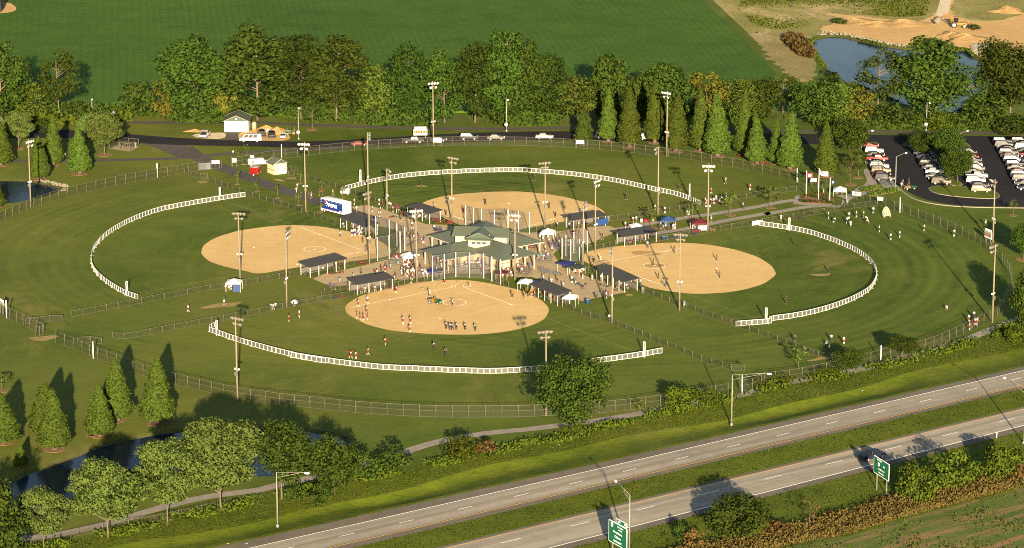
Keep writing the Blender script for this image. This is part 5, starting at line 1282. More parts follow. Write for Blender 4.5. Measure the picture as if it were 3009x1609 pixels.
flag('right flagpole with a hanging dark blue flag', 'T5', 772, 750, 285, [(0, 1, 0, 1, fb, 'flag', 0), (.3, .7, .35, .65, fw, 'emblem', -.03)], 1.1, .95, .55)
bed = wobble(smooth(pts('T5', (200, 760), (185, 690), (230, 620), (420, 590), (620, 590), (760, 650), (870, 690), (850, 790), (600, 780), (400, 770)), True, 1), .05, 3); sheet('flower_bed', bed, .09, mulch, thick=.08)
BEDW = ['round green shrub at the left front corner', 'round green shrub beside the left front corner one', 'purple-brown shrub at the left end, lower one', 'purple-brown shrub at the left end, upper one', 'green shrub at the left flagpole', 'yellow-green shrub in the middle', 'purple-brown shrub in the front row, left one', 'purple-brown shrub in the front row, middle one', 'green shrub right of the middle flagpole', 'purple-brown shrub in the front row, right one', 'green shrub behind the front row at right', 'green shrub at the foot of the right flagpole', 'green shrub at the right front corner', 'purple-brown shrub at the back behind the middle flagpole', 'purple-brown shrub at the back toward the white tent', 'purple-brown shrub at the right end', 'purple-brown shrub at the back left of the middle flagpole']
for i, (x, y, k) in enumerate(((240, 740, 0), (310, 745, 0), (250, 670, 1), (330, 640, 1), (420, 640, 0), (480, 660, 2), (405, 745, 1), (515, 755, 1), (610, 690, 0), (660, 760, 1), (690, 720, 0), (740, 770, 0), (810, 775, 0), (600, 620, 1), (680, 650, 1), (830, 690, 1), (560, 600, 1))):
    tree(('darkshrub', 'rustshrub', 'shrub')[k], 'bed_shrub', BEDW[i] + ' in the flagpole bed', g('T5', x, y), .8, 1.5, 'clipped shrubs of the flagpole bed', 'shrub')
for nm, p in (('flower_bed', pts('T5', (1330, 520), (1430, 480), (1700, 440), (1760, 465), (1600, 510), (1470, 555))), ('flower_bed', pts('T5', (1480, 600), (1700, 530), (1967, 490), (2100, 480), (2100, 540), (1800, 595), (1560, 640)))):
    q = smooth(p, True, 1, 1); sheet(nm, q, .09, mulch, thick=.08); scatter('bed_planting', q, 900, .6, LF['bright'], 'low planting in the bed at the car park walk', .3, None, 40 + len(p))

# ================================================================== VEHICLES
def car_paint(name, col):
    m = mat('paint_' + name, col, .4, .05, 1.0, .0, .15); return m
PAINT = {k: car_paint(k, c) for k, c in {'white': (.34, .335, .32), 'silver': (.085, .085, .084), 'grey': (.035, .036, .038), 'black': (.008, .008, .009), 'red': (.14, .007, .006), 'dark red': (.055, .005, .006), 'blue': (.012, .02, .075), 'dark blue': (.010, .014, .03), 'beige': (.15, .122, .08), 'green': (.012, .03, .02), 'gold': (.09, .072, .042)}.items()}
bumperm = mat('black_plastic', (.03, .03, .03), .6)
TYRE = MB().lathe([(.2, -.1), (.31, -.11), (.33, -.06), (.33, .06), (.31, .11), (.2, .1)], 14, M=Matrix.Rotation(PI / 2, 3, 'X')).mesh('wheel', tyre)
RIM = MB().lathe([(.02, -.118), (.2, -.115), (.21, -.09), (.21, .09), (.2, .115), (.02, .118)], 10, M=Matrix.Rotation(PI / 2, 3, 'X')).mesh('rim', rimm)
# side profiles: body outline (x forward, z up), cabin outline, length, width
BODY = {
 'sedan': dict(L=4.6, W=1.78, body=[(-2.28, .30), (-2.30, .62), (-2.2, .92), (-1.4, .98), (.75, .96), (1.9, .84), (2.25, .66), (2.3, .32)], cab=[(-1.75, .95), (-1.05, 1.40), (.15, 1.43), (1.05, .95)], wx=1.38, wr=.32),
 'coupe': dict(L=4.3, W=1.74, body=[(-2.1, .30), (-2.15, .62), (-2.05, .90), (-1.2, .94), (.75, .92), (1.8, .80), (2.1, .6), (2.14, .32)], cab=[(-1.7, .92), (-.75, 1.30), (.1, 1.32), (.95, .90)], wx=1.3, wr=.32),
 'suv': dict(L=4.8, W=1.9, body=[(-2.36, .40), (-2.4, .8), (-2.36, 1.1), (-1.4, 1.12), (.95, 1.12), (2.1, 1.02), (2.34, .8), (2.38, .42)], cab=[(-2.3, 1.1), (-2.12, 1.74), (.3, 1.77), (1.1, 1.1)], wx=1.42, wr=.37),
 'minivan': dict(L=4.9, W=1.92, body=[(-2.4, .32), (-2.45, .75), (-2.42, 1.05), (-1.4, 1.05), (1.3, 1.0), (2.15, .86), (2.42, .6), (2.44, .34)], cab=[(-2.36, 1.04), (-2.05, 1.68), (.5, 1.70), (1.75, .97)], wx=1.48, wr=.33),
 'van': dict(L=5.8, W=2.0, body=[(-2.85, .40), (-2.9, .8), (-2.88, 1.2), (-1.4, 1.22), (1.9, 1.2), (2.65, 1.05), (2.85, .8), (2.88, .42)], cab=[(-2.86, 1.2), (-2.8, 2.02), (1.2, 2.08), (2.1, 1.19)], wx=1.75, wr=.37),
 'pickup': dict(L=5.5, W=1.95, body=[(-2.7, .45), (-2.75, .8), (-2.74, 1.12), (-.65, 1.12), (1.35, 1.12), (2.5, 1.04), (2.7, .8), (2.72, .46)], cab=[(-.72, 1.1), (-.6, 1.74), (.7, 1.76), (1.45, 1.1)], wx=1.7, wr=.39),
}
CARMESH = {}
def slab(poly, w, taper, z0, z1, ends=0.0):
    """side outline turned into a solid whose width narrows toward z1"""
    mb = MB(); n = len(poly); vs = []
    for s in (-1, 1):
        for x, z in poly:
            f = max(0, min(1, (z - z0) / (z1 - z0)))
            vs.append((x, s * w / 2 * (1 - taper * f), z))
    mb.add(vs, [tuple(range(n)), tuple(range(2 * n - 1, n - 1, -1))] + [(i, (i + 1) % n, n + (i + 1) % n, n + i) for i in range(n)]); return mb
def bevelled(me, w=.06):
    bm = bmesh.new(); bm.from_mesh(me); bmesh.ops.recalc_face_normals(bm, faces=bm.faces)
    bmesh.ops.bevel(bm, geom=list(bm.edges), offset=w, segments=2, profile=.6, affect='EDGES', clamp_overlap=True)
    for f in bm.faces: f.smooth = True
    bm.to_mesh(me); bm.free(); return me
def car_meshes(kind):
    if kind in CARMESH: return CARMESH[kind]
    d = BODY[kind]; W = d['W']; M = {}
    bd = d['body']; cab = d['cab']; top = max(z for x, z in cab); z0 = min(z for x, z in cab)
    body = bevelled(slab(bd, W, .10, bd[0][1], max(z for x, z in bd)).mesh('body'), .07)
    cabm = bevelled(slab([(x, z - (.12 if i in (0, len(cab) - 1) else 0)) for i, (x, z) in enumerate(cab)], W * .93, .17, z0, top).mesh('cab'), .05)
    bm = bmesh.new(); bm.from_mesh(body); bm.from_mesh(cabm)
    if kind == 'pickup':
        bmesh.ops.create_cube(bm, size=.001, matrix=Matrix.Translation((0, 0, .8)))
    me = bpy.data.meshes.new('body'); bm.to_mesh(me); bm.free(); me.materials.append(PAINT['white']); M['body'] = me
    def hw(z): return W * .93 / 2 * (1 - .17 * (z - z0) / (top - z0)) + .012
    a, b, c, e = cab; zi0, zi1 = z0 + .03, top - .09
    def lerp(p, q, z): t = (z - p[1]) / (q[1] - p[1]); return p[0] + (q[0] - p[0]) * t
    rx0, rx1 = lerp(a, b, zi0), lerp(a, b, zi1); fx0, fx1 = lerp(e, c, zi0), lerp(e, c, zi1)
    for nm, s in (('side_window', -1), ('side_window2', 1)):
        mb = MB(); nseg = 3 if kind in ('suv', 'minivan') else (2 if kind != 'van' else 3)
        lo0, lo1, hi0, hi1 = rx0 + .12, fx0 - .12, rx1 + .10, fx1 - .06
        if kind == 'van': lo0 += .9; hi0 += .9
        for i in range(nseg):
            f0, f1 = i / nseg + .025, (i + 1) / nseg - .025
            q = [(lo0 + (lo1 - lo0) * f0, zi0), (lo0 + (lo1 - lo0) * f1, zi0), (hi0 + (hi1 - hi0) * f1, zi1), (hi0 + (hi1 - hi0) * f0, zi1)]
            mb.add([(x, s * hw(z), z) for x, z in q], [(0, 1, 2, 3)])
        M[nm] = mb.fix('side_window', glassm)
    for nm, x0, x1, sg in (('windshield', fx0, fx1, 1), ('rear_window', rx0, rx1, -1)):
        o = .03 * sg; M[nm] = MB().add([(x0 + o, -hw(zi0) + .1, zi0), (x0 + o, hw(zi0) - .1, zi0), (x1 + o, hw(zi1) - .1, zi1), (x1 + o, -hw(zi1) + .1, zi1)], [(0, 1, 2, 3)]).fix(nm, glassm)
    L = max(x for x, z in bd); R = min(x for x, z in bd); zf = bd[-2][1] + .02; zr = bd[1][1] + .12
    M['headlight'] = MB().box((0, 0, 0), (.14, .34, .14)).fix('headlight', lamp); M['taillight'] = MB().box((0, 0, 0), (.1, .2, .24)).fix('taillight', redlamp)
    M['hl'] = [(L - .08, s * W * .36, zf - .02) for s in (-1, 1)]; M['tl'] = [(R + .06, s * W * .40, zr) for s in (-1, 1)]
    M['bumper'] = MB().box((L - .05, 0, bd[0][1] + .1), (.16, W * .9, .18)).box((R + .05, 0, bd[0][1] + .1), (.16, W * .9, .18)).fix('bumper', bumperm)
    M['arch'] = MB().fix('arch', bumperm) if False else None
    if kind == 'pickup': M['bed'] = MB().box((-1.68, 0, 1.10), (1.85, W * .78, .06)).fix('cargo_bed', bumperm)
    CARMESH[kind] = M; return M
def car(name, label, kind, colour, b, rz, group=None, cat='car'):
    M = car_meshes(kind); d = BODY[kind]; t = thing(name, label, cat, b, rz, group)
    o = put('body', M['body'], t); o.material_slots[0].link = 'OBJECT'; o.material_slots[0].material = PAINT[colour]
    put('windshield', M['windshield'], t); put('rear_window', M['rear_window'], t); put('side_window', M['side_window'], t); put('side_window', M['side_window2'], t)
    for p in M['hl']: put('headlight', M['headlight'], t, p)
    for p in M['tl']: put('taillight', M['taillight'], t, p)
    put('bumper', M['bumper'], t)
    if 'bed' in M: put('cargo_bed', M['bed'], t)
    k = d['wr'] / .33
    for sx in (-1, 1):
        for sy in (-1, 1):
            w = put('wheel', TYRE, t, (sx * d['wx'], sy * (d['W'] / 2 - .09), d['wr']), (0, 0, 0), (k, 1, k)); put('rim', RIM, w)
    return t
def carpx(label, kind, colour, sh, x, y, deg, group=None, name=None, cat='car'):
    return car(name or ('parked_car' if kind not in ('pickup', 'van') else kind if kind == 'van' else 'pickup_truck'), label, kind, colour, g(sh, x, y), math.radians(deg), group, cat)
RG = 'vehicles along the park road'
carpx('white passenger van parked on the park road before the garage', 'van', 'white', 'T2', 830, 1075, 180, RG, 'passenger_van', 'van')
carpx('white pickup seen from behind left of the garage', 'pickup', 'white', 1, 1480, 988, 82, RG, 'pickup_truck', 'pickup')
carpx('black utility car half hidden behind the white van', 'suv', 'black', 'T2', 1110, 935, 100, RG)
carpx('dark minivan with pale tailgate beside the dirt heap', 'minivan', 'black', 'T2', 1365, 965, 95, RG)
carpx('small white car left of the green tractor', 'coupe', 'white', 'T2', 1650, 975, 90, RG)
carpx('red car on the park road left of the scoreboard', 'coupe', 'red', 2, 778, 1050, 2, RG)
carpx('black pickup with red rear lamps below the scoreboard', 'pickup', 'black', 2, 1165, 1030, 2, RG, 'pickup_truck', 'pickup')
carpx('dark car behind the banner on the far fence', 'sedan', 'black', 2, 1345, 1020, 2, RG)
carpx('dark utility car between the banner and the silver car', 'suv', 'dark blue', 2, 1568, 1006, 2, RG)
carpx('silver car on the park road in the middle', 'sedan', 'silver', 2, 1762, 1006, 3, RG)
carpx('white car on the park road left of the spruce', 'sedan', 'white', 3, 294, 1000, 0, RG)
carpx('black car behind the small spruce', 'sedan', 'black', 3, 558, 996, 0, RG)
carpx('dark car with open light behind the first cypress', 'suv', 'dark blue', 3, 728, 994, 0, RG)
carpx('white utility car between the second and third cypress', 'suv', 'white', 3, 1040, 1008, 0, RG)
carpx('white car higher on the road behind the third cypress', 'minivan', 'white', 3, 1022, 976, 5, RG)
carpx('blue pickup on the highway in front of the right-hand sign', 'pickup', 'dark blue', 'T4', 705, 415, 35.5, None, 'pickup_truck', 'pickup')
# parking rows: (sheet points near end -> far end), list of cars
ordn = ['nearest', 'second', 'third', 'fourth', 'fifth', 'sixth', 'seventh', 'eighth', 'ninth', 'tenth', 'eleventh', 'twelfth', 'thirteenth', 'fourteenth']
def prow(rowname, cars, heading, sheet_=4):
    n = len(cars)
    for i, (x, y, kind, col) in enumerate(cars):
        body = {'suv': 'utility car', 'sedan': 'sedan', 'coupe': 'coupe', 'minivan': 'minivan', 'pickup': 'pickup', 'van': 'van'}[kind]
        lab = '%s %s, %s of %s' % (col, body, ordn[i] + (' car' if i == 0 else ' from near end'), rowname)
        car('pickup_truck' if kind == 'pickup' else 'parked_car', lab, kind, col, g(sheet_, x, y), math.radians(heading + rng.uniform(-1.5, 1.5)) + (PI if rng.random() < .3 else 0), 'cars in the car park', 'pickup' if kind == 'pickup' else 'car')
prow('the left parking row', [(960, 1300, 'minivan', 'grey'), (938, 1272, 'sedan', 'dark red'), (935, 1246, 'suv', 'beige'), (922, 1215, 'suv', 'white'), (888, 1190, 'sedan', 'black'), (905, 1160, 'pickup', 'red'), (895, 1132, 'sedan', 'grey'), (885, 1104, 'suv', 'white'), (850, 1064, 'sedan', 'red')], -5)
prow('row left of the island trees', [(1368, 1328, 'suv', 'gold'), (1345, 1305, 'sedan', 'black'), (1318, 1284, 'coupe', 'silver'), (1320, 1250, 'sedan', 'white'), (1292, 1222, 'sedan', 'dark blue'), (1278, 1197, 'suv', 'black'), (1268, 1172, 'sedan', 'silver'), (1252, 1143, 'coupe', 'blue'), (1232, 1118, 'sedan', 'dark blue'), (1218, 1093, 'suv', 'black'), (1208, 1070, 'sedan', 'silver'), (1196, 1050, 'suv', 'black')], -5)
prow('row right of the island trees', [(1655, 1385, 'suv', 'beige'), (1645, 1350, 'sedan', 'black'), (1618, 1318, 'suv', 'white'), (1625, 1285, 'pickup', 'white'), (1605, 1255, 'sedan', 'grey'), (1612, 1228, 'minivan', 'silver'), (1600, 1202, 'sedan', 'white'), (1592, 1172, 'suv', 'dark blue'), (1575, 1145, 'sedan', 'red'), (1556, 1112, 'minivan', 'dark blue')], -5)
prow('row near the right edge', [(1985, 1370, 'sedan', 'dark blue'), (1965, 1335, 'sedan', 'grey'), (1952, 1305, 'suv', 'silver'), (1938, 1278, 'minivan', 'white'), (1928, 1252, 'sedan', 'dark red'), (1912, 1225, 'sedan', 'silver'), (1902, 1200, 'suv', 'black'), (1885, 1168, 'minivan', 'white'), (1862, 1140, 'sedan', 'beige'), (1852, 1115, 'suv', 'grey'), (1836, 1085, 'sedan', 'black'), (1822, 1060, 'suv', 'silver'), (1806, 1035, 'suv', 'green')], -5)
prow('row cut by the right edge', [(2080, 1310, 'suv', 'blue'), (2065, 1280, 'sedan', 'white'), (2052, 1250, 'minivan', 'dark red'), (2038, 1220, 'sedan', 'red'), (2022, 1190, 'suv', 'black'), (2008, 1160, 'sedan', 'grey'), (1992, 1130, 'suv', 'dark red'), (1978, 1105, 'sedan', 'black'), (1965, 1078, 'minivan', 'white'), (1950, 1052, 'sedan', 'dark blue'), (1938, 1032, 'suv', 'black')], -5)

# ---- beverage trailer with big side lettering
pb = [g('S1', 325, 395), g('S1', 615, 470)]      # near side, foot of the box
u = pb[1] - pb[0]; pa_ = math.atan2(u.y, u.x)
pep_w = mat('trailer_white', (.74, .72, .66), .4, .05); pep_b = mat('trailer_blue', (.009, .025, .135), .4, .08); pep_r = mat('trailer_red', (.14, .008, .010), .45)
PLn = metres('S1', 430, 1) * 330 / 1.0
TL_ = (g('S1', 620, 475) - g('S1', 308, 390)).length
pt = thing('drinks_trailer', 'white and blue drinks trailer lettered PEPSI behind the upper left dugout', 'trailer', g('S1', 308, 398), pa_)
TH, TW = 2.75, 2.5; TL2 = TL_ * 1.02
bx_ = bevelled(MB().box((TL2 / 2, TW / 2, .62 + TH / 2), (TL2, TW, TH)).mesh('box'), .08); bx_.materials.append(pep_w)
body = put('body', bx_, pt)
MB().box((TL2 / 2, -.012, .62 + TH * .5), (TL2 * .94, .02, TH * .86)).build('side_panel', pep_b, pt)
MB().box((TL2 / 2, -.03, .62 + TH * .135), (TL2 * .94, .02, .10)).build('red_stripe', pep_r, pt)
MB().box((TL2 / 2, -.03, .62 + TH * .09), (TL2 * .94, .02, .10)).build('white_stripe', pep_w, pt)
lettering('PEPSI', pt, TL2 * .53, .62 + TH * .52, TH * .42, pep_w, -.04, .018, TL2 / TH * .40)
# round emblem: red upper half, white wave, blue lower half
R_ = TH * .21; ec = (TL2 * .235, .62 + TH * .62)
MB().lathe([(R_ * 1.12, -.01), (R_ * 1.12, .01)], 24, M=Matrix.Rotation(PI / 2, 3, 'X')).build('emblem', pep_w, pt, (ec[0], -.03, ec[1]))
def wavepoly(up, off):
    out = []
    for i in range(13):
        x = -1 + i / 6; out.append((x * R_, (.22 * math.sin(x * 2.6) + off) * R_))
    arc = [(R_ * math.cos(a), R_ * math.sin(a)) for a in [math.radians(12 + i * 156 / 12) if up else math.radians(-12 - i * 156 / 12) for i in range(13)]]
    return out + arc
MB().prism(wavepoly(True, .16), 'y', -.02, .0).build('emblem_red', pep_r, pt, (ec[0], -.04, ec[1])); MB().prism(wavepoly(False, -.16), 'y', -.02, .0).build('emblem_blue', mat('emblem_blue', (.01, .035, .14), .4), pt, (ec[0], -.04, ec[1]))
MB().box((TL2 * .62, -.035, .62 + TH * .84), (TL2 * .6, .01, .05)).build('small_print', mat('pale_blue_print', (.12, .15, .22), .6), pt); MB().box((TL2 * .88, -.035, .62 + TH * .2), (TL2 * .14, .01, .12)).build('small_print', pep_w, pt)
for sy in (.1, TW - .1):
    for x in (.4, 1.25): w = put('wheel', TYRE, pt, (x, sy, .42), (0, 0, 0), (1.25, 1, 1.25)); put('rim', RIM, w)
MB().box((TL2 + .02, TW / 2, .62 + TH / 2), (.03, TW * .92, TH * .92)).build('rear_door', pep_w, pt)
MB().box((TL2 + .3, TW / 2, .45), (.6, TW * .9, .5)).build('awning_bar', mat('dark_green_metal', (.02, .06, .045), .5), pt)
MB().box((TL2 * .5, TW / 2, .5), (TL2 * .96, TW * .8, .2)).build('chassis', bumperm, pt)
# ---- red enclosed trailer and white boat-like trailer by the hut
rt0, rt1 = g('T1', 575, 580), g('T1', 700, 605)
def box_trailer(name, label, b, rz, L, W, H, m, top):
    t = thing(name, label, 'trailer', b, rz)
    x = bevelled(MB().box((L / 2, W / 2, .45 + H / 2), (L, W, H)).mesh('box'), .06); x.materials.append(m); put('body', x, t)
    MB().box((L / 2, W / 2, .45 + H + .02), (L * .98, W * .98, .06)).build('roof', top, t)
    for sy in (-.05, W + .05): w = put('wheel', TYRE, t, (L * .5, sy, .33)); put('rim', RIM, w)
    MB().tube([(L, W * .3, .45), (L + 1.0, W / 2, .45)], .05, 5).tube([(L, W * .7, .45), (L + 1.0, W / 2, .45)], .05, 5).build('tow_bar', steel, t)
    MB().box((-.02, W / 2, .45 + H / 2), (.05, W * .85, H * .85)).build('rear_door', m, t)
    for y in (.2, W - .2): MB().box((-.05, y, .75), (.06, .14, .14)).build('taillight', lamp, t)
    MB().box((.4, -.02, .7), (.5, .04, .3)).build('fender', white, t); return t
box_trailer('enclosed_trailer', 'red enclosed trailer left of the ticket hut', g('T1', 700, 608), math.radians(160), 2.1, 2.0, 1.75, PAINT['red'], mat('grey_roof', (.3, .29, .28), .5))
bt = thing('tank_trailer', 'white long trailer behind the red trailer', 'trailer', g('T1', 470, 440), math.radians(8))
x = bevelled(MB().prism([(-.2, .5), (4.6, .5), (5.2, 1.1), (5.0, 1.3), (4.0, 1.35), (3.6, 2.0), (-.1, 1.9), (-.35, 1.5)], 'y', -.85, .85).mesh('body'), .12); x.materials.append(PAINT['white']); put('body', x, bt)
MB().box((.9, -.87, 1.1), (.7, .04, .7)).build('hatch', steel, bt); MB().tube([(-.2, 0, .5), (-2.0, -.4, .45)], .06, 5).build('tow_bar', woodpole, bt)
for sy in (-.8, .8): w = put('wheel', TYRE, bt, (.5, sy, .34)); put('rim', RIM, w)
# ---- green utility cart on the near infield
def utility_cart(label, b, rz):
    t = thing('utility_cart', label, 'utility cart', b, rz); gr = mat('cart_green', (.005, .042, .011), .35, .1); ye = mat('cart_yellow', (.20, .12, .006), .45)
    x = bevelled(MB().prism([(.4, .35), (.4, .75), (.8, .95), (1.35, .8), (1.5, .5), (1.45, .35)], 'y', -.62, .62).mesh('hood'), .06); x.materials.append(gr); put('hood', x, t)
    x = bevelled(MB().prism([(-1.4, .55), (-1.5, 1.0), (-.35, 1.0), (-.35, .55)], 'y', -.65, .65).mesh('bed'), .04); x.materials.append(mat('cart_bed', (.10, .07, .05), .7)); put('cargo_bed', x, t)
    MB().box((.05, 0, .42), (1.1, 1.2, .1)).build('floor', bumperm, t)
    for y in (-.32, .32): MB().box((-.15, y, .65), (.45, .5, .3)).box((-.36, y, .95), (.1, .5, .5)).build('seat', ye, t)
    MB().tube([(.55, .3, .85), (.35, .3, 1.05)], .02, 5).lathe([(.16, -.01), (.16, .01)], 10, (.33, .3, 1.07)).build('steering_wheel', bumperm, t)
    for sx, r in ((.95, .28), (-.95, .32)):
        for sy in (-.62, .62): w = put('wheel', TYRE, t, (sx, sy, r), (0, 0, 0), (r / .33, 1.2, r / .33)); put('rim', RIM, w); 
    for s in (-1, 1): MB().box((1.48, s * .4, .6), (.06, .2, .14)).build('headlight', lamp, t)
    return t
CART = g('T7', 265, 905); utility_cart('green and yellow utility cart on the near infield', CART, math.radians(-28))
utility_cart('green utility cart parked at the car park entrance', g(8, 1140, 88), math.radians(20))
# ---- green farm tractor at the garage
tt = thing('farm_tractor', 'green farm tractor beside the dirt heap', 'tractor', g('T2', 1850, 905), math.radians(184)); gr = mat('tractor_green', (.015, .05, .017), .4)
x = bevelled(MB().box((.75, 0, 1.0), (1.6, .7, .6)).mesh('hood'), .08); x.materials.append(gr); put('hood', x, tt)
MB().box((-.5, 0, .8), (1.0, .9, .4)).build('chassis', gr, tt); MB().box((-.6, 0, 1.15), (.5, .5, .12)).box((-.83, 0, 1.4), (.1, .5, .5)).build('seat', mat('seat_yellow', (.16, .1, .012), .5), tt)
for sy in (-.75, .75):
    w = put('wheel', TYRE, tt, (-.65, sy, .62), (0, 0, 0), (1.88, 1.7, 1.88)); put('rim', MB().lathe([(.02, -.13), (.2, -.125), (.2, .125), (.02, .13)], 10, M=Matrix.Rotation(PI / 2, 3, 'X')).mesh('rim', mat('rim_yellow', (.2, .13, .02), .5)), w)
    w = put('wheel', TYRE, tt, (1.15, sy * .85, .4), (0, 0, 0), (1.2, 1.1, 1.2)); put('rim', RIM, w)
MB().tube([(-.95, -.4, .9), (-.95, -.4, 2.1)], .04, 5).tube([(-.95, .4, .9), (-.95, .4, 2.1)], .04, 5).tube([(-.95, -.4, 2.1), (-.95, .4, 2.1)], .04, 5).build('roll_bar', darksteel, tt)
MB().tube([(.9, .2, 1.3), (.9, .2, 1.9)], .04, 6).build('exhaust', darksteel, tt); MB().tube([(.1, 0, 1.2), (-.15, 0, 1.45)], .02, 5).lathe([(.18, -.01), (.18, .01)], 10, (-.17, 0, 1.47)).build('steering_wheel', bumperm, tt)
# ---- yellow backhoe loader on the sand
bh = thing('backhoe_loader', 'yellow backhoe loader on the sand by the far pond', 'excavator', g('T6', 960, 500), math.radians(-12), None, (1.25, 1.25, 1.25)); ye = mat('digger_yellow', (.17, .088, .014), .45, .12)
x = bevelled(MB().prism([(-1.4, .6), (-1.4, 1.3), (.4, 1.3), (2.2, 1.15), (2.3, .7), (2.0, .5)], 'y', -.6, .6).mesh('body'), .07); x.materials.append(ye); put('body', x, bh)
cb = MB().box((-.5, 0, 2.55), (1.5, 1.4, .12)).build('cab_roof', ye, bh)
for sx in (-1.15, .15):
    for sy in (-.62, .62): MB().box((sx, sy, 1.9), (.09, .09, 1.25)).build('cab_pillar', ye, bh)
MB().box((-.5, 0, 1.9), (1.15, 1.2, 1.1)).build('cab_glass', glassm, bh)
for sx, r in ((-.9, 2.1), (1.6, 1.5)):
    for sy in (-.85, .85): w = put('wheel', TYRE, bh, (sx, sy, .33 * r), (0, 0, 0), (r, 1.8, r)); put('rim', RIM, w)
a0, a1, a2, a3 = Vector((-1.6, 0, 1.1)), Vector((-2.3, 0, 3.4)), Vector((-4.3, 0, 2.2)), Vector((-4.9, 0, 1.0))
for nm, p, q in (('boom', a0, a1), ('dipper_arm', a1, a2)): MB().tube([p, p.lerp(q, .5) + Vector((0, 0, .12)), q], [.16, .22, .13], 6).build(nm, ye, bh)
MB().prism([(-4.1, 2.3), (-4.9, 2.3), (-5.3, 1.5), (-5.0, .9), (-4.5, 1.2), (-4.5, 1.7)], 'y', -.4, .4).build('bucket', darksteel, bh)
for sy in (-.5, .5): MB().tube([(1.0, sy, 1.3), (2.6, sy, 1.5), (3.2, sy, .7)], .1, 5).build('loader_arm', ye, bh)
MB().prism([(3.0, .3), (3.1, 1.1), (3.3, 1.1), (3.25, .5), (4.0, .35), (4.0, .25)], 'y', -1.1, 1.1).build('loader_bucket', ye, bh)
# dirt heaps
heapm = groundmat('heaped_soil', (.20, .125, .05), (.32, .21, .09), None, 0, scales=(.2, .8, 3.0), bumpd=.3)
def heap(label, sh, x, y, rx, ry, h, m, seed, cat='dirt heap'):
    b = g(sh, x, y); r = random.Random(seed); mb = MB(); nr, na = 7, 26; vs = []; ph = [r.uniform(0, 6) for _ in range(4)]
    for i in range(nr + 1):
        f = i / nr
        for j in range(na):
            a = 2 * PI * j / na; w = 1 + .16 * math.sin(3 * a + ph[0]) + .1 * math.sin(5 * a + ph[1])
            z = h * (1 - f) ** .9 * (1 + .2 * math.sin(4 * a + ph[2] + f * 4)) + (r.uniform(-.05, .05) * h if 0 < i < nr else 0)
            vs.append((rx * f * w * math.cos(a), ry * f * w * math.sin(a), z if i < nr else -.05))
    mb.add(vs, [(i * na + j, i * na + (j + 1) % na, (i + 1) * na + (j + 1) % na, (i + 1) * na + j) for i in range(nr) for j in range(na)], 0, True)
    o = put('dirt_heap', mb.mesh('dirt_heap', m), None, b); tag(o, label, cat, 'heaps of soil and gravel'); return o
heap('long dirt heap on the sand left of the digger', 4, 1080, 175, 9, 5, 1.50, heapm, 1); heap('low dirt heap left of the long one', 4, 900, 178, 8, 4, 1.02, heapm, 2); heap('dirt ridge at the left end of the sand', 4, 720, 150, 8, 5, 0.95, heapm, 3)
heap('dirt heap in front of the digger at the water', 'T6', 1120, 780, 6.5, 6, 1.56, heapm, 4); heap('small heap with tyre tracks left of the digger', 'T6', 800, 700, 4.2, 7, 1.1, damp_soil, 5); heap('pointed dirt heap at the top right', 'T6', 2170, 110, 5.5, 5, 1.63, heapm, 6)
heap('tall sand heap behind the garage cars', 'T2', 1500, 850, 3.6, 3.0, 1.43, heapm, 7); heap('sand heap nearer the garage', 'T2', 1220, 790, 3.2, 2.5, 1.22, heapm, 8); heap('grey gravel heap between the sand heaps', 'T2', 1270, 850, 2.2, 1.8, 1.0, mat('grey_gravel', (.26, .25, .24), .9, .3, 4, bump=.5), 9)
heap('low sand heap left of the white pickup', 1, 1405, 946, 2.8, 1.5, 0.54, heapm, 10)
sheet('sand_yard', smooth([g('T2', 520, 850), g('T2', 1000, 760), g('T2', 1500, 750), g('T2', 1800, 880), g('T2', 1830, 1055), g('T2', 1150, 1062), g('T2', 520, 1040)], True, 1, 1), .04, sand); sheet('driveway', pts('T2', (215, 838), (500, 838), (515, 1045), (205, 1040)), .044, old_asphalt); sheet('gravel_yard', smooth(pts(1, (1370, 970), (1560, 955), (1640, 960), (1620, 1005), (1440, 1000)), True, 1, 1), .02, gravelm)
tk2 = thing('storage_tank', 'upright cream storage tank beside the garage', 'tank', g('T2', 920, 800)); MB().lathe([(.62, .1), (.62, 2.0), (.45, 2.3), (.08, 2.4)], 14).build('shell', mat('tank_cream', (.25, .2, .13), .5), tk2); MB().lathe([(.1, 2.38), (.1, 2.5)], 8).build('lid', steel, tk2); MB().box((0, -.62, .35), (.2, .15, .2)).build('valve', steel, tk2)
# rocks at the pond shore
ROCK = []
for s in range(4):
    bm = bmesh.new(); bmesh.ops.create_icosphere(bm, subdivisions=1, radius=.5); r = random.Random(s)
    for v in bm.verts: v.co *= r.uniform(.7, 1.25); v.co.z *= .7
    me = bpy.data.meshes.new('shore_rock'); bm.to_mesh(me); bm.free(); me.materials.append(mat('pale_rock', (.17, .15, .12), .9, .3, 3)); ROCK.append(me)
mbr = MB()
def rockfield(label, poly, n, smin, smax, seed):
    r = random.Random(seed); mb = MB(); x0, x1 = min(q.x for q in poly), max(q.x for q in poly); y0, y1 = min(q.y for q in poly), max(q.y for q in poly); k = 0
    while k < n:
        p = (r.uniform(x0, x1), r.uniform(y0, y1))
        if not inside(p, poly): continue
        k += 1; s = r.uniform(smin, smax); me = ROCK[k % 4]; R = Matrix.Rotation(r.uniform(0, 6.28), 3, 'Z')
        mb.add([R @ (v.co * s) + Vector((p[0], p[1], s * .15)) for v in me.vertices], [tuple(f.vertices) for f in me.polygons])
    o = put('riprap', mb.mesh('riprap', ROCK[0].materials[0])); tag(o, label, 'rocks', None, 'stuff')
rockfield('pale broken rocks on the right shore of the far pond', pts('T6', (1280, 950), (1500, 920), (1700, 960), (1650, 1100), (1560, 1220), (1400, 1190), (1300, 1080)), 160, .5, 1.5, 1)
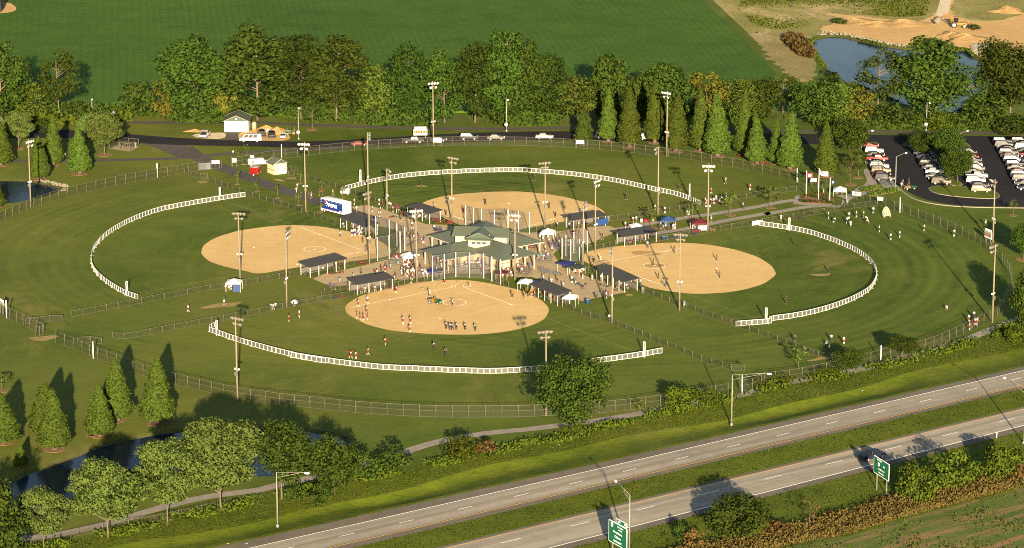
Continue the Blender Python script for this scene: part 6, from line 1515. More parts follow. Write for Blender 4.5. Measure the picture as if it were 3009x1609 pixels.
rockfield('pale stones along the upper shore of the far pond', pts(4, (480, 225), (640, 232), (900, 285), (1120, 325), (1110, 342), (880, 305), (640, 250), (470, 252)), 170, .3, 1.0, 2)
rockfield('white stones at the right end of the small left pond', pts(5, (250, 15), (380, 32), (495, 60), (480, 100), (430, 105), (460, 75), (350, 45)), 110, .25, .7, 3)
# black barn corner at the upper left
bc = thing('dark_barn', 'dark building corner cut by the upper left edge', 'building', g(1, -40, 100), math.radians(0)); MB().box((-1.5, 4, 3.2), (7, 8, 6.4)).build('wall', mat('black_board', (.02, .02, .024), .8, .2), bc); gable(4.4, 4.2, 6.3, 8.2, 'y').build('roof', tarroof, bc, (-1.5, 4, 0))
# electrical enclosure
ee = thing('electrical_enclosure', 'small fenced enclosure with grey pipes and meters by the round pale tree', 'utility enclosure', g(1, 900, 1075))
e0 = g(1, 900, 1075); ep = [v - e0 for v in pts(1, (790, 1075), (940, 1095), (1003, 1060), (860, 1045))]
sheet('pad', [v for v in ep], .06, concrete, ee)
for i in range(4):
    a, b = ep[i], ep[(i + 1) % 4]
    for f in (0, .5): put('post', UPOST, ee, a.lerp(b, f), (0, 0, 0), (1.3, 1.3, 2.1))
    for z in (2.05, 1.0): MB().tube([a + Vector((0, 0, z)), b + Vector((0, 0, z))], .035, 5).build('rail', steel, ee)
    sheet_along('wire_mesh', [a, b], .05, 2.0, wirem, ee)
for x, y, h in ((-1.5, .6, 1.1), (.3, .4, 1.5), (1.5, .8, .9), (-.2, 1.6, 1.3)): MB().tube([(x, y, 0), (x, y, h), (x + .5, y, h), (x + .5, y, 0)], .1, 6).build('pipe', steel, ee); 
MB().box((2.6, 1.4, .7), (.6, .4, 1.4)).build('cabinet', alu, ee)

# ================================================================== PEOPLE
def pose_skel(kind):
    """joint table: name -> (x, y, z, radius); the figure faces +Y"""
    J = {'pelvis': (0, 0, .93, .135), 'waist': (0, .01, 1.08, .115), 'chest': (0, .0, 1.28, .145), 'neck0': (0, 0, 1.42, .075), 'neck': (0, .0, 1.48, .052), 'jaw': (0, .02, 1.555, .072), 'head': (0, .015, 1.63, .098), 'crown': (0, .0, 1.70, .078)}
    def leg(s, hip, knee, ank, toe):
        for n, p, r in (('hip', hip, .098), ('knee', knee, .066), ('ankle', ank, .043), ('toe', toe, .036)): J[n + s] = (*p, r)
    def arm(s, sh, el, wr, hd):
        for n, p, r in (('shoulder', sh, .062), ('elbow', el, .045), ('wrist', wr, .031), ('hand', hd, .04)): J[n + s] = (*p, r)
    L = lambda v, s: (v[0] * s, v[1], v[2])
    def both(f, *a):
        for s, sg in (('L', -1), ('R', 1)): f(s, *[L(v, sg) for v in a])
    if kind == 'stand':
        both(leg, (.09, 0, .86), (.10, .02, .48), (.11, -.01, .09), (.13, .13, .035)); both(arm, (.175, 0, 1.38), (.23, -.02, 1.10), (.24, .06, .86), (.235, .09, .77))
    elif kind == 'ready':
        both(leg, (.10, 0, .83), (.16, .06, .46), (.20, -.01, .09), (.23, .13, .035)); both(arm, (.175, .03, 1.37), (.24, .06, 1.10), (.12, .25, 1.03), (.06, .32, 1.03))
    elif kind == 'walk':
        leg('L', (-.09, 0, .86), (-.09, .16, .50), (-.10, .20, .10), (-.10, .35, .05)); leg('R', (.09, 0, .86), (.09, .02, .47), (.10, -.26, .14), (.10, -.14, .05))
        arm('L', (-.175, 0, 1.38), (-.22, -.12, 1.12), (-.22, -.10, .88), (-.22, -.07, .79)); arm('R', (.175, 0, 1.38), (.22, .08, 1.11), (.20, .26, .94), (.19, .33, .90))
    elif kind == 'throw':
        leg('L', (-.10, 0, .85), (-.2, .10, .47), (-.28, .16, .09), (-.30, .30, .035)); leg('R', (.10, 0, .85), (.18, -.05, .46), (.26, -.16, .09), (.30, -.03, .035))
        arm('L', (-.175, 0, 1.39), (-.42, .10, 1.40), (-.64, .16, 1.44), (-.73, .18, 1.46)); arm('R', (.175, 0, 1.39), (.42, -.06, 1.44), (.50, -.02, 1.68), (.50, .04, 1.76))
    elif kind == 'squat':
        for n in ('pelvis', 'waist', 'chest', 'neck0', 'neck', 'jaw', 'head', 'crown'):
            x, y, z, r = J[n]; k = (z - .93); J[n] = (x, y - .10 + k * .35, z - .52 - .04 * k, r)
        both(leg, (.11, -.08, .40), (.26, .30, .48), (.20, .05, .10), (.24, .20, .035)); both(arm, (.17, .08, .83), (.28, .22, .60), (.16, .42, .62), (.08, .48, .62))
    elif kind == 'sit':
        for n in ('pelvis', 'waist', 'chest', 'neck0', 'neck', 'jaw', 'head', 'crown'):
            x, y, z, r = J[n]; J[n] = (x, y + .06 * (z - .93), z - .42, r)
        both(leg, (.10, .04, .50), (.13, .44, .50), (.13, .46, .10), (.14, .60, .04)); both(arm, (.175, .02, .97), (.23, .06, .70), (.14, .32, .60), (.11, .40, .59))
    elif kind == 'bend':
        for n, k in (('waist', .15), ('chest', .36), ('neck0', .50), ('neck', .56), ('jaw', .64), ('head', .72), ('crown', .79)):
            x, y, z, r = J[n]; J[n] = (x, .86 * k, .93 + .34 * k, r)
        both(leg, (.10, 0, .86), (.14, .04, .48), (.16, -.02, .09), (.19, .12, .035)); both(arm, (.17, .42, 1.08), (.20, .50, .82), (.14, .56, .60), (.10, .58, .52))
    elif kind == 'bat':
        leg('L', (-.10, 0, .85), (-.22, .06, .47), (-.28, .02, .09), (-.30, .17, .035)); leg('R', (.10, 0, .85), (.22, .06, .46), (.28, -.02, .09), (.31, .13, .035))
        arm('L', (-.175, .03, 1.38), (-.10, .24, 1.24), (.12, .27, 1.36), (.19, .25, 1.40)); arm('R', (.175, .0, 1.38), (.36, .10, 1.26), (.24, .22, 1.40), (.2, .24, 1.46))
    elif kind == 'rake':
        both(leg, (.09, 0, .86), (.11, .03, .48), (.13, -.01, .09), (.15, .13, .035)); both(arm, (.175, .02, 1.38), (.27, .12, 1.16), (.18, .33, 1.08), (.14, .40, 1.06))
    return J
BONES = [('pelvis', 'waist', 1), ('waist', 'chest', 1), ('chest', 'neck0', 1), ('neck0', 'neck', 0), ('neck', 'jaw', 0), ('jaw', 'head', 0), ('head', 'crown', 3)]
for s in 'LR':
    BONES += [('pelvis', 'hip' + s, 2), ('hip' + s, 'knee' + s, 2), ('knee' + s, 'ankle' + s, 4), ('ankle' + s, 'toe' + s, 5), ('chest', 'shoulder' + s, 1), ('shoulder' + s, 'elbow' + s, 1), ('elbow' + s, 'wrist' + s, 0), ('wrist' + s, 'hand' + s, 0)]
slotmats = [mat('slot_' + n, (.5, .5, .5)) for n in ('skin', 'shirt', 'lower', 'hair', 'calf', 'shoe')]
def person_mesh(kind):
    J = pose_skel(kind); names = list(J); idx = {n: i for i, n in enumerate(names)}
    me = bpy.data.meshes.new('figure'); me.from_pydata([J[n][:3] for n in names], [(idx[a], idx[b]) for a, b, _ in BONES], [])
    o = bpy.data.objects.new('figure_tmp', me); COL.objects.link(o)
    sk = o.modifiers.new('skin', 'SKIN'); sv = me.skin_vertices[0].data
    for n in names: sv[idx[n]].radius = (J[n][3], J[n][3] * (.72 if n in ('pelvis', 'waist', 'chest') else 1)); sv[idx[n]].use_root = (n == 'pelvis')
    sub = o.modifiers.new('sub', 'SUBSURF'); sub.levels = 1; sub.render_levels = 1
    dg = bpy.context.evaluated_depsgraph_get(); dg.update(); out = bpy.data.meshes.new_from_object(o.evaluated_get(dg)); bpy.data.objects.remove(o)
    out.name = 'figure_' + kind; out.materials.clear()
    for m in slotmats: out.materials.append(m)
    P = {n: Vector(J[n][:3]) for n in names}; hd = P['head']; fw = (P['jaw'] + Vector((0, .05, 0)) - hd)
    def segd(p, a, b):
        d = b - a; t = max(0, min(1, (p - a).dot(d) / d.length_squared)); return (p - a - d * t).length, t
    for f in out.polygons:
        f.use_smooth = True; c = f.center; best = (9, 0)
        for a, b, s in BONES:
            d, t = segd(c, P[a], P[b]); r = J[a][3] * (1 - t) + J[b][3] * t; d /= r
            if d < best[0]:
                if a == 'pelvis' and b == 'waist' and t < .45: s2 = 2
                elif a.startswith('hip') and t > .78: s2 = 0
                elif a.startswith('shoulder') and t > .75: s2 = 0
                elif a in ('jaw', 'head'):
                    up = (P['crown'] - P['jaw']).normalized(); side = (c - hd); s2 = 3 if (side.dot(up) > .045 or (side.y - .35 * side.dot(up)) < -.02) else 0
                else: s2 = s
                best = (d, s2)
        f.material_index = best[1]
    # nose, ears, five fingers to each hand
    bm = bmesh.new(); bm.from_mesh(out)
    def blob(c, r, mi, sc=(1, 1, 1)):
        res = bmesh.ops.create_icosphere(bm, subdivisions=1, radius=r, matrix=Matrix.Translation(c) @ Matrix.Diagonal((*sc, 1)))
        for f in {f for v in res['verts'] for f in v.link_faces}: f.material_index = mi; f.smooth = True
    blob(hd + Vector((0, .105, -.03)), .018, 0); 
    for s in (-1, 1): blob(hd + Vector((s * .098, .0, -.03)), .022, 0, (.6, 1, 1.3)); blob(hd + Vector((s * .036, .094, .0)), .011, 3)
    blob(hd + Vector((0, .092, -.066)), .014, 1, (1.8, .6, .5))
    for s in 'LR':
        w, h = P['wrist' + s], P['hand' + s]; d = (h - w).normalized(); a = d.cross(Vector((0, 1, 0)))
        a = a.normalized() if a.length > .1 else Vector((0, 0, 1)); curl = d.cross(a).normalized()
        for i, (o_, ln) in enumerate(((-.027, .062), (-.009, .072), (.009, .068), (.027, .052), (.04, .05))):
            base = h + a * o_ + d * (.02 if i < 4 else -.025); tip = base + d * ln * .75 + curl * .022 + (a * .03 if i == 4 else Vector())
            blob((base + tip) / 2, .011, 0, (1, 1, 1)); blob(tip, .010, 0)
    bm.to_mesh(out); bm.free(); return out
POSE = {k: person_mesh(k) for k in ('stand', 'ready', 'walk', 'throw', 'squat', 'sit', 'bend', 'bat', 'rake')}
CLOTH = {k: mat('cloth_' + k, c, .85, .1, 6) for k, c in {'red': (.135, .009, .008), 'white': (.40, .395, .37), 'navy': (.009, .014, .05), 'black': (.008, .008, .009), 'purple': (.016, .008, .019), 'yellow': (.20, .095, .004), 'lightblue': (.10, .14, .19), 'grey': (.055, .055, .058), 'khaki': (.12, .09, .055), 'denim': (.02, .03, .06), 'maroon': (.05, .006, .011), 'green': (.02, .07, .035), 'pink': (.19, .075, .09), 'orange': (.19, .06, .012), 'blue': (.015, .035, .12), 'cyan': (.06, .14, .19)}.items()}
SKIN = [mat('skin_%d' % i, c, .6, .08, 8) for i, c in enumerate(((.15, .088, .056), (.115, .066, .04), (.085, .048, .028)))]
HAIR = [mat('hair_%d' % i, c, .7, .2, 8) for i, c in enumerate(((.03, .02, .012), (.08, .045, .02), (.08, .05, .024), (.012, .012, .012)))]
NUM = MB().box((0, .150, 1.26), (.20, .02, .22)).box((0, -.150, 1.26), (.20, .02, .22)).mesh('number_patch', CLOTH['white'])
CAPM = MB().lathe([(.106, .0), (.104, .04), (.075, .085), (.02, .10)], 10).prism([(-.08, .07), (.08, .07), (.06, .19), (-.06, .19)], 'z', .0, .015).mesh('cap', CLOTH['navy'])
OUT = { # shirt, lower, calf (None = skin), number patch, cap, words
 'red': ('red', 'red', 'white', True, None, 'red uniform and white socks'), 'redw': ('white', 'red', 'white', False, None, 'white shirt and red shorts'),
 'purple': ('purple', 'purple', 'black', True, None, 'dark purple uniform with white number'), 'dark': ('black', 'black', 'black', False, None, 'black and maroon uniform'),
 'yellow': ('yellow', 'black', None, False, None, 'amber shirt and black shorts'), 'yelloww': ('yellow', 'white', 'white', False, None, 'amber shirt and white trousers'),
 'blue': ('white', 'navy', 'white', False, None, 'white shirt, navy shorts and white socks'), 'ump': ('lightblue', 'grey', 'grey', False, 'navy', 'pale blue shirt and grey trousers'),
 'whited': ('white', 'navy', 'navy', False, 'navy', 'white shirt and dark trousers'), 'allwhite': ('white', 'white', None, False, None, 'white shirt and white shorts'),
 'whitek': ('white', 'khaki', None, False, None, 'white shirt and khaki shorts'), 'blackw': ('black', 'black', None, False, None, 'black shirt and shorts'), 'greyd': ('grey', 'black', None, False, None, 'grey shirt and dark shorts'),
 'redj': ('red', 'denim', None, False, None, 'red shirt and blue shorts'), 'green': ('green', 'white', None, False, None, 'green shirt and white shorts'), 'orange': ('orange', 'black', None, False, None, 'orange shirt'),
 'cyan': ('cyan', 'white', None, False, None, 'light blue shirt'), 'pink': ('pink', 'white', None, False, None, 'pink shirt'), 'maroon': ('maroon', 'black', None, False, None, 'maroon shirt'), 'bluej': ('blue', 'denim', None, False, None, 'blue shirt')}
pn = [0]
def person(label, sh, x, y, pose='stand', out='whitek', face=None, h=1.0, z=0.0, group=None):
    pn[0] += 1; r = random.Random(pn[0] * 17)
    b = g(sh, x, y); b.z = z
    if face is None: face = r.uniform(0, 360)
    t = thing_mesh = put('person', POSE[pose], None, b, (0, 0, math.radians(face)), (1.05 * h * r.uniform(.97, 1.05),) * 3)
    shirt, low, calf, num, cap, words = OUT[out]
    sk = r.choice(SKIN); mats = [sk, CLOTH[shirt], CLOTH[low], r.choice(HAIR), CLOTH[calf] if calf else sk, CLOTH['white'] if r.random() < .6 else CLOTH['black']]
    for s, m in zip(t.material_slots, mats): s.link = 'OBJECT'; s.material = m
    if num and pose in ('stand', 'walk', 'throw', 'ready'): put('number_patch', NUM, t)
    if cap and pose in ('stand', 'walk', 'throw', 'ready', 'rake'): put('cap', CAPM, t, (0, .01, 1.645))
    return tag(t, label, 'person', group)
def chair_mesh():
    fr = MB()
    for sx in (-.24, .24): fr.tube([(sx, .22, 0), (sx, -.2, .48)], .016, 4).tube([(sx, -.22, 0), (sx, .2, .46)], .016, 4).tube([(sx, -.2, .44), (sx, -.27, .92)], .016, 4)
    return fr.mesh('frame', darksteel)
CHF = chair_mesh(); CHS = {k: MB().box((0, 0, .46), (.5, .44, .03)).mesh('seat', CLOTH[k]) for k in ('navy', 'green', 'maroon', 'black', 'blue')}; CHB = {k: MB().box((0, -.25, .76), (.5, .03, .34)).mesh('backrest', CLOTH[k]) for k in CHS}
def folding_chair(label, b, face):
    c = rng.choice(list(CHS)); t = thing('folding_chair', label, 'chair', b, math.radians(face), 'folding chairs of the spectators'); put('frame', CHF, t); put('seat', CHS[c], t); put('backrest', CHB[c], t)
MASS = ('of dense group under white plaza tent', 'of second group below white plaza tent', 'on left bleachers by left backstop', 'of group below blue awning at near fence', 'of group behind dark maroon shade', 'of row along plaza behind right backstop')
MASSV, MASSF, MASSM, MASSMAT = [], [], [], []
def crowd_member(sh, e):
    """one of the many small, half-hidden spectators that are joined into one mass"""
    pn[0] += 1; r = random.Random(pn[0] * 17); pose = e[3] if len(e) > 3 else 'stand'; shirt, low, calf, num, cap, words = OUT[e[2]]
    b = g(sh, e[0], e[1]); b.z = e[5] if len(e) > 5 else 0
    M = Matrix.Translation(b) @ Matrix.Rotation(math.radians(e[4] if len(e) > 4 else r.uniform(0, 360)), 4, 'Z') @ Matrix.Scale(1.05 * r.uniform(.97, 1.05), 4)
    sk = r.choice(SKIN); ms = [sk, CLOTH[shirt], CLOTH[low], r.choice(HAIR), CLOTH[calf] if calf else sk, CLOTH['white']]
    for m in ms:
        if m not in MASSMAT: MASSMAT.append(m)
    ids = [MASSMAT.index(m) for m in ms]; n0 = len(MASSV); me = POSE[pose]
    MASSV.extend([(M @ v.co)[:] for v in me.vertices])
    for p in me.polygons: MASSF.append(tuple(i + n0 for i in p.vertices)); MASSM.append(ids[p.material_index])
def crowd(place, lst, group, sh, face=None, z=0.0):
    """lst of (x, y, outfit[, pose[, face]]): people named by their order from the left"""
    if place.startswith('inside') or 'grandstand' in place and 'left of' not in place and 'right of' not in place or place in MASS:
        for e in lst: crowd_member(sh, e)
        return
    lst = sorted(lst, key=lambda e: e[0]); n = len(lst)
    for i, e in enumerate(lst):
        w = OUT[e[2]][5]; o = 'leftmost' if i == 0 else 'rightmost' if i == n - 1 else ordn[i] + ' from left'
        if n == 1: o = ''
        lab = ('person in %s, %s %s' % (w, o, place)) if n > 1 else 'person in %s %s' % (w, place)
        if len(lab.split()) > 16: lab = ('person with %s, %s %s' % (w.split(' and ')[0].split(', ')[0].split(' with ')[0], o, place))
        if len(lab.split()) > 16: lab = ' '.join(q for q in lab.split() if q not in ('of', 'the'))
        if len(e) > 3 and e[3] == 'sit' and len(e) < 6 and z == 0: folding_chair('folding chair under the %s sitter %s' % (o, place), g(sh, e[0], e[1]), e[4])
        person(lab, sh, e[0], e[1], e[3] if len(e) > 3 else 'stand', e[2], e[4] if len(e) > 4 else face, 1.0, e[5] if len(e) > 5 else z, group)
P1 = 'players on the near field'
crowd('of red line at left infield edge', [(760, 1022, 'red', 'stand', 90), (783, 1037, 'red', 'stand', 90), (806, 1039, 'red', 'ready', 60), (835, 1032, 'red', 'stand', 90), (829, 988, 'red', 'stand', 30)], P1, 6)
crowd('by left foul line', [(768, 937, 'red', 'ready', 200), (836, 916, 'redw', 'stand', 180)], P1, 6)
crowd('on near infield grass edge', [(1003, 942, 'red', 'stand', 200), (1113, 942, 'red', 'stand', 160), (1100, 1068, 'red', 'stand', 20)], P1, 'S4')
crowd('on near outfield grass left', [(715, 1312, 'red', 'throw', 20), (752, 1314, 'red', 'stand', 0), (840, 1287, 'red', 'walk', 60), (965, 1217, 'red', 'walk', 330)], P1, 6)
crowd('beside left near foul fence', [(268, 1047, 'red', 'throw', 300), (343, 1017, 'redw', 'stand', 120)], P1, 6)
crowd('of purple row on near infield', [(1405, 1101, 'purple', 'stand', 0), (1430, 1107, 'purple', 'stand', 20), (1450, 1110, 'purple', 'ready', 350), (1478, 1106, 'purple', 'stand', 10), (1540, 1107, 'purple', 'walk', 0), (1614, 1113, 'purple', 'stand', 340)], P1, 6)
crowd('on near outfield grass centre', [(1314, 1247, 'purple', 'stand', 10), (1400, 1297, 'purple', 'throw', 250)], P1, 6)
crowd('in near pitching circle with rake', [(620, 968, 'whited', 'rake', 80)], P1, 'T7')
crowd('standing near home plate of near field', [(965, 577, 'yelloww', 'bend', 150)], P1, 'T7')
crowd('walking by right near foul line', [(1830, 797, 'yellow', 'walk', 200)], P1, 'T7')
crowd('crouching behind near home plate', [(455, 515, 'red', 'squat', 180)], P1, 'T7')
crowd('standing on cart bed with rake', [(160, 852, 'allwhite', 'rake', 110, .98)], P1, 'T7')
crowd('seated in near infield cart', [(262, 905, 'orange', 'sit', -118, .38)], P1, 'T7')
crowd('of amber team by near right dugout', [(1668, 1357, 'yellow', 'stand', 120), (1700, 1312, 'yellow', 'stand', 90), (1738, 1345, 'yellow', 'bend', 200), (1770, 1333, 'yellow', 'stand', 200), (1803, 1318, 'yellow', 'stand', 240), (1826, 1352, 'yellow', 'stand', 250)], P1, 'S2')
crowd('inside near right dugout', [(225, 845, 'yellow'), (262, 862, 'yellow', 'sit', 200, .1), (295, 872, 'yellow'), (330, 885, 'yelloww'), (365, 900, 'yellow', 'sit', 210, .1)], P1, 7)
crowd('in front of near left dugout end', [(815, 460, 'blackw'), (868, 482, 'redj'), (885, 488, 'blackw'), (907, 498, 'red')], P1, 'S4')
crowd('inside near left dugout', [(400, 500, 'red', 'sit', 190, .1), (455, 488, 'redw', 'sit', 190, .1), (520, 482, 'red'), (560, 478, 'greyd'), (600, 470, 'redw', 'sit', 190, .1), (690, 455, 'red'), (735, 450, 'whitek'), (770, 442, 'greyd')], P1, 'S4')
P2 = 'players on the right field'
crowd('umpire behind right home plate', [(850, 830, 'ump', 'bend', 280)], P2, 'S3')
crowd('catching at right home plate', [(905, 830, 'dark', 'squat', 270)], P2, 'S3')
crowd('batting at right home plate', [(1005, 838, 'allwhite', 'bat', 230)], P2, 'S3')
crowd('of fielders on right infield', [(1080, 637, 'dark', 'throw', 90), (1118, 737, 'dark', 'ready', 80), (1232, 547, 'dark', 'ready', 110), (1540, 607, 'dark', 'ready', 90), (1562, 727, 'dark', 'ready', 80)], P2, 7)
crowd('coaching along right infield sides', [(1040, 512, 'whited', 'stand', 200), (990, 787, 'whited', 'stand', 60), (1170, 797, 'ump', 'bend', 60)], P2, 7)
crowd('of right outfielders', [(308, 489, 'dark', 'ready', 90), (560, 694, 'dark', 'ready', 90), (250, 917, 'dark', 'ready', 90)], P2, 8)
P3 = 'team warming up beyond the right portable fence'
crowd('of warm-up group below flag bed', [(553, 300, 'blue', 'throw', 300), (590, 332, 'blue', 'bend', 300), (690, 337, 'blue', 'ready', 20), (703, 302, 'blue', 'stand', 30), (714, 364, 'allwhite', 'stand', 0), (757, 292, 'blue', 'ready', 60), (808, 292, 'blue', 'stand', 100), (836, 322, 'allwhite', 'bend', 60), (845, 345, 'whitek', 'bend', 50), (878, 264, 'blue', 'stand', 180)], P3, 8)
crowd('crouching at practice net', [(955, 297, 'allwhite', 'squat', 230)], P3, 8)
crowd('of right outfield warm-up line', [(922, 397, 'blue', 'ready', 90), (1003, 457, 'blue', 'stand', 30), (1070, 437, 'blue', 'stand', 60), (1247, 392, 'blue', 'ready', 120), (1462, 429, 'blue', 'stand', 150)], P3, 8)
crowd('kneeling alone in right outfield', [(1410, 962, 'whitek', 'squat', 30)], P3, 8)
crowd('by upper end of right portable fence', [(212, 317, 'allwhite', 'stand', 40)], P3, 8)
crowd('outside right fence by scoreboard', [(1690, 350, 'cyan', 'walk', 30)], P3, 8)
crowd('of group leaning on lower right fence', [(1568, 1047, 'redw', 'stand', 150), (1605, 1022, 'whited', 'stand', 160), (1572, 1107, 'redw'), (1592, 1092, 'maroon'), (1612, 1070, 'redw'), (1628, 1072, 'redw'), (1641, 1052, 'maroon')], P3, 8)
crowd('around lower right gate trees', [(312, 1192, 'greyd'), (575, 1192, 'whited'), (665, 1207, 'redw'), (578, 1332, 'whitek', 'walk'), (542, 1217, 'cyan', 'sit', 30, -.02), (560, 1252, 'whitek', 'sit', 10, -.02)], P3, 8)
P4 = 'players on the far field'
crowd('in far left outfield', [(1222, 1347, 'dark', 'ready', 150)], P4, 2)
crowd('in far centre outfield', [(222, 1302, 'dark', 'ready', 170)], P4, 3)
crowd('of far right outfield figures', [(887, 162, 'dark', 'ready', 190), (1272, 97, 'blackw', 'walk', 60), (1605, 47, 'whitek', 'walk', 90), (1780, 94, 'red', 'stand', 200)], P4, 7)
crowd('of far infield left half', [(1318, 237, 'whited', 'stand', 100), (1404, 287, 'maroon', 'ready', 60), (1530, 267, 'maroon', 'ready', 40), (1688, 202, 'dark', 'ready', 30), (1838, 277, 'maroon', 'ready', 330)], P4, 6)
crowd('of far infield right half', [(328, 227, 'dark', 'ready', 300), (375, 297, 'maroon', 'ready', 300), (552, 264, 'whited', 'bend', 280)], P4, 7)
crowd('of white team huddle behind far right fence', [(1458, 195, 'redw', 'stand', 60), (1467, 205, 'allwhite'), (1498, 122, 'red', 'walk'), (1505, 190, 'allwhite', 'bend', 90), (1518, 196, 'redw'), (1535, 180, 'allwhite'), (1548, 192, 'redw', 'sit', 60), (1560, 195, 'allwhite'), (1576, 185, 'whitek'), (1607, 158, 'cyan')], P4, 7)
crowd('walking on upper east walk', [(1325, 287, 'whitek', 'walk', 60), (1340, 289, 'allwhite', 'walk', 70), (1730, 232, 'whited', 'walk', 250)], P4, 7)
P5 = 'players on the left field'
crowd('coach on left infield', [(588, 780, 'whited', 'stand', 130)], P5, 'S1')
crowd('of white team before upper left dugout', [(757, 752, 'blue', 'stand', 200), (778, 750, 'whited'), (803, 748, 'blue', 'stand', 180), (832, 755, 'whited', 'bend', 200), (855, 752, 'blue'), (885, 745, 'cyan', 'stand', 160)], P5, 'S1')
crowd('near left home plate', [(918, 868, 'dark', 'ready', 100), (958, 1000, 'ump', 'stand', 100), (980, 985, 'greyd', 'stand', 110)], P5, 'S1')
crowd('inside upper left dugout', [(630, 632, 'redw', 'sit', 200, .1), (770, 690, 'greyd'), (850, 705, 'whitek'), (900, 720, 'blue')], P5, 'S1')
crowd('inside lower left dugout', [(340, 1268, 'whitek', 'sit', 20, .1), (390, 1258, 'greyd', 'sit', 20, .1), (505, 1238, 'blackw'), (570, 1222, 'redj'), (655, 1215, 'whitek')], P5, 'S1')
crowd('on lawn below left field', [(1360, 977, 'redw', 'walk', 40), (1620, 922, 'green', 'stand', 200)], P5, 5)
P6 = 'people on the walk and the plaza'
crowd('on service walk left of blue trailer', [(322, 122, 'allwhite', 'walk', 300), (329, 92, 'whitek', 'walk', 310), (411, 151, 'redj', 'walk', 120), (430, 153, 'cyan', 'walk', 120), (488, 137, 'blackw'), (512, 137, 'redj')], P6, 6)
crowd('behind blue trailer', [(586, 136, 'whitek', 'walk'), (740, 202, 'redw'), (757, 257, 'whitek')], P6, 6)
crowd('of red and white group behind left backstop', [(870, 253, 'redw'), (921, 202, 'redw'), (917, 292, 'redw', 'walk'), (929, 262, 'redw'), (946, 236, 'maroon', 'walk'), (1004, 218, 'whitek', 'sit', 200), (1020, 257, 'redw'), (1038, 228, 'redj', 'sit', 200), (1062, 245, 'red', 'sit', 180), (1076, 322, 'greyd')], P6, 6)
crowd('between trailer plaza and building', [(1158, 372, 'redw', 'walk'), (1130, 446, 'yellow'), (1166, 430, 'greyd'), (1318, 392, 'whited', 'stand', 20)], P6, 6)
crowd('beside far left dugout', [(1110, 295, 'redj'), (1130, 305, 'bluej'), (1145, 320, 'greyd')], P6, 6)
crowd('inside far left dugout', [(1160, 285, 'redw', 'sit', 200, .1), (1195, 298, 'greyd'), (1225, 305, 'blackw'), (1255, 312, 'whitek', 'sit', 200, .1)], P6, 6)
crowd('inside far right dugout', [(560, 360, 'whited'), (600, 358, 'blackw'), (640, 352, 'greyd'), (690, 345, 'whitek'), (740, 335, 'maroon')], P6, 'S3')
crowd('inside upper right dugout', [(1400, 590, 'maroon', 'sit', 20, .1), (1450, 580, 'red', 'sit', 20, .1), (1500, 575, 'maroon', 'sit', 20, .1), (1585, 545, 'redj'), (1650, 540, 'blue')], P6, 'S3')
crowd('inside lower right dugout', [(1015, 1120, 'whitek'), (1060, 1135, 'greyd'), (1110, 1150, 'blackw', 'sit', 200, .1), (1180, 1180, 'whitek'), (1230, 1205, 'greyd', 'sit', 200, .1), (1300, 1225, 'whited'), (1380, 1225, 'blue', 'sit', 210, .1)], P6, 'S3')
crowd('between the two left dugouts', [(790, 712, 'greyd', 'walk', 200), (733, 747, 'redw', 'stand'), (890, 717, 'redj'), (906, 717, 'whited'), (935, 692, 'redj'), (963, 692, 'red'), (971, 672, 'greyd'), (1000, 677, 'whitek', 'walk')], P6, 6)
crowd('of plaza crowd left of white tent', [(1083, 717, 'allwhite'), (1094, 700, 'blackw'), (1112, 690, 'greyd'), (1122, 722, 'redw'), (1136, 692, 'whitek'), (1150, 705, 'blackw'), (1163, 702, 'allwhite'), (1105, 672, 'redw'), (1128, 655, 'whitek'), (1145, 668, 'orange')], P6, 6)
crowd('at fence left of near backstop', [(1030, 762, 'whitek'), (1040, 742, 'redj'), (1148, 772, 'redw', 'walk'), (1158, 748, 'red')], P6, 6)
crowd('on bleachers behind white tent', [(1045, 612, 'redw', 'sit', 30, .35), (1062, 608, 'red', 'sit', 30, .35), (1080, 604, 'whitek', 'sit', 30, .35), (1096, 620, 'orange', 'sit', 30, .2), (1060, 640, 'cyan', 'sit', 30, .1)], P6, 6)
crowd('under blue awning left of near backstop', [(1238, 722, 'redw', 'sit', 200), (1255, 710, 'whitek', 'sit', 180), (1275, 705, 'blue', 'sit', 190), (1300, 712, 'whitek', 'sit', 180), (1335, 700, 'allwhite', 'stand'), (1340, 638, 'redj'), (1368, 645, 'whitek')], P6, 6)
crowd('before building left of grandstand', [(1422, 697, 'allwhite', 'walk', 100), (1455, 657, 'yellow', 'stand'), (1468, 668, 'whitek'), (1400, 640, 'redw')], P6, 6)
crowd('on upper rows of near grandstand', [(940, 165, 'whitek', 'sit', 185, .95), (975, 158, 'allwhite', 'sit', 185, .95), (1010, 150, 'greyd', 'sit', 185, .95), (1050, 155, 'redw', 'sit', 185, .95), (1090, 160, 'whitek', 'sit', 185, .95), (1130, 165, 'blackw', 'sit', 185, .95), (1170, 172, 'whitek', 'sit', 185, .9), (1205, 178, 'pink', 'sit', 185, .9)], P6, 'T7')
crowd('on lower rows of near grandstand', [(820, 235, 'allwhite', 'sit', 185, .35), (905, 250, 'redw', 'sit', 185, .35), (1000, 262, 'redj', 'sit', 185, .3), (1070, 250, 'cyan', 'sit', 185, .3), (1120, 255, 'blackw', 'sit', 185, .3), (1185, 240, 'allwhite', 'sit', 185, .35), (1215, 315, 'redj', 'stand', 190)], P6, 'T7')
crowd('right of near grandstand', [(1362, 262, 'lightw', 'stand')] if False else [(1362, 265, 'cyan', 'stand'), (1500, 235, 'orange'), (1560, 215, 'yellow'), (1645, 265, 'whitek', 'sit', 180), (1520, 455, 'yellow', 'sit', 190), (1632, 440, 'whitek'), (1770, 330, 'maroon', 'sit', 190), (1800, 350, 'redw', 'sit', 200)], P6, 'T7')
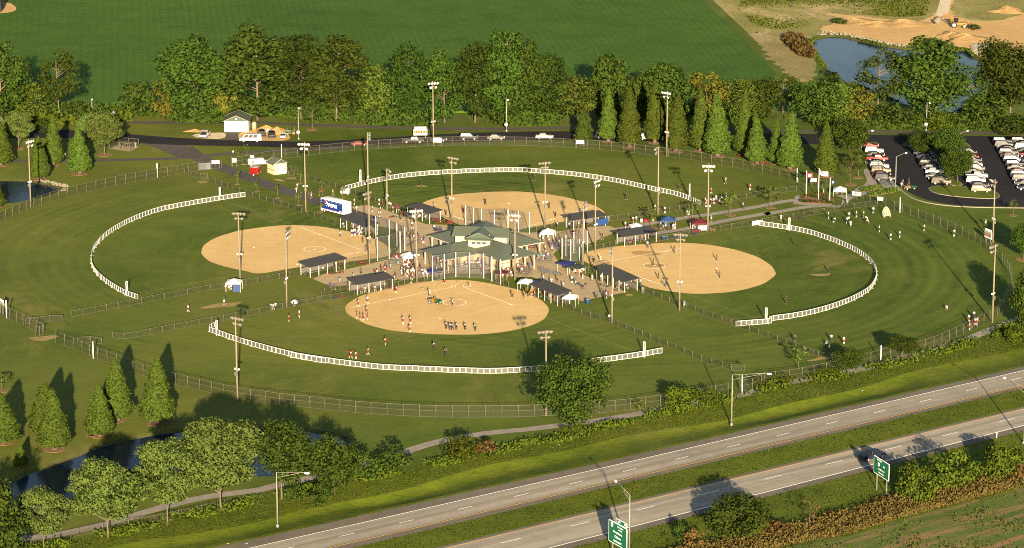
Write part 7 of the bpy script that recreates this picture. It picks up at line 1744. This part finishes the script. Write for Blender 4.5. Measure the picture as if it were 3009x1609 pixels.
crowd('on bleachers right of the near backstop', [(1945, 250, 'whitek', 'sit', 200, .5), (1975, 270, 'pink', 'sit', 200, .5), (1990, 300, 'greyd', 'sit', 200, .3), (2020, 310, 'whitek', 'sit', 200, .3), (1960, 310, 'blackw', 'sit', 200, .2)], P6, 'T7')
crowd('crossing plaza right of building', [(187, 672, 'bluej', 'walk'), (288, 757, 'whitek', 'walk'), (388, 762, 'yellow'), (345, 782, 'allwhite'), (431, 812, 'whitek'), (493, 767, 'blue'), (520, 782, 'green'), (572, 737, 'yelloww'), (640, 757, 'allwhite'), (641, 662, 'whited')], P6, 7)
crowd('by post at plaza corner', [(730, 868, 'greyd'), (742, 880, 'redw'), (756, 872, 'redj')], P6, 7)
crowd('around right building wing', [(350, 537, 'pink'), (302, 542, 'redw'), (268, 512, 'whitek'), (715, 452, 'redj', 'walk'), (285, 480, 'whitek')], P6, 7)
crowd('on small bleachers right of building', [(250, 605, 'cyan', 'sit', 150, .3), (270, 598, 'cyan', 'sit', 150, .5), (290, 605, 'redw', 'sit', 150, .3), (305, 610, 'greyd', 'sit', 150, .2), (320, 598, 'whitek', 'sit', 150, .45)], P6, 7)
crowd('under blue and green awnings', [(440, 668, 'maroon', 'sit', 20), (462, 662, 'whitek', 'sit', 20), (485, 660, 'redw', 'sit', 20), (508, 672, 'bluej'), (540, 690, 'orange', 'stand'), (527, 712, 'bluej')], P6, 7)
crowd('behind collapsed white tent', [(880, 372, 'redw'), (935, 335, 'redw', 'walk'), (958, 330, 'whitek'), (1078, 335, 'allwhite', 'walk'), (1095, 245, 'redw'), (1165, 262, 'blue')], P6, 7)
crowd('under blue canopy on walk', [(1130, 375, 'greyd', 'sit', 200), (1152, 378, 'cyan', 'sit', 190), (1170, 372, 'cyan'), (1178, 345, 'whitek'), (1190, 380, 'bluej'), (1228, 370, 'redw', 'sit', 180), (1240, 362, 'maroon', 'sit', 170)], P6, 7)
crowd('at maroon stall', [(1368, 372, 'allwhite', 'bend', 200), (1385, 368, 'redw'), (1350, 370, 'maroon'), (1418, 385, 'whitek', 'sit', 180), (1500, 320, 'cyan')], P6, 7)
crowd('in shade of white tent behind building', [(262, 450, 'whitek', 'sit', 200), (285, 455, 'allwhite', 'sit', 190), (320, 455, 'redw', 'sit', 200), (345, 462, 'khakiw', 'stand')] if False else [(262, 450, 'whitek', 'sit', 200), (285, 455, 'allwhite', 'sit', 190), (320, 455, 'redw', 'sit', 200), (388, 372, 'whited')], P6, 7)
crowd('at flag bed and white tent', [(660, 600, 'allwhite', 'walk', 60), (405, 425, 'whited'), (900, 590, 'redw', 'sit', 180), (930, 588, 'whitek', 'sit', 180), (1010, 600, 'pink', 'sit', 180)], P6, 'T5')
crowd('under white tent on left lawn', [(1632, 815, 'whitek', 'sit', 190), (1655, 818, 'allwhite', 'sit', 180), (1670, 812, 'redw', 'sit', 180)], P6, 5)
crowd('by fence left of near left dugout', [(140, 950, 'whitek', 'sit', 190), (155, 955, 'blue', 'sit', 190), (172, 948, 'whited', 'sit', 190), (305, 925, 'allwhite', 'sit', 190)], P6, 6)
crowd('beside near left dugout on lawn', [(568, 800, 'bluej', 'sit', 190), (597, 812, 'greyd', 'sit', 190), (695, 815, 'blackw')], P6, 6)
crowd('at car park entrance', [(1082, 85, 'whitek'), (1135, 55, 'bluej', 'walk'), (1092, 62, 'redw')], P6, 8)
crowd('strolling in upper left shade', [(472, 1150, 'whitek', 'walk')], P6, 1)
crowd('behind red trailer fence', [(167, 260, 'whited')], P6, 'T1')
crowd('at right near foul line pole', [(762, 1046, 'whited', 'stand', 20)], P6, 7)
crowd('at pole on lower foul fence', [(1305, 945, 'cyan', 'stand', 20)], P6, 7)
crowd('at picnic tables under upper left corner roof', [(395, 405, 'blackw', 'sit', 30), (425, 402, 'bluej', 'sit', 30), (470, 400, 'greyd', 'sit', 30)], P6, 'S2')
crowd('at red tables before the building', [(420, 862, 'whitek'), (470, 830, 'redw', 'sit', 20), (560, 845, 'maroon', 'sit', 20), (610, 835, 'whitek', 'sit', 20), (700, 838, 'redj', 'sit', 20)], P6, 'S2')

crowd('of dense group under white plaza tent', [(1500, 1150, 'whitek'), (1525, 1175, 'redw'), (1550, 1200, 'orange'), (1575, 1165, 'allwhite'), (1590, 1215, 'whitek'), (1612, 1180, 'redj'), (1635, 1210, 'greyd'), (1560, 1240, 'allwhite', 'walk'), (1530, 1250, 'redw'), (1600, 1260, 'blackw')], P6, 'S1')
crowd('of second group below white plaza tent', [(1480, 1300, 'allwhite'), (1500, 1340, 'blackw'), (1540, 1310, 'red'), (1565, 1335, 'allwhite'), (1590, 1300, 'greyd'), (1615, 1330, 'whitek'), (1640, 1305, 'redw'), (1660, 1340, 'whitek')], P6, 'S1')
crowd('on left bleachers by left backstop', [(1560, 800, 'greyd', 'sit', 235, .3), (1590, 820, 'bluej', 'sit', 235, .5), (1620, 800, 'greyd', 'sit', 235, .7), (1650, 830, 'whitek', 'sit', 235, .4), (1690, 850, 'bluej', 'sit', 235, .5), (1720, 820, 'greyd', 'sit', 235, .7), (1760, 870, 'redw', 'sit', 235, .3), (1800, 890, 'pink', 'sit', 235, .3)], P6, 'S1')
crowd('in middle rows of near grandstand', [(860, 205, 'redj', 'sit', 185, .6), (900, 200, 'whitek', 'sit', 185, .6), (960, 205, 'whitek', 'sit', 185, .6), (1000, 198, 'redw', 'sit', 185, .6), (1040, 205, 'allwhite', 'sit', 185, .6), (1085, 200, 'pink', 'sit', 185, .6), (1125, 208, 'whitek', 'sit', 185, .6), (1160, 200, 'blue', 'sit', 185, .6), (1210, 212, 'greyd', 'sit', 185, .6)], P6, 'T7')
crowd('of group below blue awning at near fence', [(200, 1000, 'whitek', 'sit', 190), (235, 1010, 'allwhite', 'sit', 190), (265, 1035, 'redw', 'sit', 190), (300, 1030, 'whitek', 'sit', 190), (400, 1040, 'allwhite'), (425, 1045, 'khaki') if False else (425, 1045, 'whitek'), (175, 965, 'redj'), (480, 945, 'allwhite')], P6, 'S2')
crowd('of group behind dark maroon shade', [(1440, 985, 'redw', 'sit', 190), (1465, 1010, 'whitek', 'sit', 190), (1490, 990, 'maroon', 'sit', 190), (1575, 965, 'whitek'), (1600, 985, 'pink'), (1620, 960, 'greyd'), (1640, 1000, 'allwhite'), (1665, 985, 'redj')], P6, 'S2')
crowd('near trailer rear on plaza', [(820, 405, 'whitek'), (1300, 330, 'whited', 'sit', 190), (1330, 325, 'blackw', 'sit', 190), (1400, 455, 'allwhite'), (1460, 470, 'greyd'), (1480, 515, 'redj')], P6, 'S1')
crowd('of row along plaza behind right backstop', [(345, 610, 'greyd'), (380, 650, 'bluej', 'sit', 60, .4), (410, 620, 'whitek', 'sit', 60, .6), (430, 655, 'redj', 'sit', 60, .4), (600, 470, 'maroon'), (645, 480, 'redj'), (540, 605, 'redw'), (650, 590, 'whitek')], P6, 'S3')
crowd('at canopy side of lower walk', [(1010, 965, 'redw', 'sit', 190), (700, 980, 'blackw', 'sit', 190), (940, 830, 'whitek'), (1050, 870, 'redw')], P6, 'T8')

me = bpy.data.meshes.new('spectators'); me.from_pydata(MASSV, [], MASSF)
for m in MASSMAT: me.materials.append(m)
me.polygons.foreach_set('material_index', MASSM); me.polygons.foreach_set('use_smooth', [True] * len(MASSF)); me.update()
tag(put('spectators', me), 'small spectators packed on the stands, in the dugouts and under the awnings', 'crowd', None, 'stuff')

# ================================================================== SMALL THINGS
CANV = {k: mat('canvas_' + k, c, .75, .06, 2) for k, c in {'white': (.50, .49, .46), 'blue': (.016, .038, .12), 'navy': (.008, .013, .085), 'green': (.016, .028, .022), 'maroon': (.062, .005, .008), 'red': (.12, .008, .008)}.items()}
def canopy(label, sh, x, y, w, d, rz, colour, h=2.05, peak=.85, group='pop-up canopies', sag=0.0):
    """x, y = ground point under the middle of the near edge"""
    b = g(sh, x, y); a = math.radians(rz); c = b + Vector((-math.sin(a), math.cos(a), 0)) * (d / 2)
    t = thing('canopy_tent', label, 'tent', c, a, group); m = CANV[colour]; n = 4; vs = []; fs = []
    def hz(u, v): e = max(abs(u), abs(v)); return h + peak * (1 - e) - sag * (1 - abs(u)) * .3
    for i in range(n + 1):
        for j in range(n + 1): u, v = -1 + 2 * i / n, -1 + 2 * j / n; vs.append((u * w / 2, v * d / 2, hz(u, v)))
    fs = []
    for i in range(n):
        for j in range(n):
            q = (i * (n + 1) + j, (i + 1) * (n + 1) + j, (i + 1) * (n + 1) + j + 1, i * (n + 1) + j + 1)
            fs += [(q[0], q[1], q[2]), (q[0], q[2], q[3])] if (i < n / 2) == (j < n / 2) else [(q[0], q[1], q[3]), (q[1], q[2], q[3])]
    MB().add(vs, fs, 0, False).build('roof', m, t)
    mb = MB(); cs = [(-w / 2, -d / 2), (w / 2, -d / 2), (w / 2, d / 2), (-w / 2, d / 2)]
    for i in range(4):
        p, q = cs[i], cs[(i + 1) % 4]; mb.add([(*p, h), (*q, h), (*q, h - .28), (*p, h - .28)], [(0, 1, 2, 3)])
    mb.build('valance', m, t)
    for p in cs: put('leg', BPOLE, t, (p[0] * .97, p[1] * .97, 0), (0, 0, 0), (.35, .35, h - .02))
    return t
ct = canopy('white pop-up tent on the plaza among the crowd', 'S1', 1605, 1190, 3.2, 3.2, 12, 'white')
canopy('white pop-up tent right behind the building', 7, 312, 470, 3.2, 3.2, -8, 'white')
cl_ = canopy('half-collapsed white tent behind the upper right dugout', 7, 968, 398, 3.0, 3.0, 10, 'white', 1.15, .75)
canopy('blue pop-up canopy beside the walk', 7, 1188, 378, 3.4, 3.2, -2, 'blue')
mc = canopy('maroon pop-up stall with white side cloth', 7, 1420, 392, 3.6, 3.0, 6, 'maroon', 1.9, .8); MB().box((.6, -1.5, .8), (2.3, .04, 1.1)).build('side_cloth', CANV['white'], mc); MB().box((-1.0, -1.9, .3), (2.0, .9, .55)).build('counter_cloth', CANV['maroon'], mc)
canopy('deep blue awning beside the right backstop', 'S3', 470, 985, 3.0, 2.8, -30, 'navy', 1.95, .35)
canopy('dark green awning joined to the deep blue one', 'S3', 610, 1035, 3.0, 2.8, -30, 'green', 1.95, .35)
canopy('white tent at the left end of the near right dugout', 7, 150, 832, 3.0, 2.8, -12, 'white', 2.1, .6)
canopy('small blue awning between white tent and near right dugout', 7, 205, 822, 1.9, 1.7, -16, 'blue', 2.0, .25)
canopy('white tent at the right end of the near right dugout', 7, 470, 940, 2.9, 2.8, -14, 'white', 2.0, .65)
canopy('low dark blue shade left of the near backstop', 6, 1318, 738, 3.0, 2.6, -4, 'navy', 1.7, .3)
canopy('dark maroon shade right of the near backstop', 'T7', 1600, 420, 2.6, 2.2, -6, 'maroon', 1.35, .45)
canopy('white tent in front of the flagpole bed', 'T5', 968, 688, 3.2, 3.0, -6, 'white')
lt = canopy('white tent with a blue tarp side on the left lawn', 5, 1685, 832, 3.2, 3.0, -4, 'white', 2.0, .7); MB().box((.75, -1.5, .95), (1.5, .05, 1.7)).build('side_tarp', MATS['blue_tarp'], lt)
def umbrella(label, sh, x, y, cols, r=1.15, h=2.0, tilt=0.0):
    t = thing('sun_umbrella', label, 'umbrella', g(sh, x, y), 0, 'sun umbrellas'); t.rotation_euler = (tilt, 0, 0)
    MB().tube([(0, 0, 0), (0, 0, h + .35)], .03, 6).build('pole', steel, t); n = 12
    for i in range(n):
        a, b = 2 * PI * i / n, 2 * PI * (i + 1) / n
        MB().add([(0, 0, h + .4), (r * math.cos(a), r * math.sin(a), h - .1), (r * math.cos(b), r * math.sin(b), h - .1), (.5 * r * math.cos(a), .5 * r * math.sin(a), h + .24), (.5 * r * math.cos(b), .5 * r * math.sin(b), h + .24)], [(0, 3, 4), (3, 1, 2, 4)]).build('canopy_segment', cols[i % len(cols)], t)
om = mat('umbrella_orange', (.2, .07, .012), .7); umbrella('orange and white beach umbrella by the green awning', 'S3', 690, 1010, [om, CANV['white']], 1.3, 1.5, .35)
umbrella('red umbrella behind the building near the far left dugout', 'S2', 590, 345, [CANV['red']], .9, 1.5)
umbrella('white umbrella with black top by the left near foul fence', 6, 310, 935, [CANV['white'], CANV['white'], mat('canvas_black', (.02, .02, .02), .7)], .8, 1.3, .3)
umbrella('closed-over red shade on the lawn behind the collapsed tent', 'T8', 325, 775, [CANV['red']], .7, .5, .5)
redwood = mat('red_stained_wood', (.10, .018, .012), .7, .15, 4)
def picnic_table(label, sh, x, y, rz, m=None):
    t = thing('picnic_table', label, 'picnic table', g(sh, x, y), math.radians(rz), 'picnic tables'); m = m or redwood
    for i in range(4): MB().box((0, -.3 + .2 * i, .74), (1.9, .17, .05)).build('top_plank', m, t)
    for s in (-1, 1): MB().box((0, s * .72, .44), (1.9, .26, .05)).build('seat', m, t)
    for sx in (-.7, .7): MB().tube([(sx, -.75, 0), (sx, -.2, .72)], .045, 5).tube([(sx, .75, 0), (sx, .2, .72)], .045, 5).box((sx, 0, .42), (.07, 1.6, .07)).build('leg', m, t)
brownwood = mat('brown_wood', (.13, .075, .05), .7, .2, 4)
picnic_table('red picnic table beside the pole at the left backstop', 'S1', 910, 1170, 14); picnic_table('brown picnic table at the near pond under a cypress', 9, 655, 590, -25, brownwood)
picnic_table('red picnic table under the upper cypresses, left one', 3, 1720, 1135, 5); picnic_table('red picnic table under the upper cypresses, right one', 3, 1880, 1190, -5)
picnic_table('red picnic table before the building, left one', 'S2', 400, 830, 0); picnic_table('red picnic table before the building, middle one', 'S2', 545, 855, 0); picnic_table('red picnic table before the building, right one', 'S2', 690, 845, 5)
picnic_table('red picnic table under the right building wing', 'S2', 1780, 640, -5); picnic_table('red picnic table left of the white plaza tent', 'S1', 1390, 1060, 10); picnic_table('red picnic table at the far left dugout end', 'S1', 1960, 540, -20); picnic_table('red picnic table beside the red umbrella', 'S2', 455, 275, -15)
def bleachers(label, sh, x, y, w, rows, rz):
    t = thing('bleachers', label, 'bleachers', g(sh, x, y), math.radians(rz), 'metal bleachers')
    for i in range(rows):
        MB().box((0, i * .62, .42 + i * .3), (w, .28, .05)).build('seat_plank', benchm, t); MB().box((0, i * .62 - .28, .16 + i * .3), (w, .26, .04)).build('foot_plank', benchm, t)
    for sx in (-w * .42, 0, w * .42):
        MB().tube([(sx, -.3, 0), (sx, (rows - 1) * .62, .3 * rows)], .035, 5).tube([(sx, (rows - 1) * .62, 0), (sx, (rows - 1) * .62, .3 * rows + .6)], .035, 5).tube([(sx, -.3, .02), (sx, (rows - 1) * .62, .02)], .03, 5).build('frame', steel, t)
    MB().tube([(-w / 2, (rows - 1) * .62 + .1, .3 * rows + .6), (w / 2, (rows - 1) * .62 + .1, .3 * rows + .6)], .03, 5).build('hand_rail', steel, t)
bleachers('near grandstand behind the near backstop', 'T7', 1010, 300, 6.6, 5, 0)
bleachers('small bleachers right of the building', 7, 285, 615, 3.6, 4, -20); bleachers('empty bleachers in the middle of the right plaza', 'S3', 310, 1010, 4.6, 3, 155); bleachers('short empty bleachers beside the middle ones', 'S3', 200, 975, 1.6, 3, 155)
bleachers('bleachers right of the near backstop before the white tent', 'T7', 2000, 330, 4.0, 4, -35); bleachers('bleachers left of the building at the left backstop', 'S1', 1640, 870, 4.6, 4, -125); bleachers('bleachers behind the white plaza tent', 'S1', 1420, 1175, 4.0, 3, 20)
bleachers('bleachers behind the right backstop', 'S3', 390, 640, 3.8, 4, 95); bleachers('bleachers under blue awning left of near backstop', 'T7', 90, 360, 4.2, 3, 5); bleachers('bleachers below the left corner roof of the building', 'S1', 1790, 1020, 3.4, 3, 30)
def bin_(label, sh, x, y, m, h=.95, r=.33, group='litter bins'):
    t = thing('litter_bin', label, 'bin', g(sh, x, y), 0, group); MB().lathe([(r * .85, 0), (r, h * .95), (r * 1.05, h)], 12).build('barrel', m, t); MB().lathe([(r * 1.06, h), (r * .9, h + .1), (r * .3, h + .16)], 12).build('lid', darksteel, t)
gb = mat('grey_bin', (.16, .16, .15), .6); bin_('grey bin standing alone on the left plaza', 'S4', 92, 340, gb); bin_('dark bin at the lower right corner of the plaza', 'S3', 940, 1345, mat('dark_bin', (.04, .04, .05), .6)); bin_('pale metal bin at the lower right dugout corner', 'S3', 1615, 1280, steel, 1.2, .38); bin_('pale metal bin right of the far right dugout', 'S3', 1120, 248, steel, 1.2, .38); bin_('grey bin below the white tent at the flag bed', 'T5', 1112, 765, gb)
bin_('blue drum lying near the near right dugout', 7, 607, 915, mat('blue_drum', (.014, .05, .14), .5), 1.0, .5); bin_('blue cooler drum under the lower left dugout', 'S1', 80, 1300, MATS['blue_drum'], .6, .35); bin_('blue drum on the lower right dugout side of walk', 'T8', 780, 1230, MATS['blue_drum'], .8, .6); bin_('white barrel behind the collapsed tent', 'T8', 212, 790, white, .8, .35)
# white wheeled bin/banner at the fence corner
wb = thing('covered_trailer', 'white covered box behind a sapling at the far left fence', 'trailer', g('S1', 665, 150), math.radians(-12)); x = bevelled(MB().box((0, 0, 1.0), (2.2, 1.4, 1.3)).mesh('body'), .08); x.materials.append(PAINT['white']); put('body', x, wb)
for s in (-.7, .7): w = put('wheel', TYRE, wb, (s, -.65, .3), (0, 0, 0), (.9, .9, .9)); put('rim', RIM, w)
# practice net
pnet = thing('practice_net', 'arched practice net in the corner of the right field', 'net', g(8, 970, 285), math.radians(-25)); n = 10
arc = [(-1.0 + 2.0 * i / n, 0, 2.4 * math.sin(PI * (.08 + .84 * i / n)) ** .8) for i in range(n + 1)]; arc = [(-1.0, 0, 0)] + arc[1:-1] + [(1.0, 0, 0)]
MB().tube(arc, .04, 5).build('frame', white, pnet); MB().add([(x_, y_ + (.9 * (1 - z_ / 2.4)), z_) for x_, y_, z_ in arc], [tuple(range(len(arc)))]).build('net', wire('pale_net', (.42, .42, .34), .45), pnet); MB().tube([(-1, 0, .03), (-1, .95, .03), (1, .95, .03), (1, 0, .03)], .03, 5).build('base_bar', white, pnet)
# held things
def stick(name, label, cat, a, b, r0, r1, m, extra=None):
    t = thing(name, label, cat, a); v = Vector(b) - Vector(a); MB().tube([(0, 0, 0), v * .5, v], [r0, (r0 + r1) / 2, r1], 6).build('shaft', m, t); (MB().box(v, (.55, .06, .08)) if extra else MB().lathe([(r0 * 1.3, -.02), (r0 * 1.3, .02)], 6)).build('head' if extra else 'knob', m, t)
q = g('S3', 1005, 838); stick('softball_bat', 'bat held up by the batter at right home plate', 'bat', q + Vector((-.1, -.25, 1.5)), q + Vector((-.55, -.1, 2.2)), .02, .04, rimm)
q = g('T7', 160, 852); stick('field_rake', 'rake held by the person on the cart bed', 'rake', q + Vector((.45, -.15, 2.05)), q + Vector((-1.3, .3, 2.6)), .025, .025, woodpole, True)
q = g('T7', 620, 968); stick('field_rake', 'rake held by the person in the near pitching circle', 'rake', q + Vector((.4, .1, 1.1)), q + Vector((1.3, .7, .12)), .025, .025, woodpole, True)
MB()
bk = thing('ball_bucket', 'bucket with a ball holder behind near home plate', 'bucket', g('T7', 722, 508)); MB().lathe([(.17, 0), (.2, .4)], 10).build('pail', MATS['grey_bin'], bk); MB().tube([(-.35, 0, .62), (.35, 0, .62)], .03, 5).tube([(0, 0, .4), (0, 0, .75)], .03, 5).build('holder', darksteel, bk)
# bags, chairs, coolers along the fences
bagm = {k: mat('bag_' + k, c, .7, .1) for k, c in {'black': (.02, .02, .022), 'red': (.10, .008, .008), 'blue': (.012, .022, .085), 'grey': (.06, .06, .064)}.items()}
BAG = bevelled(MB().box((0, 0, .16), (.75, .34, .32)).mesh('bag'), .09)
def bags(place, sh, lst):
    for i, (x, y, c) in enumerate(sorted(lst)):
        o = put('sports_bag', BAG.copy(), None, g(sh, x, y), (0, 0, rng.uniform(0, 3))); o.data.materials.append(bagm[c]); tag(o, '%s sports bag, %s from left %s' % (c, 'first' if i == 0 else ordn[i], place), 'bag', 'sports bags')
bags('at front of lower left dugout', 'S1', [(440, 1305, 'red'), (490, 1298, 'black'), (530, 1295, 'red'), (575, 1288, 'black'), (620, 1278, 'red')])
bags('beside lower right dugout', 'S3', [(1010, 1165, 'black'), (1060, 1185, 'grey'), (1105, 1195, 'black'), (1230, 1245, 'black')])
bags('on plaza right of the empty bleachers', 'S3', [(680, 1150, 'black'), (710, 1170, 'blue'), (745, 1190, 'black'), (790, 1160, 'black'), (750, 1225, 'grey')])
bags('along upper right foul fence', 'T8', [(625, 1260, 'red'), (690, 1255, 'red'), (960, 1200, 'blue'), (1010, 1195, 'blue'), (1110, 1175, 'blue'), (1170, 1160, 'black'), (1290, 1135, 'grey'), (1480, 1105, 'blue'), (1540, 1105, 'blue'), (1590, 1100, 'black')])
bags('beside near left dugout', 'S4', [(15, 495, 'black'), (60, 560, 'black'), (20, 575, 'blue'), (110, 545, 'red'), (150, 495, 'black'), (230, 490, 'black')])
bags('beside far left dugout', 'S1', [(1320, 485, 'red'), (1350, 475, 'black'), (1390, 480, 'grey'), (1450, 490, 'black'), (1660, 545, 'black')])
bags('at upper end of right portable fence', 8, [(290, 300, 'black'), (320, 302, 'red'), (345, 300, 'black'), (372, 300, 'black')])
for i, (x, y, s) in enumerate(((1975, 975, 'heap of brown baskets at the floodlight pole by the maroon stall'),)):
    for j in range(5):
        o = put('basket', MB().lathe([(.28, 0), (.36, .32), (.34, .34)], 10).mesh('basket', mat('wicker', (.13, .08, .035), .8, .2, 8)), None, g('T8', 1940 + j * 32, 985 + (j % 2) * 22)); tag(o, 'brown basket at the maroon stall pole, %s from left' % ('first' if j == 0 else ordn[j]), 'basket', 'baskets by the maroon stall')
# delineators and small posts by the highway
for sh, x, y, s in ((11, 1770, 1040, 'white marker post at the near road edge left of the right-hand sign'), (12, 1742, 598, 'white marker post at the near road edge at right'), (12, 5, 1042, 'white marker post at the near road edge beside the dark tree')):
    t = thing('marker_post', s, 'marker post', g(sh, x, y), 0, 'road marker posts'); MB().box((0, 0, .6), (.1, .04, 1.2)).build('blade', white, t); MB().box((0, -.025, 1.05), (.08, .01, .16)).build('reflector', lamp, t)
for sh, x, y, s in ((9, 980, 1220, 'first'), (9, 1112, 1192, 'second'), (9, 1372, 1140, 'third')): pass
# car parked trailer hitch litter: small white scraps on the lawns
for i, (sh, x, y) in enumerate(((11, 390, 647), (9, 1620, 1350), (9, 1752, 1350), (12, 785, 262))):
    o = put('paper_scrap', MB().add([(-.2, -.12, .03), (.22, -.1, .05), (.18, .16, .09), (-.16, .12, .04)], [(0, 1, 2, 3)]).mesh('paper_scrap', white), None, g(sh, x, y)); tag(o, ('white paper scrap on the slope below the large lone tree', 'left white paper scrap at the lower left road edge', 'right white paper scrap at the lower left road edge', 'white paper scrap on the slope right of the middle lamp')[i], 'litter', 'paper scraps')
